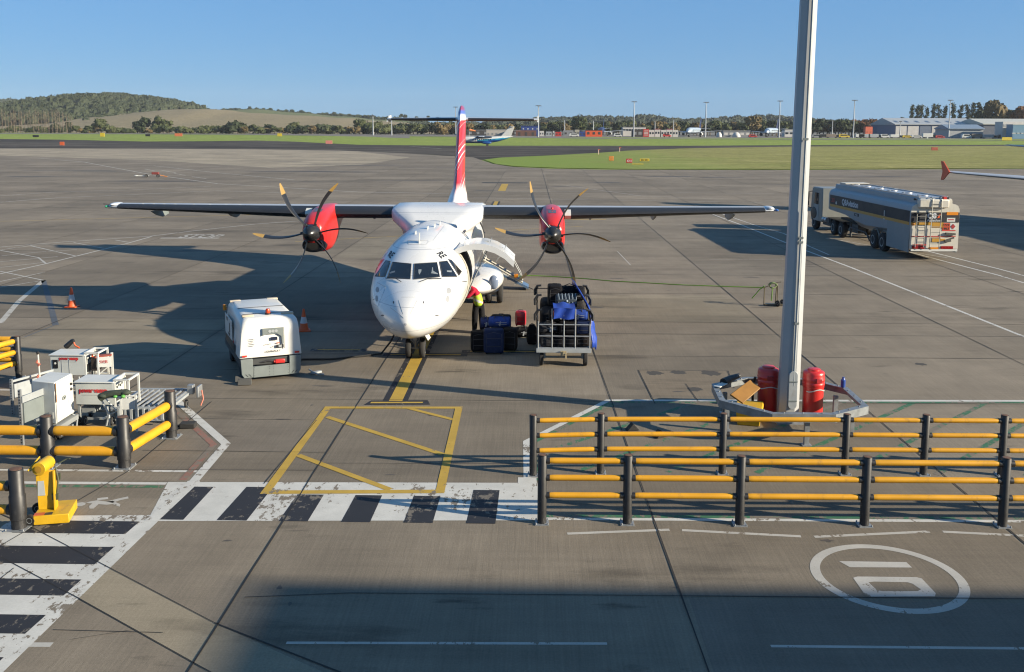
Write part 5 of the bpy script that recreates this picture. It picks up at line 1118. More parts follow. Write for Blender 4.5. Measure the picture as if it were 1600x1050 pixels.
m_=MB(); m_.tube([(.13,-.02,.92),(.17,-.04,.7),(.15,-.05,.48),(.12,-.06,.40)],.016,6); m_.tube([(.15,.1,.92),(.28,.15,.98),(.34,.12,.99)],.012,6); m_.box((.12,-.08,.40),(.10,.06,.10)); m_.box((.17,.02,.72),(.05,.06,.10)); m_.build('winch_cable',M('wire_dark',(.06,.07,.04,1),.5),o)
m_=MB(); m_.box((-.10,-.27,.1835),(.16,.12,.006),rz=0); m_.build('warning_label',M('orange_red_label',(.60,.12,.04,1),.5),o); m_=MB(); m_.box((.05,-.28,.1835),(.12,.10,.006)); m_.build('data_plate',M('plate_dark',(.05,.05,.05,1),.4),o)
for x in(-.24,): wheel(o,x,-.30,.10,.06,ax=(.3,1,0)); wheel(o,x,.22,.10,.06,ax=(.3,1,0))
# ------------------------------------------------------------------ green hose and its stand
m_=MB(); pts=[g(*p_) for p_ in ((752,431),(780,434),(830,431),(870,433),(915,436),(960,440),(1010,442.5),(1070,446),(1130,448),(1180,449.5),(1196,450))]
m_=MB(); m_.tube([p_+Vector((0,0,.02)) for p_ in pts],.022,6); q=m_.build('water_hose',M('green_hose',(.14,.30,.03,1),.5),None); tag(q,'thin green hose lying across the apron between the airstair and the mast','hose')
P_=g(1205,478)
o=empty('hose_stand',tuple(P_),0,'low metal hose stand with two red-rimmed wheels partly behind the mast','hose stand')
m_=MB(); m_.tube([(-.28,0,.03),(-.28,0,.72),(-.10,0,.78)],.022,6); m_.tube([(.22,0,.05),(.22,0,.80)],.022,6); m_.tube([(.20,.2,.05),(.24,.2,.88),(.4,.2,.90)],.022,6); m_.box((.1,.05,.06),(.7,.22,.04)); m_.build('frame',M('brass_brown',(.16,.13,.08,1),.5,.3),o)
m_=MB(); m_.tube([(.06+.13*math.cos(a),.02*a,.78+.10*math.sin(a)) for a in [k*.5 for k in range(20)]],.03,6); m_.build('hose_coil',M('hose_grey_green',(.20,.26,.10,1),.6),o); m_=MB(); m_.tube([(-.28,0,.78),(-.45,.1,.6),(-.7,.2,.25)],.02,6); m_.tube([(.02,0,.7),(.0,0,.2)],.02,6); m_.build('hose_tail',M('green_hose'),o)
wheel(o,.22,-.12,.12,.06,ax=(1,.5,0)); wheel(o,.45,.1,.12,.06,ax=(1,.5,0))
# ------------------------------------------------------------------ baggage trolley
cx0,cx1,cy0,cy1=.17,1.66,26.55,29.9
bt=empty('baggage_trolley',((cx0+cx1)/2,cy0,0),0,'galvanised baggage trolley piled with bags, its grid end towards the viewer','baggage trolley'); O=Vector(((cx0+cx1)/2,cy0,0)); hw=(cx1-cx0)/2
m_=MB(); m_.box((0,(cy1-cy0)/2,.52),(2*hw,cy1-cy0,.05)); m_.box((0,-.02,.49),(2*hw+.06,.05,.12)); m_.build('bed',LGREY,bt,bevel=.006)
m_=MB(); m_.box((.02,-.10,.44),(.10,.14,.10)); m_.box((.06,-.16,.36),(.05,.05,.16)); m_.box((-.06,-.10,.42),(.06,.08,.14)); m_.build('tow_coupling',M('rusty_coupling',(.42,.34,.20,1),.7,0,.3,20),bt)
m_=MB(); xs=[-hw+.02,-hw*.45,0,hw*.43,hw-.02]; tops=[1.32,1.68,1.50,1.68,1.26]
for x,t in zip(xs,tops): m_.tube([(x,.0,.52),(x,.0,t)],.020,8)
for z_ in (.90,1.23): m_.tube([(-hw+.02,-.0,z_),(hw-.02,-.0,z_)],.018,8)
m_.tube([(-hw,-.0,.56),(hw,-.0,.56)],.018,8); m_.build('front_grid',GALV,bt)
DK=M('dark_handle',(.035,.03,.026,1),.5)
def hoop(x,y,z0,z1,s):
    m_=MB(); m_.tube([(x,y,.55),(x-.02*s,y,z0),(x-.06*s,y,z0+.12),(x+.10*s,y,z1),(x+.16*s,y+.0,z1)],.022,8); return m_.build('side_frame',DK,bt)
L_=cy1-cy0
for sg,xx in ((-1,-hw),(1,hw)):
    for y_,h_ in ((.1,1.45),(L_*.33,1.70),(L_*.66,1.80)):
        m_=MB(); m_.tube([(xx,y_,.55),(xx,y_,h_-.12),(xx+.04*sg,y_,h_),(xx-.02*sg,y_,h_+.14)],.02,8)
        m_.build('side_frame',DK,bt)
        m_=MB(); m_.tube([(xx+.07*sg,y_,h_-.12),(xx+.08*sg,y_,h_+.05),(xx+.0*sg,y_,h_+.17),(xx-.12*sg,y_,h_+.18)],.035,8); m_.build('hook_arm',BLACK,bt)
    m_=MB(); m_.tube([(xx,.1,.95),(xx,L_-.1,.95)],.018,6); m_.tube([(xx,.1,.75),(xx,L_-.1,.75)],.018,6); m_.tube([(xx,.1,1.22),(xx,L_*.33,1.60)],.018,6); m_.build('side_bar',DK,bt)
m_=MB(); m_.tube([(-hw,L_-.02,.55),(-hw,L_-.02,1.75)],.02); m_.tube([(hw,L_-.02,.55),(hw,L_-.02,1.75)],.02); m_.tube([(-hw,L_-.02,1.7),(hw,L_-.02,1.7)],.02); m_.build('rear_frame',DK,bt)
for y_ in (.25,L_-.35):
    m_=MB(); m_.cyl((-hw+.12,y_,.24),(hw-.12,y_,.24),.03); m_.box((-hw*.75,y_,.36),(.1,.3,.26)); m_.box((hw*.75,y_,.36),(.1,.3,.26)); m_.build('axle',GREYP,bt)
for x,y in ((-hw+.12,.25),(hw-.12,.25),(-hw+.12,L_-.35),(hw-.12,L_-.35)): wheel(bt,x,y,.24,.12)
# ---- bags
def rbox(mb,c,d,r=.06,rz=0,rx=0,ry=0,mi=0,sag=.0):
    "soft-edged bag body"
    e=Euler((rx,ry,rz)).to_matrix(); c=Vector(c); rings=[]
    for t,k in ((-1,.90),(-.93,.97),(-.75,1),(0,1+sag),(.75,1),(.93,.97),(1,.90)):
        ring=[]
        for q in range(28):
            a=2*PI*(q+.5)/28; ca,sa=math.cos(a),math.sin(a); x=abs(ca)**.22*(1 if ca>=0 else -1)*d[0]/2*k; z=abs(sa)**.22*(1 if sa>=0 else -1)*d[2]/2*k
            ring.append(c+e@Vector((x,t*d[1]/2,z)))
        rings.append(ring)
    mb.loft(rings,mi); return mb
def fab(n,c,r=.8):
    m=M('fabric_'+n,c,r,0,.25,14,bump=.3); m.node_tree.nodes['Principled BSDF'].inputs['Specular IOR Level'].default_value=.12; return m
FB=fab('black',(.010,.010,.012,1)); FN=fab('navy',(.022,.036,.095,1)); FDB=fab('dark_brown',(.020,.016,.015,1)); FBL=fab('blue',(.03,.07,.30,1)); FR=M('red_hardshell',(.55,.015,.03,1),.3,0,.1,5)
def suitcase(x,y,z,w_,d_,h_,mat,lab,rz=0,rx=0,wheels=True,group=None,hand=True,label_extra=None,ry=0):
    o=empty('suitcase',(x,y,z),rz,lab,'suitcase',group); o.rotation_euler=(rx,ry,rz)
    m_=MB(); rbox(m_,(0,0,h_/2+.03),(w_,d_,h_),sag=.02); m_.build('shell',mat,o,smooth=50)
    m_=MB(); 
    for zz in (.3,.62): m_.box((0,-d_/2-.004,h_*zz+.03),(w_*.72,.012,.012))
    m_.tube([(-w_*.36,-d_/2*.98,.1),(-w_*.38,-d_/2*1.0,h_*.85),(0,-d_/2*1.0,h_*.93),(w_*.38,-d_/2*1.0,h_*.85),(w_*.36,-d_/2*.98,.1)],.006,5); m_.build('zip_line',M('zip_dark',(.05,.05,.055,1),.4),o)
    if hand:
        m_=MB(); m_.tube([(-.07,0,h_+.02),(-.07,0,h_+.06),(.07,0,h_+.06),(.07,0,h_+.02)],.012,6); m_.build('handle',BLACK,o)
    if wheels:
        for sx in(-1,1):
            m_=MB(); m_.cyl((sx*w_*.36-.02,-d_*.3,.03),(sx*w_*.36+.02,-d_*.3,.03),.03,n=12); m_.build('wheel',BLACK,o)
    return o
GL='luggage standing on the apron beside the aircraft nose'
s1=suitcase(-1.60,28.42,0,.46,.28,.60,FB,'black upright suitcase, leftmost of the cases on the ground beside the nose',.15,group=GL)
s2=suitcase(-1.13,28.22,0,.60,.34,.72,FN,'big dark navy upright suitcase standing in the middle of the row on the ground',.05,group=GL)
s3=suitcase(-.64,28.62,0,.42,.36,.66,FDB,'dark brown upright suitcase on the right side of the navy one',-.1,group=GL)
def duffel(x,y,z,L_,r,mat,lab,rz=0,ends=None,trim=None,cat='bag',rx=0):
    o=empty('holdall',(x,y,z),rz,lab,cat); o.rotation_euler=(rx,0,rz)
    m_=MB(); m_.loft([[Vector((t*L_/2,math.cos(a)*r*k,r*.82+math.sin(a)*r*k*.82*(1 if math.sin(a)>0 else .95))) for a in [2*PI*q/20 for q in range(20)]] for t,k in ((-1,.75),(-.96,.93),(-.85,1),(-.3,1.03),(.3,1.02),(.85,1),(.96,.93),(1,.75))]); m_.build('body',mat,o,smooth=60)
    m_=MB(); m_.tube([(-L_*.42,0,r*1.67),(-L_*.1,.02,r*1.69),(L_*.42,0,r*1.67)],.010,5); m_.tube([(-L_*.25,-r*.8,r*1.2),(-L_*.2,-r*.4,r*1.75),(0,-r*.1,r*1.95),(L_*.2,-r*.4,r*1.75),(L_*.25,-r*.8,r*1.2)],.014,6); m_.build('strap',trim or BLACK,o)
    m_=MB(); m_.box((L_*.15,-r*1.0,r*.7),(L_*.4,.02,.012)); m_.box((L_*.1,-r*1.02,r*.95),(L_*.5,.02,.012)); m_.box((L_*.05,-r*1.03,r*.75),(.04,.02,.14),ry=.2); m_.build('piping',M('pale_piping',(.35,.37,.40,1),.5),o)
    return o
duffel(-.98,28.95,.63,.66,.21,FBL,'bright navy-blue holdall with pale piping lying on top of the standing suitcases',-.05)
duffel(-1.42,29.0,.60,.30,.20,fab('midblue',(.025,.04,.14,1)),'short rounded blue bag beside the blue holdall on top of the black suitcase',.1)
suitcase(-.95,29.45,.35,.62,.3,.55,FB,'black case standing behind the blue holdall',0,wheels=False)
suitcase(-.35,30.6,.35,.34,.26,.46,FR,'red hard-shell suitcase standing on a dark bag behind the row',-.1,wheels=True)
duffel(-.30,30.5,0,.42,.20,FB,'black round bag with pale straps lying under the red suitcase',.15)
def backpack(x,y,z,w_,d_,h_,mat,lab,rz=0,rx=0,ry=0):
    o=empty('backpack',(x,y,z),rz,lab,'backpack'); o.rotation_euler=(rx,ry,rz); m_=MB(); rings=[]
    for k in range(11):
        t=k/10; s=math.sin(PI*(.12+.80*t))**.45*(1-.2*t)
        rings.append([Vector((math.cos(a)*w_/2*s,math.sin(a)*d_/2*s,h_*t)) for a in [2*PI*q/18 for q in range(18)]])
    m_.loft(rings); m_.build('body',mat,o,smooth=60); m_=MB(); rbox(m_,(0,-d_*.45,h_*.33),(w_*.7,d_*.4,h_*.42)); m_.build('front_pocket',mat,o,smooth=60)
    m_=MB(); m_.tube([(-w_*.2,0,h_*.97),(0,-.02,h_*1.08),(w_*.2,0,h_*.97)],.012,5); m_.build('top_loop',BLACK,o); return o
backpack(.02,29.5,0,.40,.30,.62,FB,'tall black backpack standing between the red suitcase and the trolley',.1)
m_=MB(); 
# load of the trolley: every bag its own thing
zb=.555
def T(x,y): return (O.x+x,O.y+y)
x,y=T(-.50,.25); suitcase(x,y,zb,.36,.36,.35,fab('charcoal',(.035,.035,.04,1)),'small charcoal case on the trolley bed behind the left grid bay',.1,wheels=False,hand=False)
x,y=T(-.17,.24); suitcase(x,y,zb,.34,.34,.32,FB,'black case on the trolley bed in the second grid bay',0,wheels=False,hand=False)
x,y=T(.17,.24); suitcase(x,y,zb,.34,.34,.32,fab('soft_black',(.018,.017,.018,1)),'black case on the trolley bed in the third grid bay',0,wheels=False,hand=False)
x,y=T(.53,.24); suitcase(x,y,zb,.38,.34,.34,FDB,'dark case with a grey patch on the trolley bed at the right end',0,wheels=False,hand=False)
x,y=T(-.46,.32); duffel(x,y,zb+.36,.56,.19,fab('charcoal',(.035,.035,.04,1)),'dark grey bag with pale straps lying in the left of the trolley, second layer',.3)
x,y=T(.12,.30); suitcase(x,y,zb+.35,.52,.4,.33,FB,'black case in the second layer at the middle of the trolley',0,wheels=False,hand=False)
x,y=T(.55,.30); suitcase(x,y,zb+.36,.38,.4,.34,FN,'dark navy case in the second layer at the right of the trolley',0,wheels=False,hand=False)
x,y=T(-.12,.45); duffel(x,y,zb+.70,.58,.20,FB,'black holdall in the third layer left of the middle grid bar',.1)
x,y=T(.40,.45); duffel(x,y,zb+.70,.58,.20,FBL,'blue holdall in the third layer right of the middle grid bar',-.1)
x,y=T(0,1.3); suitcase(x,y,zb,1.3,1.1,.85,FB,'large black case at the middle of the trolley bed',0,wheels=False,hand=False)
x,y=T(.0,2.4); suitcase(x,y,zb,1.3,1.0,.95,fab('soft_black',(.018,.017,.018,1)),'large black case at the far end of the trolley bed',0,wheels=False,hand=False)
x,y=T(-.22,1.9); suitcase(x,y,zb+.86,.42,.55,.62,FB,'black upright case at the back left on top of the load',.05,wheels=False)
x,y=T(.22,2.1); duffel(x,y,zb+.98,.90,.27,FB,'black holdall across the back on top of the load',.05)
x,y=T(.10,1.2); o=empty('plaid_bag',(x,y,zb+1.0),.05,'grey striped bag lying on the trolley load in front of the black holdall','bag')
m_=MB(); rbox(m_,(0,0,.14),(.62,.42,.26),rx=.3); m_.build('body',fab('slate',(.05,.065,.08,1)),o,smooth=60); m_=MB(); 
for k in range(6): m_.tube([(-.24+.1*k,-.24,.10),(-.22+.1*k,-.17,.25),(-.22+.1*k,.1,.34)],.010,4)
m_.ball((0,-.235,.17),(.035,.02,.035)); m_.build('pale_stripe',M('pale_stripe',(.35,.42,.48,1),.6),o)
x,y=T(-.50,.1); m_=MB(); rbox(m_,(0,0,0),(.05,.20,.2)); q=m_.build('orange_tag',ORG,None,loc=(O.x-.30,O.y+.12,1.52),rot=(0,.5,0)); tag(q,'small orange label tag hanging behind the upper left of the trolley grid','tag')
# blue covers
TB=M('blue_tarpaulin',(.02,.07,.42,1),.35,0,.2,6,bump=.5)
m_=MB(); vs=[];nx=10;ny=6
for j in range(ny+1):
    for i in range(nx+1):
        u=i/nx; v=j/ny; vs.append((-.30+.62*u+.04*math.sin(v*3)*(.5-u),-.03-.03*math.sin(u*9+v*2)-.0*v,1.70-.30*v+.015*math.sin(u*7)))
vs2=[(a,b+.015,c) for a,b,c in vs]; fs=[(j*(nx+1)+i,j*(nx+1)+i+1,(j+1)*(nx+1)+i+1,(j+1)*(nx+1)+i) for j in range(ny) for i in range(nx)]
m_.add([(a+.0,b+.0,c) for a,b,c in vs],fs)
# top of the cover lying back over the load
m_.add([(-.30+.62*i/nx,-.03+.9*j/5 -.03*math.sin(i*.9)*(1-j/5),1.70-.10*j/5*math.sin(i)*.3) for j in range(6) for i in range(nx+1)],[(j*(nx+1)+i,j*(nx+1)+i+1,(j+1)*(nx+1)+i+1,(j+1)*(nx+1)+i) for j in range(5) for i in range(nx)])
q=m_.build('blue_cover',TB,None,loc=(O.x,O.y,0),smooth=60); tag(q,'creased blue cover hanging over the upper middle of the trolley grid','cover')
m_=MB(); path=[(.34,2.2,2.05,.10),(.44,1.9,2.02,.18),(.54,1.5,1.93,.20),(.64,1.1,1.78,.19),(.74,.8,1.60,.15),(.82,.45,1.42,.10),(.84,.3,1.25,.12),(.83,.25,1.05,.18),(.86,.2,.88,.19),(.88,.2,.70,.18),(.87,.18,.55,.15)]
vs=[]; 
for k,(a,b,c,w_) in enumerate(path):
    for j in range(7):
        t=j/6-.5; vs.append((a+w_*t*.9+.015*math.sin(k*2.1+j*1.7),b+.22*t*(1 if k>4 else .2)+.02*math.sin(j*2.3+k),c+w_*.9*abs(t)*-.6+.04*math.sin(j*1.3+k*.9)*.5+(-.1*t if k>5 else -.35*t)))
m_.add(vs,[(k*7+j,k*7+j+1,(k+1)*7+j+1,(k+1)*7+j) for k in range(len(path)-1) for j in range(6)]); q=m_.build('blue_sheet',TB,None,loc=(O.x,O.y,0),smooth=60); so_=q.modifiers.new('thick','SOLIDIFY'); so_.thickness=.02; tag(q,'long crumpled blue sheet running down the right side of the trolley load','cover')
# ------------------------------------------------------------------ baggage handler
def skin_body(name,J,E_,mats,parent,sub=2,matfn=None,root=0):
    me=bpy.data.meshes.new(name); me.from_pydata([j[0] for j in J],E_,[]); o=bpy.data.objects.new(name,me); COL.objects.link(o)
    md=o.modifiers.new('s','SKIN'); md.use_smooth_shade=True; sv=me.skin_vertices[0].data
    for i,j in enumerate(J): sv[i].radius=j[1] if hasattr(j[1],'__len__') else (j[1],j[1]); sv[i].use_root=(i==root)
    sb=o.modifiers.new('u','SUBSURF'); sb.levels=sub; sb.render_levels=sub
    bpy.context.view_layer.update(); dg=bpy.context.evaluated_depsgraph_get(); me2=bpy.data.meshes.new_from_object(o.evaluated_get(dg)); bpy.data.objects.remove(o)
    me2.name=name; me2.materials.clear()
    for m in mats: me2.materials.append(m)
    for p in me2.polygons: p.use_smooth=True; p.material_index=matfn(p.center) if matfn else 0
    o=bpy.data.objects.new(name,me2); COL.objects.link(o); o.parent=parent; return o
PX,PY=-1.75,31.1
pp=empty('person',(PX,PY,0),0,'person in red top, yellow-green vest and dark trousers leaning into the aircraft behind its nose','person')
# leaning over to the left (towards the hull), feet apart
J=[((0,0,.95),(.19,.15)),((.09,.05,.90),(.13,.12)),((.11,.04,.50),(.115,.11)),((.12,.06,.12),(.09,.09)),((.10,-.10,.04),(.05,.04)),
   ((-.09,-.02,.90),(.13,.12)),((-.12,-.06,.50),(.115,.11)),((-.13,0,.12),(.09,.09)),((-.17,-.15,.04),(.05,.04)),
   ((-.02,0,1.12),(.18,.14)),((-.06,.0,1.30),(.19,.14)),((-.14,.0,1.45),(.15,.12)),((-.24,0,1.52),(.06,.06)),((-.30,0,1.56),(.05,.05)),
   ((-.14,-.19,1.42),(.07,.07)),((-.32,-.27,1.24),(.055,.055)),((-.54,-.20,1.18),(.038,.038)),((-.60,-.18,1.16),(.03,.03)),
   ((-.14,.19,1.42),(.07,.07)),((-.34,.27,1.26),(.055,.055)),((-.56,.20,1.20),(.038,.038)),((-.62,.18,1.18),(.03,.03))]
E_=[(0,1),(1,2),(2,3),(3,4),(0,5),(5,6),(6,7),(7,8),(0,9),(9,10),(10,11),(11,12),(12,13),(11,14),(14,15),(15,16),(16,17),(11,18),(18,19),(19,20),(20,21)]
TRO=fab('trousers',(.016,.016,.018,1)); RTP=fab('red_top',(.50,.02,.05,1)); BOOT=M('boot_black',(.015,.014,.013,1),.5)
def mf(c):
    if c.z<.12: return 2
    if c.z<1.0: return 0
    if c.x<-.235 and abs(c.y)<.10 and c.z>1.4: return 3
    if c.x<-.53: return 3
    return 1
skin_body('body',J,E_,[TRO,RTP,BOOT,SKIN],pp,2,mf)
J2=[((.02,0,.86),(.235,.18)),((-.01,0,1.08),(.225,.17)),((-.05,0,1.24),(.215,.165)),((-.07,0,1.30),(.20,.16))]
skin_body('high_visibility_vest',J2,[(0,1),(1,2),(2,3)],[M('hi_vis',(.45,.62,.03,1),.6,0,.15,8),M('reflective_white')],pp,2,lambda c:1 if abs((c.z-1.12)+.5*(c.x+.06))<.03 else 0)
m_=MB(); m_.ball((-.36,0,1.64),(.085,.078,.115),16,12); m_.ball((-.435,0,1.625),(.02,.014,.02)); m_.ball((-.36,.08,1.64),(.02,.012,.03)); m_.ball((-.36,-.08,1.64),(.02,.012,.03)); m_.box((-.435,0,1.585),(.012,.05,.008)); hd=m_.build('head',SKIN,pp,smooth=80)
m_=MB(); m_.ball((-.345,0,1.665),(.092,.086,.108),16,10); m_.build('hair',M('dark_hair',(.02,.013,.01,1),.7),pp,smooth=80)
m_=MB()
for sy in(-.03,.03): m_.ball((-.43,sy,1.655),(.012,.012,.009))
m_.build('eyes',INKC,hd)
for sy,hx,hz in ((-.18,-.60,1.16),(.18,-.62,1.18)):
    m_=MB(); m_.ball((hx-.04,sy,hz-.01),(.05,.038,.018),12,8)
    for k,(dy,l) in enumerate(((-.028,.065),(-.010,.078),(.010,.074),(.028,.058))): m_.tube([(hx-.07,sy+dy,hz-.01),(hx-.07-l*.55,sy+dy*1.2,hz-.025),(hx-.07-l,sy+dy*1.2,hz-.055)],.0085,6,r1=.006)
    s_=1 if sy>0 else -1; m_.tube([(hx-.02,sy-s_*.035,hz-.01),(hx-.05,sy-s_*.06,hz-.025),(hx-.08,sy-s_*.06,hz-.04)],.010,6,r1=.007)
    m_.build('hand',SKIN,pp,smooth=70)
m_=MB(); m_.box((.14,-.03,.62),(.01,.05,.02)); m_.build('reflective_patch',M('reflective_white'),pp)
# ------------------------------------------------------------------ fuel tanker
TW=2.5
p=atY(1420,390,49.6)
tk=empty('fuel_tanker',(p.x+TW/2,49.6,0),R(1.6),'long articulated fuel tanker with navy band, gold stripe and rear ladders, on the right','tanker lorry')
TWH=M('tanker_white',(.66,.63,.54,1),.45,0,.07,1.2,scuff=((.35,.30,.22,1),.4,3)); TSH=M('tanker_white_shaded',(.30,.335,.36,1),.42,0,.10,1,scuff=((.20,.20,.19,1),.5,1.5)); TNV=M('tanker_navy',(.012,.014,.022,1),.5,0,.1,2); TGD=M('tanker_gold',(.55,.30,.04,1),.4,0,.06,2)  # tank body is a darker copy of the white, coloured as its shaded side
h=TW/2
def tring(y,zb,zt=2.92,zd=3.22,w_=h,belly=1.35):
    half=[(.0,zb),(w_*.62,zb),(w_*.98,belly),(w_,1.65),(w_,2.50),(w_*.985,2.68),(w_*.93,2.82),(w_*.84,2.90),(w_*.74,2.93),(w_*.68,2.96),(w_*.66,zd-.03),(w_*.62,zd),(0,zd)]
    if zd<2.97: half[9:]=[(w_*.68,2.935),(w_*.60,2.94),(w_*.4,2.945),(0,2.95)]
    r=[Vector((x,y,z)) for x,z in half]; return r+[Vector((-x,y,z)) for x,z in half[::-1][1:-1]]
m_=MB(); m_.loft([tring(0,1.0,zd=3.16),tring(.02,1.0,zd=3.20),tring(.10,1.0),tring(3.0,1.0),tring(6.2,.86,belly=1.2),tring(8.3,.95),tring(9.6,1.45,belly=1.52),tring(12.35,1.5,belly=1.6),tring(12.7,1.55,w_=h*.97,belly=1.7),tring(12.85,1.7,w_=h*.86,belly=1.8)]); tb=m_.build('tank',TSH,tk,smooth=25)
m_=MB(); m_.loft([tring(-.012,1.0,zd=3.12),tring(-.002,1.0,zd=3.2)]); m_.build('rear_end',TWH,tk,smooth=25)  # sunlit rear keeps the lighter tone of the tank
for sg in (-1,1):
    for nm,z0,z1,mt,d in (('navy_band',1.98,2.56,TNV,.006),('gold_stripe',1.82,1.98,TGD,.007)):
        m_=MB(); m_.box((sg*(h+d),6.25,(z0+z1)/2),(.012,12.2,z1-z0)); m_.build(nm,mt,tb,smooth=0)
lettering('operator_lettering','Q8Aviation',M('letter_white',(.60,.64,.68,1),.5),tk,(-h-.016,10.15,2.10),(0,-1,0),(0,0,1),2.75,.34,.04)
lettering('hazard_lettering','203',REDINK,tk,(-h-.016,12.05,2.12),(0,-1,0),(0,0,1),.55,.26,.02)
m_=MB(); m_.ext([(-h-.016,11.30,2.10),(-h-.016,11.16,2.24),(-h-.016,11.02,2.10),(-h-.016,11.16,1.99)],(-.004,0,0)); m_.build('hazard_diamond',WHT2,tk)
m_=MB(); m_.box((-h-.01,7.6,1.68),(.02,.7,.16)); pv=m_.build('side_plate',INKC,tk); lettering('plate_number','K26',M('letter_white'),pv,(-h-.024,7.75,1.64),(0,-1,0),(0,0,1),.35,.09)
m_=MB(); m_.cyl((-h-.02,3.4,2.0),(-h-.02,3.4,2.3),.03); m_.box((-h-.01,3.45,1.84),(.03,.16,.06)); m_.build('vent_pipe',WHT2,tk)
# walkway on the roof
m_=MB()
for x in(-.72,.72): m_.box((x,6.2,3.26),(.06,11.8,.08))
for y in (1.6,3.6,5.6,7.6,9.6,11.4): m_.cyl((0,y,3.20),(0,y,3.30),.28,n=18)
m_.box((0,6.2,3.235),(1.2,11.6,.02)); m_.build('roof_walkway',ALU,tk)
m_=MB(); m_.box((0,11.6,3.33),(1.5,1.0,.06)); m_.build('roof_cover',TWH,tk)
# rear skirt cabinet left and right
for sg in(-1,1):
    m_=MB(); m_.box((sg*(h-.02),1.55,1.12),(.06,2.9,1.42)); m_.build('side_skirt',M('skirt_grey',(.27,.31,.32,1),.5,0,.1,2),tk,bevel=.01)
# rear face
def rf(nm,x0,x1,z0,z1,mt,d=.01,y=0):
    m_=MB(); m_.box(((x0+x1)/2,y-d/2-.016,(z0+z1)/2),(x1-x0,d,z1-z0)); return m_.build(nm,mt,tk,smooth=0)
rf('rear_panel',-h,h,.62,1.66,TWH,.04,.03)
rf('rear_navy_band',-h+.01,h-.01,1.98,2.50,TNV,.012); rf('rear_gold_stripe',-h+.01,.15,1.84,1.98,TGD,.012); rf('gold_block',-.14,.45,1.72,1.975,TGD,.02); rf('gold_block',-.12,.32,.98,1.2,TGD,.05,.0); rf('gold_block',.35,.55,1.04,1.14,TGD,.05)
rf('yellow_plate',.58,1.17,2.36,2.52,LAMPY,.02); rf('white_notice',.60,1.03,2.02,2.22,WHT2,.02); rf('notice_lines',.66,.96,2.10,2.15,REDINK,.024)
rf('orange_hazard_plate',.38,.78,1.56,1.95,M('hazard_orange',(.68,.08,.02,1),.5),.02); rf('white_hazard_plate',.79,1.08,1.60,1.95,WHT2,.02); rf('red_bar',.38,1.08,1.54,1.585,REDM,.022)
m_=MB(); m_.ext([(.935,-.045,1.64),(1.06,-.045,1.775),(.935,-.045,1.91),(.81,-.045,1.775)],(0,-.006,0)); m_.build('flame_diamond',M('diamond_red',(.40,.02,.02,1),.5),tk)
for z_,t_ in ((1.78,'1223'),(1.60,'1863')): lettering('hazard_number',t_,INKC,tk,(.42,-.042,z_+.01),(1,0,0),(0,0,1),.32,.12)
rf('red_line',-h+.05,1.1,1.25,1.275,REDM,.045)
lettering('rear_lettering_large','Q8',M('letter_white'),tk,(-.42,-.034,2.20),(1,0,0),(0,0,1),.48,.26,.05); lettering('rear_lettering_small','Aviation',M('letter_white'),tk,(-.44,-.034,2.02),(1,0,0),(0,0,1),.74,.13,.02)
m_=MB(); m_.ext([(.10,-.034,2.20),(.22,-.034,2.22),(.26,-.034,2.44),(.16,-.034,2.34)],(0,-.004,0)); m_.build('orange_sail',ORG,tk)
# rear top box, lamps, bumper, ladders
m_=MB(); m_.box((-.15,-.02,2.96),(1.55,.34,.44)); m_.build('roof_end_box',TWH,tk,bevel=.06)
m_=MB(); m_.box((.42,-.02,3.24),(.16,.2,.14)); m_.build('red_beacon',REDM,tk); m_=MB(); m_.cyl((.62,0,3.1),(.62,0,3.28),.05); m_.cyl((-.95,.3,3.1),(-.95,.3,3.2),.07); m_.build('vent_valve',BLACK,tk)
rf('bumper_bar',-h+.05,h-.05,.50,.60,WHT2,.08,-.02); rf('number_plate',-.28,.22,.60,.70,LAMPY,.03,-.05); rf('lamp_cluster',-1.12,-.50,.62,.76,M('lamp_red',(.32,.01,.012,1),.25),.05,-.02); rf('lamp_cluster',.36,.98,.62,.76,M('lamp_red'),.05,-.02); rf('red_marker_strip',-1.1,-.4,.80,.84,REDM,.05,-.02)
m_=MB(); m_.box((.80,-.10,1.40),(.5,.10,.10),ry=.08); m_.box((.75,-.10,1.12),(.5,.08,.06),ry=-.3); m_.box((.70,-.08,1.02),(.3,.08,.1),ry=-.2); m_.build('hose_couplings',M('coupling_dark',(.10,.10,.09,1),.5,.3),tk)
def ladder(x0,x1,z0,z1,rungs,top,nm='ladder'):
    m_=MB()
    for x in(x0,x1):
        pts=[(x-.04,-.24,z0),(x,-.22,z1)]
        if top: pts+=[(x,-.20,z1+.12),(x+.0,-.08,z1+.22),(x,.1,z1+.20),(x,.18,z1+.08)]
        m_.tube(pts,.022,8)
    for k in range(rungs):
        z_=z0+(z1-z0)*(k+.6)/rungs; m_.cyl((x0-.03*(1-(z_-z0)/(z1-z0)),-.23,z_),(x1-.03*(1-(z_-z0)/(z1-z0)),-.23,z_),.016,n=6)
    return m_.build(nm,M('ladder_metal',(.42,.41,.36,1),.4,.5,.1,5),tk)
ladder(-1.02,-.58,.72,2.42,6,False); ladder(-.26,.22,.72,3.06,8,True)
m_=MB(); m_.box((-.80,-.10,2.46),(.5,.14,.03)); m_.box((-1.0,-.12,2.03),(.4,.05,.05)); m_.build('ladder_bracket',BLACK,tk); m_=MB(); m_.ball((-1.12,-.05,1.88),(.07,.06,.07)); m_.build('side_marker',LAMPY,tk)
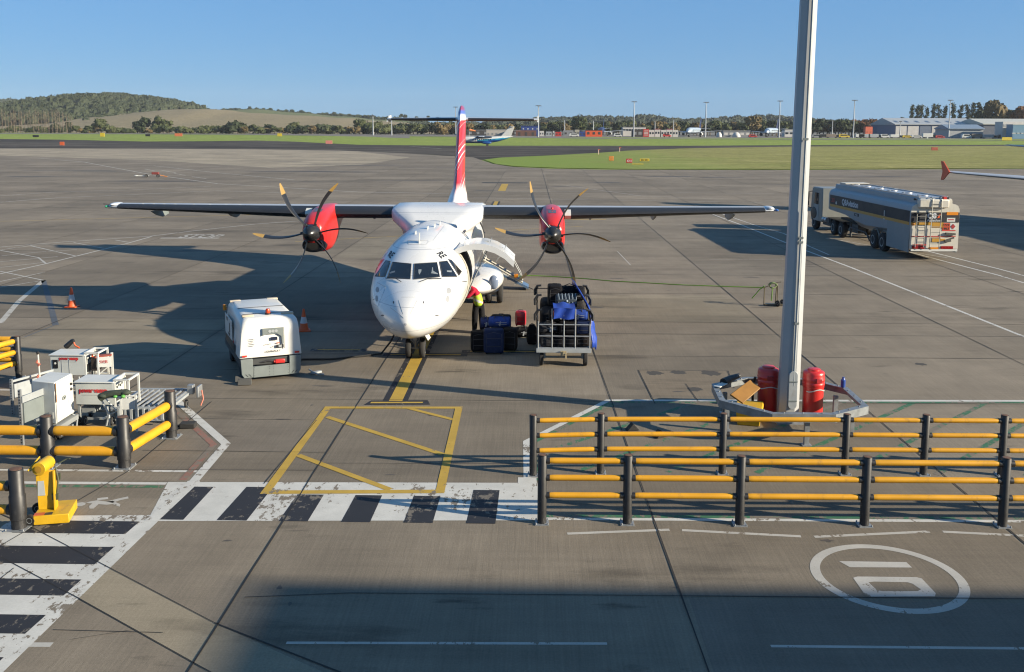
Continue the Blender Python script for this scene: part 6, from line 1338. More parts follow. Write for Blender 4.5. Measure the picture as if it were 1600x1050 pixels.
# running gear
for sg in(-1,1):
    for y_ in (2.75+1.0,2.75+2.32):
        wheel(tk,sg*(h-.22),y_,.52,.36)
        m_=MB(); m_.tube([(sg*(h-.20),y_+math.cos(a)*.62,.52+math.sin(a)*.62) for a in [PI*k/10 for k in range(11)]],.05,6); m_.build('mudguard',GREYP,tk)
    for y_ in (10.4,11.8,15.6): wheel(tk,sg*(h-.22),y_,.50,.34)
m_=MB(); m_.box((0,7.0,1.0),(.9,11,.2)); m_.box((0,12.8,.85),(1.0,6.2,.24)); m_.box((-.7,8.6,.75),(.5,1.0,.5)); m_.box((-.75,13.4,.72),(.6,1.5,.5)); m_.cyl((-.9,9.4,.2),(-.9,9.4,1.1),.07); m_.tube([(-1.1,5.8,.35),(-1.1,6.4,.75),(-1.1,9.0,.8)],.04); m_.tube([(-1.0,6.1,.3),(-1.1,6.0,.6),(-1.1,5.5,.62)],.035); m_.build('chassis',M('chassis_dark'),tk)
m_=MB()
for sg in(-1,1): m_.box((sg*(h-.2),11.1,1.05),(.4,2.9,.05)); 
m_.build('drive_mudguard',BLKP,tk)
for k in range(2):
    m_=MB(); m_.cyl((-1.12,13.0+k*.45,.85),(-1.12,13.35+k*.45,.85),.17,n=14); m_.build('air_tank',ALU,tk)
# cab
m_=MB(); m_.ext([(-1.2,14.0,.62),(-1.2,16.3,.62),(-1.2,16.35,1.6),(-1.2,16.15,2.75),(-1.2,15.9,2.86),(-1.2,14.05,2.86)],(2.4,0,0)); cb=m_.build('cab',M('cab_white',(.27,.285,.27,1),.4,0,.06,2),tk,bevel=.05)
m_=MB(); m_.ext([(-1.215,14.75,1.75),(-1.215,15.6,1.75),(-1.215,15.55,2.5),(-1.215,14.75,2.5)],(.01,0,0)); m_.ext([(1.215,14.75,1.75),(1.215,15.6,1.75),(1.215,15.55,2.5),(1.215,14.75,2.5)],(-.01,0,0)); m_.build('cab_window',DGLASS,cb,smooth=0)
m_=MB(); m_.box((-1.215,15.18,1.18),(.02,1.0,1.06)); m_.build('cab_door',M('cab_door_grey',(.33,.36,.36,1),.45),cb,bevel=.01)
for sg in(-1,1):
    m_=MB(); m_.tube([(sg*1.25,15.9,2.55),(sg*1.5,16.0,2.5),(sg*1.5,16.0,1.5),(sg*1.25,16.0,1.4)],.03); m_.box((sg*1.52,15.98,2.25),(.08,.22,.45)); m_.box((sg*1.52,15.98,1.75),(.08,.22,.3)); m_.build('mirror',BLACK,cb)
m_=MB(); m_=MB(); m_.ball((-1.23,15.6,1.12),(.05,.65,.4)); m_.build('wheel_arch',BLACK,cb)
# ------------------------------------------------------------------ airliner whose wing reaches into the frame from the right
def airliner(name,loc,rz,label,cols,group=None,scale=1,fence=None,L=34,r=1.98,simple=False,winglet=False,kind='narrow'):
    "twin jet, nose towards -y in its own space"
    o=empty(name,loc,rz,label,'aircraft',group); top,belly,tail,eng,fin=cols
    S=[(0,.05,2.95),(.4,.62,3.0),(1.2,1.15,3.15),(2.4,1.62,3.4),(4,1.92,3.75),(5.5,r,3.9),(L*.62,r,3.9),(L*.75,r*.86,4.15),(L*.87,r*.52,4.6),(L*.97,r*.2,5.0),(L,.08,5.1)]
    m_=MB(); m_.loft([[Vector((math.cos(a)*w_,y,z+math.sin(a)*w_*1.02)) for a in [2*PI*k/24 for k in range(24)]] for y,w_,z in S]); b=m_.build('fuselage',[top,belly],o,smooth=60)
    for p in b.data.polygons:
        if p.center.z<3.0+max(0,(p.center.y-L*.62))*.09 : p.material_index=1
    sp_=17 if kind=='narrow' else 14
    for sg in(-1,1):
        m_=MB(); m_.loft([wing_ring(sg*l,le,c,z,th) for l,le,c,z,th in ((1.2,11.6,6.8,2.7,.12),(5.8,14.4,3.9,3.15,.11),(sp_-.4,19.0,1.6,3.95,.10),(sp_,19.5,1.2,4.0,.06))]); wg_=m_.build('wing',M('wing_grey'),o,smooth=50)
        if fence:
            m_=MB(); m_.ext([(sg*sp_,19.2,4.0),(sg*sp_,20.1,3.45),(sg*sp_,20.45,3.42),(sg*sp_,20.25,4.0),(sg*sp_,20.6,4.66),(sg*sp_,20.2,4.66)],(sg*.06,0,0)); m_.build('wingtip_fence',fence,wg_)
        if winglet:
            m_=MB(); m_.ext([(sg*sp_,19.3,4.0),(sg*sp_,20.6,4.0),(sg*(sp_+.5),21.6,6.3),(sg*(sp_+.5),21.1,6.3)],(sg*.06,0,0)); m_.build('winglet',tail,wg_)
        m_=MB(); m_.lathe([(.85,0),(1.0,.12),(1.05,.9),(.98,2.0),(.6,3.1),(.45,3.2)],(sg*5.7,10.8,1.75),22,axis=(0,1,0)); en=m_.build('engine',eng,o,smooth=60)
        m_=MB(); m_.lathe([(.86,-.01),(.80,.25),(.0,.3)],(sg*5.7,10.8,1.75),22,axis=(0,1,0)); m_.build('intake',M('dark_duct'),en); m_=MB(); m_.box((sg*5.7,13.0,2.85),(.3,3,.5)); m_.build('pylon',LGREY,en)
        m_=MB(); m_.loft([wing_ring(sg*l,le,c,z,th) for l,le,c,z,th in ((.2,L*.88,3.3,5.0,.1),(6.2,L*.88+3.6,1.3,5.5,.09))]); m_.build('tailplane',M('wing_grey'),o,smooth=50)
        for dx in(-.25,.25): wheel(o,sg*3.8+dx,L*.5+.5,.55,.35)
        m_=MB(); m_.cyl((sg*3.6,L*.5+.5,.5),(sg*3.4,L*.5+.3,2.6),.12); m_.build('gear_leg',LGREY,o)
    for dx in(-.2,.2): wheel(o,dx,5.0,.38,.22)
    m_=MB(); m_.cyl((0,5,.4),(0,4.8,2.2),.09); m_.build('nose_leg',LGREY,o)
    m_=MB(); m_.loft([fin_ring(z,y,c,.4) for z,y,c in ((4.9,L*.80,6.2),(5.9,L*.835,5.2),(11.3,L*.955,2.4),(11.75,L*.98,1.7))]); m_.build('tail_fin',tail,o,smooth=60)
    m_=MB()
    m_.ext([(-1.35,2.28,3.95),(1.35,2.28,3.95),(1.1,2.55,4.6),(-1.1,2.55,4.6)],(0,.3,0)); m_.build('cockpit_window',DGLASS,o)
    for sg in(-1,1):
        m_=MB()
        for k in range(30): m_.box((sg*(r*.985),6.2+k*.62,4.35),(.06,.26,.36))
        m_.build('window_row',DGLASS,o)
    return o
JW=M('jet_white',(.72,.72,.70,1),.3); JG=M('jet_belly',(.45,.46,.48,1),.35); OF=M('fence_orange',(.72,.10,.03,1),.4)
airliner('airliner',(44.0,43.5,0),R(0),'airliner whose grey wing with an orange tip fence enters from the right edge',(JW,JW,OF,OF,OF),fence=OF)
# distant parked airliners
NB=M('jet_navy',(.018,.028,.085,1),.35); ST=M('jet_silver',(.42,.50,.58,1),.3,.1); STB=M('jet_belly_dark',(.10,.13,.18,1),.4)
def far(px,Y): 
    p=atY(px,212,Y); return (p.x,Y,hgt(Y))
GA='airliners parked on the far apron'
airliner('airliner',far(938,640),R(-8),'distant airliner with dark blue tail seen nose-on, parked before the white and red cabins',(NB,NB,NB,JW,NB),GA)
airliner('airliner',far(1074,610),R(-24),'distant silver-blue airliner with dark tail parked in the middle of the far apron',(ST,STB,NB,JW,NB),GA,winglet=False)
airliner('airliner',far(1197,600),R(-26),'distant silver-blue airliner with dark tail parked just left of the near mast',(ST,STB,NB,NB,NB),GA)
# ------------------------------------------------------------------ taxiing blue and white commuter aircraft (facing left)
Y0=357
dn=empty('commuter_aircraft',(-17.4,Y0,0),R(90),'white and blue T-tailed twin turboprop taxiing left behind the red fin','aircraft')
DW=M('commuter_white',(.74,.75,.72,1),.3); DB=M('commuter_blue',(.015,.10,.36,1),.3); DLB=M('commuter_light_blue',(.03,.36,.55,1),.3)
# in its own space the nose points to +y; rz=90 turns it to -x
S=[(10.4,.1,1.9),(10.0,.45,1.92),(9.2,.8,2.02),(8.2,1.05,2.15),(7.2,1.2,2.28),(-1,1.2,2.28),(-4.5,.98,2.62),(-7.5,.55,3.1),(-9.6,.15,3.5),(-10.2,.04,3.55)]
m_=MB(); fine_=[]
for a,b in zip(S,S[1:]):
    for k in range(4): fine_.append(tuple(p_+(q_-p_)*k/4 for p_,q_ in zip(a,b)))
fine_.append(S[-1]); m_.loft([[Vector((math.cos(a)*w_,y,z+math.sin(a)*w_)) for a in [2*PI*k/24 for k in range(24)]] for y,w_,z in fine_]); b=m_.build('fuselage',[DW,DB,DLB,M('commuter_nose_grey',(.20,.23,.27,1),.4)],dn,smooth=60)
for p in b.data.polygons:
    zc_=2.05+max(0,(3-p.center.y))*.09
    p.material_index=1 if p.center.z<zc_-.25 else (2 if p.center.z<zc_+.15 and p.center.y<4 else 0)
    if p.center.y>7.0 and p.center.z<2.7: p.material_index=3
m_=MB(); m_.loft([fin_ring(z,-y-c,c,.35) for z,y,c in ((3.2,5.2,3.9),(3.9,6.0,3.4),(7.0,8.3,2.0),(7.25,8.5,1.7))]) if False else m_.ext([(-.14,-5.4,3.4),(-.14,-9.3,3.4),(-.14,-10.6,7.2),(-.14,-8.9,7.25)],(.28,0,0)); m_.build('tail_fin',DW,dn,bevel=.05)
m_=MB(); m_.box((0,-9.8,7.2),(6.4,1.3,.14)); m_.build('tailplane',DW,dn,bevel=.05)
m_=MB(); m_.box((0,1.2,3.62),(20.5,1.9,.26),taper=.9); m_.build('wing',M('wing_grey'),dn,bevel=.05); m_=MB(); m_.ball((0,1.2,3.35),(1.1,3.4,.42),20,8); m_.build('wing_fairing',DW,dn)
for sg in(-1,1):
    m_=MB(); m_.lathe([(.2,-3.6),(.45,-2.2),(.55,0),(.5,1.6),(.25,2.2),(.1,2.5)],(sg*3.4,1.2,3.3),18,axis=(0,1,0)); en=m_.build('engine_nacelle',M('commuter_dark',(.06,.08,.12,1),.4),dn,smooth=60)
    for k in range(6):
        a=k*PI/3; m_=MB(); m_.box((sg*3.4+math.cos(a)*.95,3.5,3.3+math.sin(a)*.95),(1.7,.06,.16),ry=-a); m_.build('blade',BLACK,en)
    m_=MB(); m_.ball((sg*.95,-.3,1.25),(.45,1.9,.5),16,8); m_.build('gear_pod',DB,dn); wheel(dn,sg*1.5,-.6,.42,.3)
wheel(dn,0,8.3,.33,.25); m_=MB(); m_.cyl((0,8.3,.4),(0,8.2,1.5),.08); m_.build('nose_leg',LGREY,dn)
m_=MB()
for sg in(-1,1):
    for k in range(9): m_.box((sg*1.18,4.6-k*.8,2.5),(.08,.34,.36))
m_.build('window_row',DGLASS,dn)
# ------------------------------------------------------------------ airfield signs, lights and small things on the grass
def sign(px,py,w_,h_,mat,lab,txt=None,tm=None,cat='sign',leg=.2):
    p=gt(px,py); o=empty('airfield_sign',(p.x,p.y,hgt(p.y)),0,lab,cat); m_=MB(); m_.box((0,0,leg+h_/2),(w_,.25,h_)); m_.build('panel',mat,o,bevel=.03)
    m_=MB()
    for x in(-w_*.35,w_*.35): m_.box((x,0,leg/2),(.06,.06,leg))
    m_.build('leg',GREYP,o)
    if txt: lettering('sign_lettering',txt,tm or INKC,o,(-w_*.36,-.13,leg+h_*.22),(1,0,0),(0,0,1),w_*.72,h_*.55,.02)
    return o
SY=M('sign_yellow',(.68,.50,.03,1),.5); SR=M('sign_red',(.55,.03,.02,1),.5); SO=M('sign_orange',(.72,.26,.05,1),.5)
sign(955,252.5,.9,.95,SO,'pale orange box sign, leftmost of the three signs on the near grass island','',None) if False else None
q=sign(955,252.5,.95,.9,SO,'pale orange box, leftmost of the three markers on the near grass island'); m_=MB(); m_.box((.1,-.135,.65),(.05,.01,.8)); m_.build('corner_strip',SY,q)
sign(983,256,1.15,.78,SR,'red sign with white number, middle of the three markers on the near grass island','01',M('letter_white'))
sign(1007,253.5,1.9,.52,SY,'low wide yellow sign with black letters, rightmost marker on the near grass island','M2 M1',INKC)
m_=MB(); m_.box((0,0,.08),(2.2,.6,.12)); p=g(996,257); q=m_.build('yellow_board',SY,None,loc=(p.x,p.y,.02)); tag(q,'yellow board lying flat on the grass between the red and the wide yellow signs','board')
sign(97,228,1.5,1.2,M('sign_orange_red',(.75,.14,.04,1),.5),'orange sign at the far left edge of the taxiway','')
sign(514,225.5,2.6,1.3,M('sign_pink',(.75,.28,.22,1),.5),'pink and orange sign on the grass tongue left of the fin'); sign(437,213.5,2.6,1.6,SY,'small yellow sign on the far grass left of the airliner tail')
sign(56,214.8,3.2,1.1,BLACK,'low dark sign on the far grass at the left edge'); sign(160,214,2.4,2.0,SY,'yellow sign with orange top on the far grass at the left'); sign(231,213.5,2.6,1.2,BLACK,'dark sign pair on the far grass, middle left'); sign(279,213.5,4.2,1.6,M('sign_two',(.72,.20,.08,1),.5),'orange and yellow sign on the far grass before the hedge')
sign(1460,236,2.0,1.0,M('sign_brown_red',(.40,.08,.04,1),.5),'red-brown marker sign on the dry grass at the right'); sign(1573,220,5.2,1.7,SY,'wide yellow sign on the far grass at the right edge'); sign(1449,217,.8,.9,WHT2,'small white marker on the far grass at the right')
for px,py,lab in ((935,241.5,'left of two short pale marker posts at the edge of the grass island'),(968,237.5,'right of two short pale marker posts at the edge of the grass island')):
    p=gt(px,py); o=empty('marker_post',(p.x,p.y,0),0,lab,'post','short marker posts by the taxiway'); m_=MB(); m_.cyl((0,0,0),(0,0,1.15),.12,n=10); m_.build('shaft',M('post_pink',(.60,.42,.34,1),.6),o); m_=MB(); m_.cyl((0,0,1.15),(0,0,1.3),.14,n=10); m_.box((.2,0,1.25),(.5,.1,.1)); m_.build('lamp',ORG,o)
# tow bar trolley on the apron far left
p=g(234,277); o=empty('tow_bar_trolley',tuple(p),R(8),'small red and white aircraft tow bar on wheels, alone on the apron at the left','tow bar')
m_=MB(); m_.box((-1.2,0,.30),(2.2,.25,.12)); m_.ball((-2.3,0,.3),(.4,.2,.12)); m_.build('bar',WHT2,o); m_=MB(); m_.box((1.0,0,.75),(1.2,.7,.45)); m_.build('box',M('dull_red',(.22,.04,.03,1),.6),o,bevel=.05); m_=MB(); m_.tube([(1.8,0,.4),(3.0,0,.1)],.07); m_.build('hitch',SO,o)
for x in(-.5,1.5): wheel(o,x,-.3,.30,.2,ax=(0,1,0))
o.scale=(.75,.75,.7)
# windsock
p=far(733,480); o=empty('windsock',p,0,'orange windsock on a mast just right of the red tail fin','windsock'); m_=MB(); m_.cyl((0,0,0),(0,0,5.2),.08,n=8); m_.build('pole',WHT2,o); m_=MB(); m_.cyl((.2,0,5.0),(3.2,0,4.5),.6,.25,n=12); m_.build('sock',M('sock_orange',(.85,.25,.08,1),.7),o)
# ------------------------------------------------------------------ far lighting masts
def fmast(px,Y,ytop,lab,grp='tall lighting masts on the far apron',w_=3.2):
    p=far(px,Y); H=CH-(ytop-199.3-.004*(px-800))/CF*Y-p[2]; o=empty('lighting_mast',p,0,lab,'lighting mast',grp)
    m_=MB(); m_.cyl((0,0,0),(0,0,H),.45,.22,n=8); m_.build('pole',M('mast_far',(.42,.45,.48,1),.5),o); m_=MB(); m_.box((0,0,H),(w_,.5,.25)); 
    for k in(-1,-.4,.4,1): m_.box((k*w_*.45,-.2,H-.25),(.5,.4,.35))
    m_.build('lamp_head',M('lamp_head_grey',(.14,.15,.16,1),.6),o)
for px,Y,yt,lab in ((712,700,167,'lighting mast partly behind the red tail fin'),(841,560,165,'lighting mast at the right end of the tailplane'),(990,600,159,'lighting mast above the white and red cabins'),(1102,600,160,'lighting mast between the two silver airliners'),(1217,600,158,'lighting mast left of the near mast by an airliner tail'),(1333,600,157,'lighting mast just right of the near mast in front of the autumn trees'),(1482,600,157,'lighting mast in front of the long grey hangar')): fmast(px,Y,yt,lab)
for px,Y,yt,lab in ((583,640,180,'short pole with a lamp on the left before the hedge'),(612,640,186,'short thin pole beside the hedge, left of the fin'),(882,690,186,'short lamp post left of the blue-tailed airliner'),(927,690,187,'short lamp post above the orange cabin'),(1023,690,188,'short lamp post behind the white cabins'),(1052,690,186,'short lamp post behind the silver airliner'),(1406,620,189,'short lamp post in front of the hangar gable'),(1300,690,187,'thin pole in front of the autumn trees')): fmast(px,Y,yt,lab,'short lamp posts on the far apron',1.6)
# ------------------------------------------------------------------ buildings along the far apron
def bldg(name,px0,px1,ytop,Y,dep,mat,lab,roof=None,cat='building',ybase=None,flat=True,group=None,ridge=None,extra=None):
    a=far(px0,Y); b=far(px1,Y); z=a[2]; H=CH-(ytop-199.3-.004*((px0+px1)/2-800))/CF*Y-z; o=empty(name,((a[0]+b[0])/2,Y,z),0,lab,cat,group); w_=b[0]-a[0]
    m_=MB(); m_.box((0,dep/2,H/2),(w_,dep,H)); m_.build('wall',mat,o)
    if roof: m_=MB(); m_.box((0,dep/2,H+.12),(w_+.5,dep+.5,.24)); m_.build('roof',roof,o)
    return o,w_,H
FW1=M('far_white_wall',(.62,.60,.56,1),.6,0,.1,.4); FG=M('far_grey_wall',(.25,.26,.27,1),.6,0,.1,.3); FRD=M('far_red_wall',(.50,.04,.03,1),.6); FBU=M('far_blue_wall',(.02,.055,.26,1),.5); FDK=M('far_dark_wall',(.045,.04,.038,1),.7,0,.2,.4); FRF=M('far_roof',(.42,.42,.40,1),.6)
def openings(o,w_,H,n,mat,zz,hh,ww,name='window'):
    for i in range(n):
        x=-w_/2+w_*(i+.5)/n; m_=MB(); m_.box((x,-.04,zz),(ww,.08,hh)); m_.build(name,mat,o)
o,w_,H=bldg('low_shed',729,812,203,690,20,FDK,'long low dark shed behind the taxiing commuter aircraft',FRF); openings(o,w_,H,7,FG,H*.45,H*.5,2)
o,w_,H=bldg('pale_shed',760,792,202,650,8,M('far_pale_wall',(.50,.46,.40,1),.6),'pale low shed behind the commuter aircraft tail',FRF); openings(o,w_,H,5,FG,1.2,1.2,1.2)
o,w_,H=bldg('blue_building',814,843,196.5,640,12,FBU,'bright blue building at the right end of the tailplane',FBU); openings(o,w_,H,4,WHT2,H*.72,.8,.8)
o,w_,H=bldg('brick_shed',806,838,203,630,6,M('far_brick',(.16,.07,.05,1),.7),'brown low shed in front of the blue building'); openings(o,w_,H,3,FDK,1.3,2.2,1.5,'door')
for px0,px1,yt,mat,lab in ((843,850,204,FW1,'small white cabin right of the blue building'),(853,862,205,LGREY,'small grey cabin right of the blue building'),(864,866,204,FW1,'narrow white cabin before the trees'),(868,877,205.5,SR,'red and white tank trailer among the small cabins'),(880,896,203,FG,'grey fuel tank block left of the blue-tailed airliner'),(898,905,202,M('far_beige',(.42,.40,.32,1),.6),'beige cabin left of the orange cabin'),(905,915,205,FBU,'blue ground vehicle body left of the orange cabin')):
    o,w_,H=bldg('cabin',px0,px1,yt,620,5,mat,lab,None,'cabin',group='small cabins along the far apron'); openings(o,w_,H,2,FDK,H*.5,H*.3,w_*.2)
o,w_,H=bldg('orange_cabin',915,941,203,600,5,ORG,'orange and black cabin left of the blue-tailed airliner',FDK,'cabin'); openings(o,w_,H,3,FDK,H*.55,H*.4,w_*.14)
o,w_,H=bldg('white_office_block',973,1009,198.5,660,10,FW1,'white two-storey office block above the red notice cabin',FW1); openings(o,w_,H,8,DGLASS,H*.7,1.2,1.6)
o,w_,H=bldg('dark_store',988,1004,202,600,6,FDK,'dark grey store left of the red notice cabin'); openings(o,w_,H,2,FG,H*.5,H*.4,2)
o,w_,H=bldg('red_notice_cabin',1005,1014,201,592,4,FRD,'red cabin with white lettering lines in the middle of the far apron',None,'cabin')
m_=MB()
for k in range(4): m_.box((0,-.04,H*.25+k*H*.17),(w_*.7,.06,H*.06))
m_.build('lettering_line',WHT2,o)
for i,px in enumerate((1014,1023,1033,1042,1051)):
    o,w_,H=bldg('white_cabin',px,px+8.4,201.5 if i%2 else 202.5,600,5,FW1,['white cabin right beside the red notice cabin','second white cabin from the red notice cabin, with a red strip','third white cabin from the red notice cabin','fourth white cabin from the red notice cabin, with a red strip','rightmost white cabin, next to the silver airliner'][i],FRD if i%2 else None,'cabin',group='row of white cabins'); openings(o,w_,H,2,DGLASS,H*.55,1.2,.9)
o,w_,H=bldg('pale_far_block',1130,1172,204,640,8,FG,'low grey block between the two silver airliners',FRF); openings(o,w_,H,5,FW1,H*.5,H*.4,2.4)
for i,(px0,px1) in enumerate(((1119,1128),(1144,1157))):
    p=far((px0+px1)/2,610); w_=(px1-px0)/CF*610; o=empty('dome_tent',p,0,['small pale dome between the silver airliners','larger pale dome between the silver airliners'][i],'tent','pale domes on the far apron'); m_=MB(); m_.ball((0,0,.2),(w_/2,2.5,3.0),16,10); m_.build('cover',FW1,o)
o,w_,H=bldg('grey_block',1226,1268,202,650,8,FW1,'low white building just left of the near mast',FRF); openings(o,w_,H,6,DGLASS,H*.5,1.2,2)
# big hangars at the right
def hangar(name,px0,px1,Y,yeave,yridge,dep,lab,wallm,gable,roofm,doors=True,skew=0):
    a=far(px0,Y); b=far(px1,Y); z=a[2]; f=lambda yy,YY:CH-(yy-199.3-.004*((px0+px1)/2-800))/CF*YY-z
    He=f(yeave,Y); Hr=f(yridge,Y+dep/2); w_=b[0]-a[0]; o=empty(name,((a[0]+b[0])/2,Y,z),0,lab,'hangar')
    m_=MB(); h_=w_/2
    m_.add([(-h_,0,0),(h_,0,0),(h_,0,He),(-h_,0,He),(-h_,dep,0),(h_,dep,0),(h_,dep,He),(-h_,dep,He),(-h_,dep/2,Hr-.3),(h_,dep/2,Hr-.3)],[(0,1,2,3),(5,4,7,6),(4,0,3,8,7),(1,5,6,9,2)]); m_.build('wall',wallm,o,smooth=0)
    m_=MB(); t=.35
    m_.add([(-h_-.6,-.8,He-.1),(h_+.6,-.8,He-.1),(h_+.6,dep/2,Hr),(-h_-.6,dep/2,Hr),(-h_-.6,dep+.8,He-.1),(h_+.6,dep+.8,He-.1),(-h_-.6,-.8,He-.6),(h_+.6,-.8,He-.6),(h_+.6,dep+.8,He-.6),(-h_-.6,dep+.8,He-.6)],[(0,1,2,3),(3,2,5,4),(6,7,1,0),(5,8,9,4),(0,3,4,9,6),(1,7,8,5,2)]); rf_=m_.build('roof',roofm,o,smooth=0)
    if doors:
        n=7
        for i in range(n):
            m_=MB(); x=-h_+w_*(i+.5)/n; m_.box((x,-.08,He*.44),(w_/n*.90,.16,He*.82)); m_.build('door',[FW1,M('door_blue_grey',(.15,.19,.26,1),.5)][i in(2,5)],o)
        for i in range(8):
            m_=MB(); x=-h_+w_*(i+.5)/8; y0,y1=dep*.12,dep*.26; zz=lambda y:(He-.1)+(Hr-He+.1)*(y+.8)/(dep/2+.8)+.06
            m_.add([(x-1.1,y0,zz(y0)),(x+1.1,y0,zz(y0)),(x+1.1,y1,zz(y1)),(x-1.1,y1,zz(y1))],[(0,1,2,3)]); m_.build('rooflight',M('rooflight_blue',(.06,.09,.15,1),.3),rf_,smooth=0)
    return o,w_,He
HB_=M('hangar_blue',(.13,.19,.30,1),.5,0,.1,.3); HR=M('hangar_roof',(.44,.46,.46,1),.5,.1,.08,.2); HC=M('hangar_cream',(.60,.58,.52,1),.6,0,.08,.3)
hangar('hangar',1398,1530,640,193.5,184.5,46,'long hangar with pale grey roof and small rooflights at the right',HB_,HB_,HR)
hangar('hangar',1482,1536,600,200,194.2,20,'small blue and white gabled hangar in front of the long hangar',M('hangar_small',(.40,.42,.43,1),.6),HC,M('hangar_roof_blue',(.20,.27,.36,1),.5),False)
hangar('hangar',1536,1640,620,193,185.5,40,'cream-roofed hangar at the right edge with dark doors',M('hangar_dark',(.10,.12,.16,1),.6),HC,M('cream_roof',(.55,.55,.48,1),.5),False)
o,w_,H=bldg('white_panel_building',1566,1610,190,585,10,FW1,'white panelled building corner at the right edge',None); openings(o,w_,H,5,LGREY,H*.78,1.4,2.4)
o,w_,H=bldg('blue_striped_tank',1582,1606,194.5,575,8,M('blue_white_stripe',(.16,.30,.42,1),.4),'pale blue block at the extreme right edge',WHT2); openings(o,w_,H,4,WHT2,H*.4,.5,3)
# vehicles in front of the hangars
def vehicle(px,Y,L,Hh,mat,lab,kindv='van',cabm=None):
    p=far(px,Y); o=empty('parked_'+kindv,p,0,lab,kindv,'vehicles parked along the far apron'); m_=MB()
    if kindv=='lorry': m_.box((-L*.1,0,Hh*.58),(L*.75,2.3,Hh*.72)); 
    else: m_.ext([(-L/2,-1,.4),(L/2,-1,.4),(L/2,-1,Hh*.55),(L*.38,-1,Hh*.6),(L*.22,-1,Hh),(-L*.42,-1,Hh),(-L/2,-1,Hh*.6)],(0,2,0))
    m_.build('body',mat,o,bevel=.08)
    m_=MB(); m_.box((L*.40,0,Hh*.45),(L*.16,2.1,Hh*.55)) if kindv=='lorry' else m_.box((0,-1.01,Hh*.75),(L*.6,.04,Hh*.3)); m_.build('cab' if kindv=='lorry' else 'window',cabm or DGLASS,o)
    for x in(-L*.3,L*.3):
        for y in(-.95,.95): wheel(o,x,y,.38,.25,ax=(0,1,0))
VD=[(1254,8,2.6,WHT2,'lorry','white airstairs truck right beside the near mast'),(1345,7,2.5,WHT2,'lorry','white lorry before the dark trees'),(1352,9,2.6,LGREY,'lorry','silver tank lorry before the hangar gable'),(1366,8,2.6,LGREY,'lorry','silver tank trailer left of the hangar'),(1382,6,2.4,WHT2,'van','white van at the foot of the hangar gable'),(1399,7,2.4,WHT2,'lorry','lorry with a white box in front of the hangar'),(1417,6,1.8,SY,'car','yellow vehicle in front of the hangar doors'),(1432,7,1.8,WHT2,'car','long white vehicle in front of the hangar doors'),(1451,8,3.2,WHT2,'lorry','tall white lorry in front of the hangar doors'),(1468,6,1.7,REDM,'car','red vehicle left of the right-hand mast'),(1510,6,2.6,WHT2,'van','white van in front of the small gabled hangar'),(1527,8,3.0,M('cage_brown',(.22,.18,.14,1),.7),'lorry','brown cage lorry right of the small hangar'),(1545,9,2.6,LGREY,'lorry','grey lorry before the cream hangar'),(1568,7,2.4,BLACK,'van','dark van before the cream hangar'),(1585,10,2.2,BLACK,'lorry','dark long vehicle at the right edge'),(1276,7,2,FG,'car','grey vehicle near the autumn trees'),(1288,7,2.2,FDK,'van','dark vehicle near the autumn trees'),(1300,8,2.4,M('cage_brown'),'lorry','brown equipment lorry near the autumn trees'),(1318,7,2.2,SY,'van','yellow ochre vehicle before the autumn trees'),(965,5,2,WHT2,'car','white vehicle right of the blue-tailed airliner'),(1042,5,2,REDM,'car','red and white vehicle left of the silver airliner'),(1176,5,1.8,REDM,'car','small red vehicle between the silver airliners'),(897,6,2.2,WHT2,'van','white van before the grey tanks')]
for px,L,Hh,mt,kv,lab in VD: vehicle(px,588,L,Hh,mt,lab,kv)
o,w_,H=bldg('red_container',1352,1363,197.5,640,4,M('container_red',(.70,.14,.06,1),.6),'orange-red container behind the silver tank trailers',None,'container'); openings(o,w_,H,2,FDK,H*.5,.3,1)
# terminal block behind and to the right of the viewer; it throws the shadow over the foreground
tm_=empty('terminal_building',(60,-10,0),0,'terminal building outside the frame whose shadow lies over the foreground','building')
m_=MB(); m_.box((1,1.2,8.2),(39,17,16.4)); m_.build('wall',M('terminal_wall',(.35,.36,.37,1),.5,0,.1,.5),tm_)
m_=MB(); m_.box((1,1.2,16.45),(39.4,17.4,.3)); m_.build('roof',GREYP,tm_)
for k in range(9):
    m_=MB(); m_.box((-16+k*4.2,9.73,8.5),(3.6,.06,9)); m_.build('window',DGLASS,tm_)
# ------------------------------------------------------------------ hills, woods and trees
def hz(px,py,D): return CH-(py-199.3-.004*(px-800))/CF*D
def PXX(px,D): p=atY(px,200,D); return p.x
# terrain ridges: (px,py) outline seen against the sky or the next ridge
def ridge(name,prof,D0,D1,mat,zb=1.5,shape=1.6,nx=60):
    "hill whose crest at distance D1 follows a skyline; its foot is at D0"
    px0,px1=prof[0][0],prof[-1][0]; mb=MB(); rows=14; vs=[]
    for j in range(rows+3):
        for i in range(nx+1):
            px=px0+(px1-px0)*i/nx
            for a,b in zip(prof,prof[1:]):
                if a[0]<=px<=b[0]: t=(px-a[0])/(b[0]-a[0]); t=t*t*(3-2*t) ; py=a[1]+(b[1]-a[1])*t; break
            zc=hz(px,py,D1); X=PXX(px,D1)
            if j<=rows:
                t=j/rows; D=D0+(D1-D0)*t; zz=zb+(zc-zb)*(math.sin(t*PI/2)**shape)
            else: D=D1+(D1-D0)*(j-rows)*.5; zz=zc*(1-.5*(j-rows))-5
            x=PXX(px,D)*.35+X*.65 if t<1 else X
            vs.append((x,D,zz+(math.sin(x*.02+D*.03)*.6 if 0<j<rows else 0)))
    mb.add(vs,[(j*(nx+1)+i,j*(nx+1)+i+1,(j+1)*(nx+1)+i+1,(j+1)*(nx+1)+i) for j in range(rows+2) for i in range(nx)]); o=mb.build(name,mat,smooth=80); return struct(o),vs,nx,rows
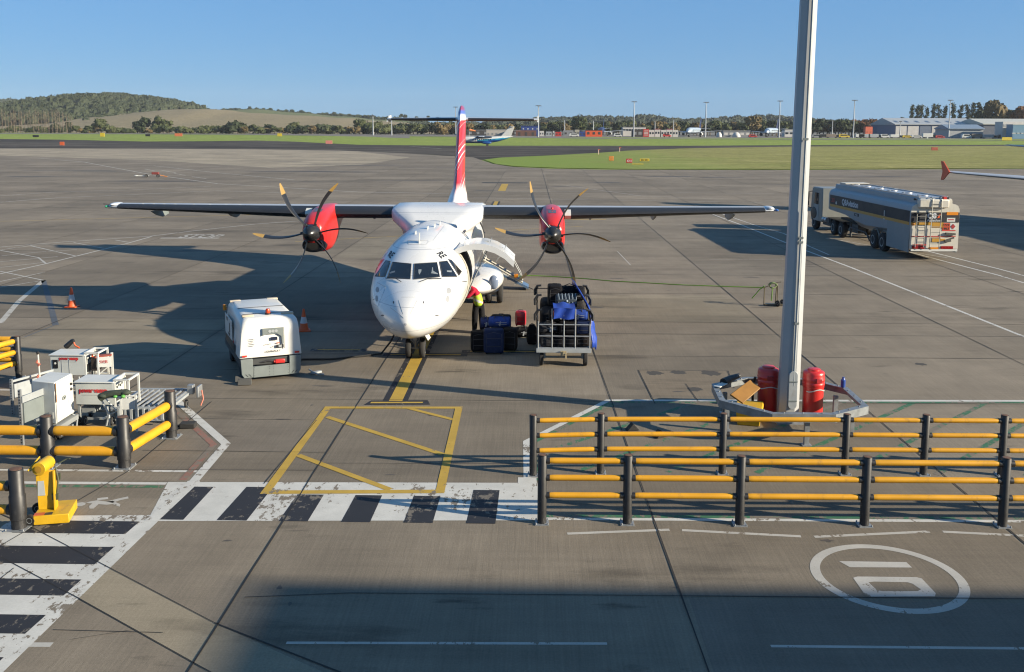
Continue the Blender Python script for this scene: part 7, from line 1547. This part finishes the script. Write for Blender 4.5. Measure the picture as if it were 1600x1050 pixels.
FIELD=grass_mat('stubble_field',(.135,.112,.065,1),(.175,.145,.085,1),(.22,.185,.115,1)); FGREEN=grass_mat('hill_pasture',(.06,.075,.03,1),(.085,.10,.038,1),(.12,.12,.055,1)); WOODG=M('wood_floor',(.022,.028,.014,1),.9,0,.3,.05)
o1,fv,_,_=ridge('field_hill',[(120,190),(190,184),(230,176),(300,171.5),(345,171),(400,176.5),(470,180),(540,184),(600,189.5),(700,197),(780,200)],760,1250,FIELD)
o2,pv_,_,_=ridge('pasture_hill',[(300,174),(360,172),(400,171),(470,176),(540,181),(600,186.5),(680,192),(800,196),(900,199)],1300,1650,FGREEN)
o3,wv_,wnx,wr=ridge('wooded_hill',[(-150,178),(-60,182),(20,179),(60,175),(90,168.5),(120,162),(150,158.5),(180,156.5),(210,157),(240,161),(270,165),(295,168.5),(308,171),(318,181)],900,1500,WOODG,nx=80)
o4,hv_,_,_=ridge('far_left_hill',[(-300,172),(-120,168),(0,166),(40,166),(80,167),(130,172),(200,180)],1700,2100,WOODG)
o5,rv_,_,_=ridge('right_wooded_hill',[(640,203),(720,203),(800,199),(860,193),(920,191),(960,193),(1000,190),(1050,195),(1100,195),(1150,192),(1185,189.5),(1215,191),(1240,194),(1300,200),(1400,203),(1500,203),(1540,195),(1600,185),(1680,177),(1800,175)],1250,1700,WOODG,nx=110)
def core(mb,c,rx,ry,rz,rnd,nu=9,nv=6):
    ph=[rnd.uniform(0,6.3) for _ in range(4)]; rings=[]
    for k in range(nv+1):
        t=-PI/2+PI*k/nv; q=max(math.cos(t),.02); ring=[]
        for i in range(nu):
            a=2*PI*i/nu; d=1+.16*math.sin(3*a+ph[0]+t*2)+.13*math.sin(5*t+ph[1])+rnd.uniform(-.10,.10); ring.append(Vector(c)+Vector((math.cos(a)*q*rx*d,math.sin(a)*q*ry*d,math.sin(t)*rz*d)))
        rings.append(ring)
    mb.loft(rings)
# leaf clump meshes
def clump(mb,c,rx,ry,rz,n,s,rnd,hollow=.35,flat=0,co=.78):
    if co: core(mb,c,rx*co,ry*co,rz*co,rnd)
    for _ in range(n):
        while True:
            v=Vector((rnd.gauss(0,1),rnd.gauss(0,1),rnd.gauss(0,1)))
            if v.length>.01: break
        v.normalize(); k=(hollow+(1-hollow)*rnd.random()**.5); lump=1+.22*math.sin(v.x*5+c[0])*math.sin(v.y*4+c[1]*2)+.15*math.sin(v.z*7+c[0])
        p=Vector(c)+Vector((v.x*rx,v.y*ry,v.z*rz))*k*lump
        a=Vector((rnd.uniform(-1,1),rnd.uniform(-1,1),rnd.uniform(-1,1))).normalized(); b=a.orthogonal().normalized(); cc=a.cross(b); q=s*rnd.uniform(.6,1.3)
        mb.add([p+b*q,p+cc*q*.8,p-b*q*.9,p-cc*q*.7],[(0,1,2,3)])
def tree_proto(kind,seed,leafm,barkm,label,cat='tree',group=None):
    rnd=random.Random(seed); o=empty(kind,(0,0,-500),0,label,cat,group)
    t=MB(); c=MB()
    if kind=='poplar_tree':
        t.tube([(0,0,0),(.1,0,6),(0,.1,16)],.35,6,r1=.06)
        for k in range(9):
            z=4+k*1.5; a=rnd.uniform(0,6.3); clump(c,(math.cos(a)*.7,math.sin(a)*.7,z),1.6-.04*abs(k-4)*2,1.5,1.5,70,.42,rnd,.2,0,.35)
            t.tube([(0,0,z-1.5),(math.cos(a)*.8,math.sin(a)*.8,z+.3)],.07,4,r1=.02)
    elif kind=='bare_poplar_tree':
        t.tube([(0,0,0),(.1,0,9),(0,.1,19)],.3,6,r1=.04)
        for k in range(26):
            z=3+k*.6; a=rnd.uniform(0,6.3); t.tube([(0,0,z),(math.cos(a)*1.0,math.sin(a)*1.0,z+1.6),(math.cos(a)*1.5,math.sin(a)*1.5,z+3.4)],.07,4,r1=.02)
        for k in range(8): clump(c,(rnd.uniform(-.6,.6),rnd.uniform(-.6,.6),3.5+k*1.9),1.7,1.7,1.7,30,.26,rnd,.1,0,0)
    elif kind=='round_tree':
        t.tube([(0,0,0),(.1,.1,3),(0,0,7)],.4,6,r1=.12)
        for k in range(9):
            a=k*.7; r=2.1 if k else 0; z=5.3+rnd.uniform(-1.6,2.2); clump(c,(math.cos(a)*r,math.sin(a)*r,z),2.1,2.1,1.7,42,.48,rnd); t.tube([(0,0,3),(math.cos(a)*r,math.sin(a)*r,z)],.12,4,r1=.04)
        clump(c,(0,0,7.5),1.9,1.9,1.6,40,.45,rnd)
    else: # bush
        t.tube([(0,0,0),(0,0,1.5)],.12,5)
        for k in range(6):
            a=k*1.05; clump(c,(math.cos(a)*1.3,math.sin(a)*.9,1.6+rnd.uniform(-.4,1.1)),1.4,1.3,1.3,34,.38,rnd)
    t.build('trunk',barkm,o); c.build('crown',leafm,o,smooth=0); return o
BARK=M('bark',(.10,.075,.055,1),.9,0,.3,3); BARKP=M('pale_bark',(.24,.19,.15,1),.9,0,.3,3)
LG=leaf_mat('leaf_dark_green',(.010,.017,.007,1),(.032,.043,.016,1)); LM=leaf_mat('leaf_mid_green',(.020,.030,.010,1),(.062,.070,.026,1)); LB=leaf_mat('leaf_brown',(.075,.055,.038,1),(.17,.13,.088,1)); LA=leaf_mat('leaf_autumn',(.08,.036,.014,1),(.17,.075,.024,1)); LO=leaf_mat('leaf_ochre',(.06,.047,.018,1),(.13,.092,.038,1))
protos={}
def plant(kind,leafm,px,D,h,lab,grp,z=None,sx=1.0,cat='tree'):
    "one tree of its own, copied with its parts from the first of its kind"
    key=(kind,leafm.name,random.randrange(3))
    base={'poplar_tree':17,'bare_poplar_tree':20,'round_tree':9.2,'hedge_bush':3.6}[kind]
    if key not in protos: protos[key]=tree_proto(kind,hash(key[:2])%97*0+len(protos)*13+5,leafm,BARKP if kind=='bare_poplar_tree' else BARK,lab,cat,grp); o=protos[key]
    else: o=copy_tree(protos[key])
    k=h/base; o.location=(PXX(px,D),D,(hgt(D) if z is None else z)-.1); o.scale=(k*sx,k*sx,k); o.rotation_euler=(0,0,random.uniform(0,6.3)); tag(o,lab,cat,grp); return o
rr=random.Random(3)
def lab_tree(base,i,px): return base
# tall brown leafless row at the left
for i in range(34):
    px=-30+i*4.3+rr.uniform(-1.2,1.2); top=171 if px<90 else 171+(px-90)*.35
    top+=rr.uniform(-2.5,2.5); D=700+rr.uniform(-12,25); plant('bare_poplar_tree',LB,px,D,max(6,hz(px,top,D)-1.5),'tall thin brown-grey tree in the row at the left edge before the wooded hill','row of tall bare poplars at the left',sx=.62)
# hedge line running across before the fields
for i in range(96):
    px=-20+i*6.6+rr.uniform(-2,2); D=720+rr.uniform(-15,40); base=196 if px<330 else (194+ (px-330)*.004)
    top=base+rr.choice((-4,-1,0,1,2,3,3,4)); 
    plant('round_tree' if rr.random()<.35 else 'hedge_bush',rr.choice((LG,LG,LM,LM,LO)),px,D,max(2.5,hz(px,top,D)-1.5),'dark green bush in the long hedge before the stubble field','bushes of the long hedge before the stubble field',sx=1.25)
for i in range(44):
    px=600+i*5.8+rr.uniform(-2,2); D=735+rr.uniform(-15,40); plant('hedge_bush' if rr.random()<.6 else 'round_tree',rr.choice((LG,LM,LM,LO)),px,D,max(3,hz(px,rr.uniform(190,198),D)-1.5),'green tree or bush in the belt behind the tailplane and the far sheds','trees of the belt behind the far sheds',sx=1.2)
for px,top in ((105,189),(225,181),(248,180),(158,184),(215,188),(262,187),(500-40,189),(562,185),(575,190),(590,188),(610,193)):
    D=745; plant('round_tree',LG if px%2 else LM,px,D,max(4,hz(px,top,D)-1.5),'rounded darker tree standing clear of the hedge on the field edge','rounded trees on the field edge')
# skyline trees along the pasture ridge
for i,(px,top) in enumerate(((390,165.5),(402,167),(412,168),(424,168),(436,170),(448,170),(457,170),(472,171),(505,176),(512,175),(522,174),(532,176),(546,177),(560,178),(585,180),(592,181),(608,183),(618,184),(627,177),(633,178),(640,183),(326,168),(318,167),(652,181),(668,180),(683,182))):
    D=1640; zb=hz(px,top+9,D); plant('round_tree',LG,px,D,max(7,hz(px,top,D)-zb),'dark tree on the pasture skyline left of the tail fin','trees on the skyline of the pasture hill',z=zb)
for i in range(46):
    px=300+i*8+rr.uniform(-2,2); D=1630; yy=173+max(0,(px-400))*.062; zb=hz(px,yy+3.5,D); plant('hedge_bush',LG,px,D,rr.uniform(6,9),'low dark bush in the hedge along the pasture ridge','bushes of the hedge along the pasture ridge',z=zb,sx=1.6)
# poplars and large trees behind the hangars
for px,top in ((1424,164.5),(1432,165),(1438,165),(1447,168),(1458,163),(1466,163.5),(1475,165),(1488,162),(1499,164),(1511,162.5),(1519,161),(1528,161)):
    D=760; zb=3; plant('poplar_tree',LM,px,D,hz(px,top,D)-zb,'slender pale green poplar in the row behind the long hangar roof','row of poplars behind the long hangar',z=zb,sx=.95)
D=720; plant('round_tree',LO,1554,D,hz(1554,155,D)-3,'big round brown-leaved tree rising behind the cream-roofed hangar','large trees at the right edge',z=3,sx=.72)
plant('round_tree',LG,1536,D+20,hz(1536,168,D)-3,'dark round tree left of the big brown tree at the right','large trees at the right edge',z=3,sx=.9); plant('round_tree',LA,1594,D,hz(1594,164,D)-3,'reddish dark tree at the extreme right edge','large trees at the right edge',z=3,sx=.9); plant('round_tree',LG,1574,D+10,hz(1574,170,D)-3,'dark low tree between the brown tree and the right edge','large trees at the right edge',z=3,sx=1.0)
# autumn trees right of the near mast, tree belt behind the far apron
for i in range(34):
    px=1262+i*4.9+rr.uniform(-1.5,1.5); 
    if px>1428: break
    D=700+rr.uniform(-10,30); lf=LA if (1270<px<1292 or 1334<px<1368) and rr.random()<.75 else rr.choice((LG,LG,LM)); plant('round_tree',lf,px,D,hz(px,rr.uniform(184,190),D)-1.5,'rust-coloured autumn tree right of the near mast' if lf==LA else 'dark green tree in the belt right of the near mast','trees of the belt right of the near mast')
for i in range(76):
    px=846+i*5.3+rr.uniform(-2,2); D=730+rr.uniform(-20,40); lf=rr.choice((LG,LM,LM,LG,LO)); tp_=rr.uniform(186,196)
    plant('round_tree',lf,px,D,hz(px,tp_,D)-1.5,'bushy tree in the wood behind the far apron and its airliners','trees of the wood behind the far apron')
plant('round_tree',LO,1176,705,hz(1176,180,705)-1.5,'large ochre tree left of the silver airliner tail','large trees behind the far apron'); plant('round_tree',LM,905,705,hz(905,181,705)-1.5,'large green tree left of the blue-tailed airliner','large trees behind the far apron')
for i in range(26):
    px=1410+i*8; D=800; plant('round_tree',rr.choice((LG,LG,LM)),px,D,hz(px,184+rr.uniform(-2,3)-(max(0,px-1530)*.08),D)-1.5,'dark bushy tree behind the hangar roofs','dark trees behind the hangar roofs')
# far woods: one mass each
def wood(name,surface,D0f,n,leafm,label,hh,seed,ylim=None,s=1.0):
    rnd=random.Random(seed); mb=MB(); k=0
    bm=[v for v in surface]
    while k<n:
        a=rnd.choice(bm)
        if ylim and not ylim(a): continue
        x=a[0]+rnd.uniform(-6,6); y=a[1]+rnd.uniform(-20,20); z=a[2]; h=hh*rnd.uniform(.7,1.25)
        core(mb,(x,y,z+h*.40),h*.50,h*.50,h*.52,rnd); clump(mb,(x,y,z+h*.42),h*.52,h*.52,h*.56,12,h*.10*s,rnd,.9); k+=1
    o=mb.build(name,leafm,smooth=0); tag(o,label,'woodland',kind='stuff')
wood('hillside_wood',wv_[:(wnx+1)*15],0,4200,leaf_mat('far_leaf_green',(.012,.019,.010,1),(.034,.042,.019,1)),'dense dark green wood covering the hill at the left',9.5,1,lambda a:a[2]>4)
wood('ridge_wood',[p for p in rv_[:111*15] if p[1]>1330],0,2600,leaf_mat('far_leaf_green2',(.012,.019,.013,1),(.030,.038,.022,1)),'dark distant wood along the low ridge behind the far apron',11,2)
wood('far_left_wood',hv_[:61*15],0,600,leaf_mat('far_leaf_green2',(.012,.019,.013,1),(.030,.038,.022,1)),'most distant wooded slope at the extreme left',16,4)

# ------------------------------------------------------------------ thin haze over the airfield
HZ=bpy.data.materials.new('haze_air'); HZ.use_nodes=True; n=HZ.node_tree; n.nodes.remove(n.nodes['Principled BSDF']); pv=n.nodes.new('ShaderNodeVolumePrincipled'); pv.inputs['Color'].default_value=(.80,.88,.96,1); pv.inputs['Density'].default_value=.00006; pv.inputs['Anisotropy'].default_value=.0; n.links.new(pv.outputs[0],n.nodes['Material Output'].inputs['Volume'])
m_=MB(); m_.box((0,1155,46),(4900,2700,96)); hb=m_.build('haze',HZ,smooth=0); hb['kind']='stuff'; hb['label']='thin pale haze hanging in the air over the whole airfield'; hb['category']='haze'
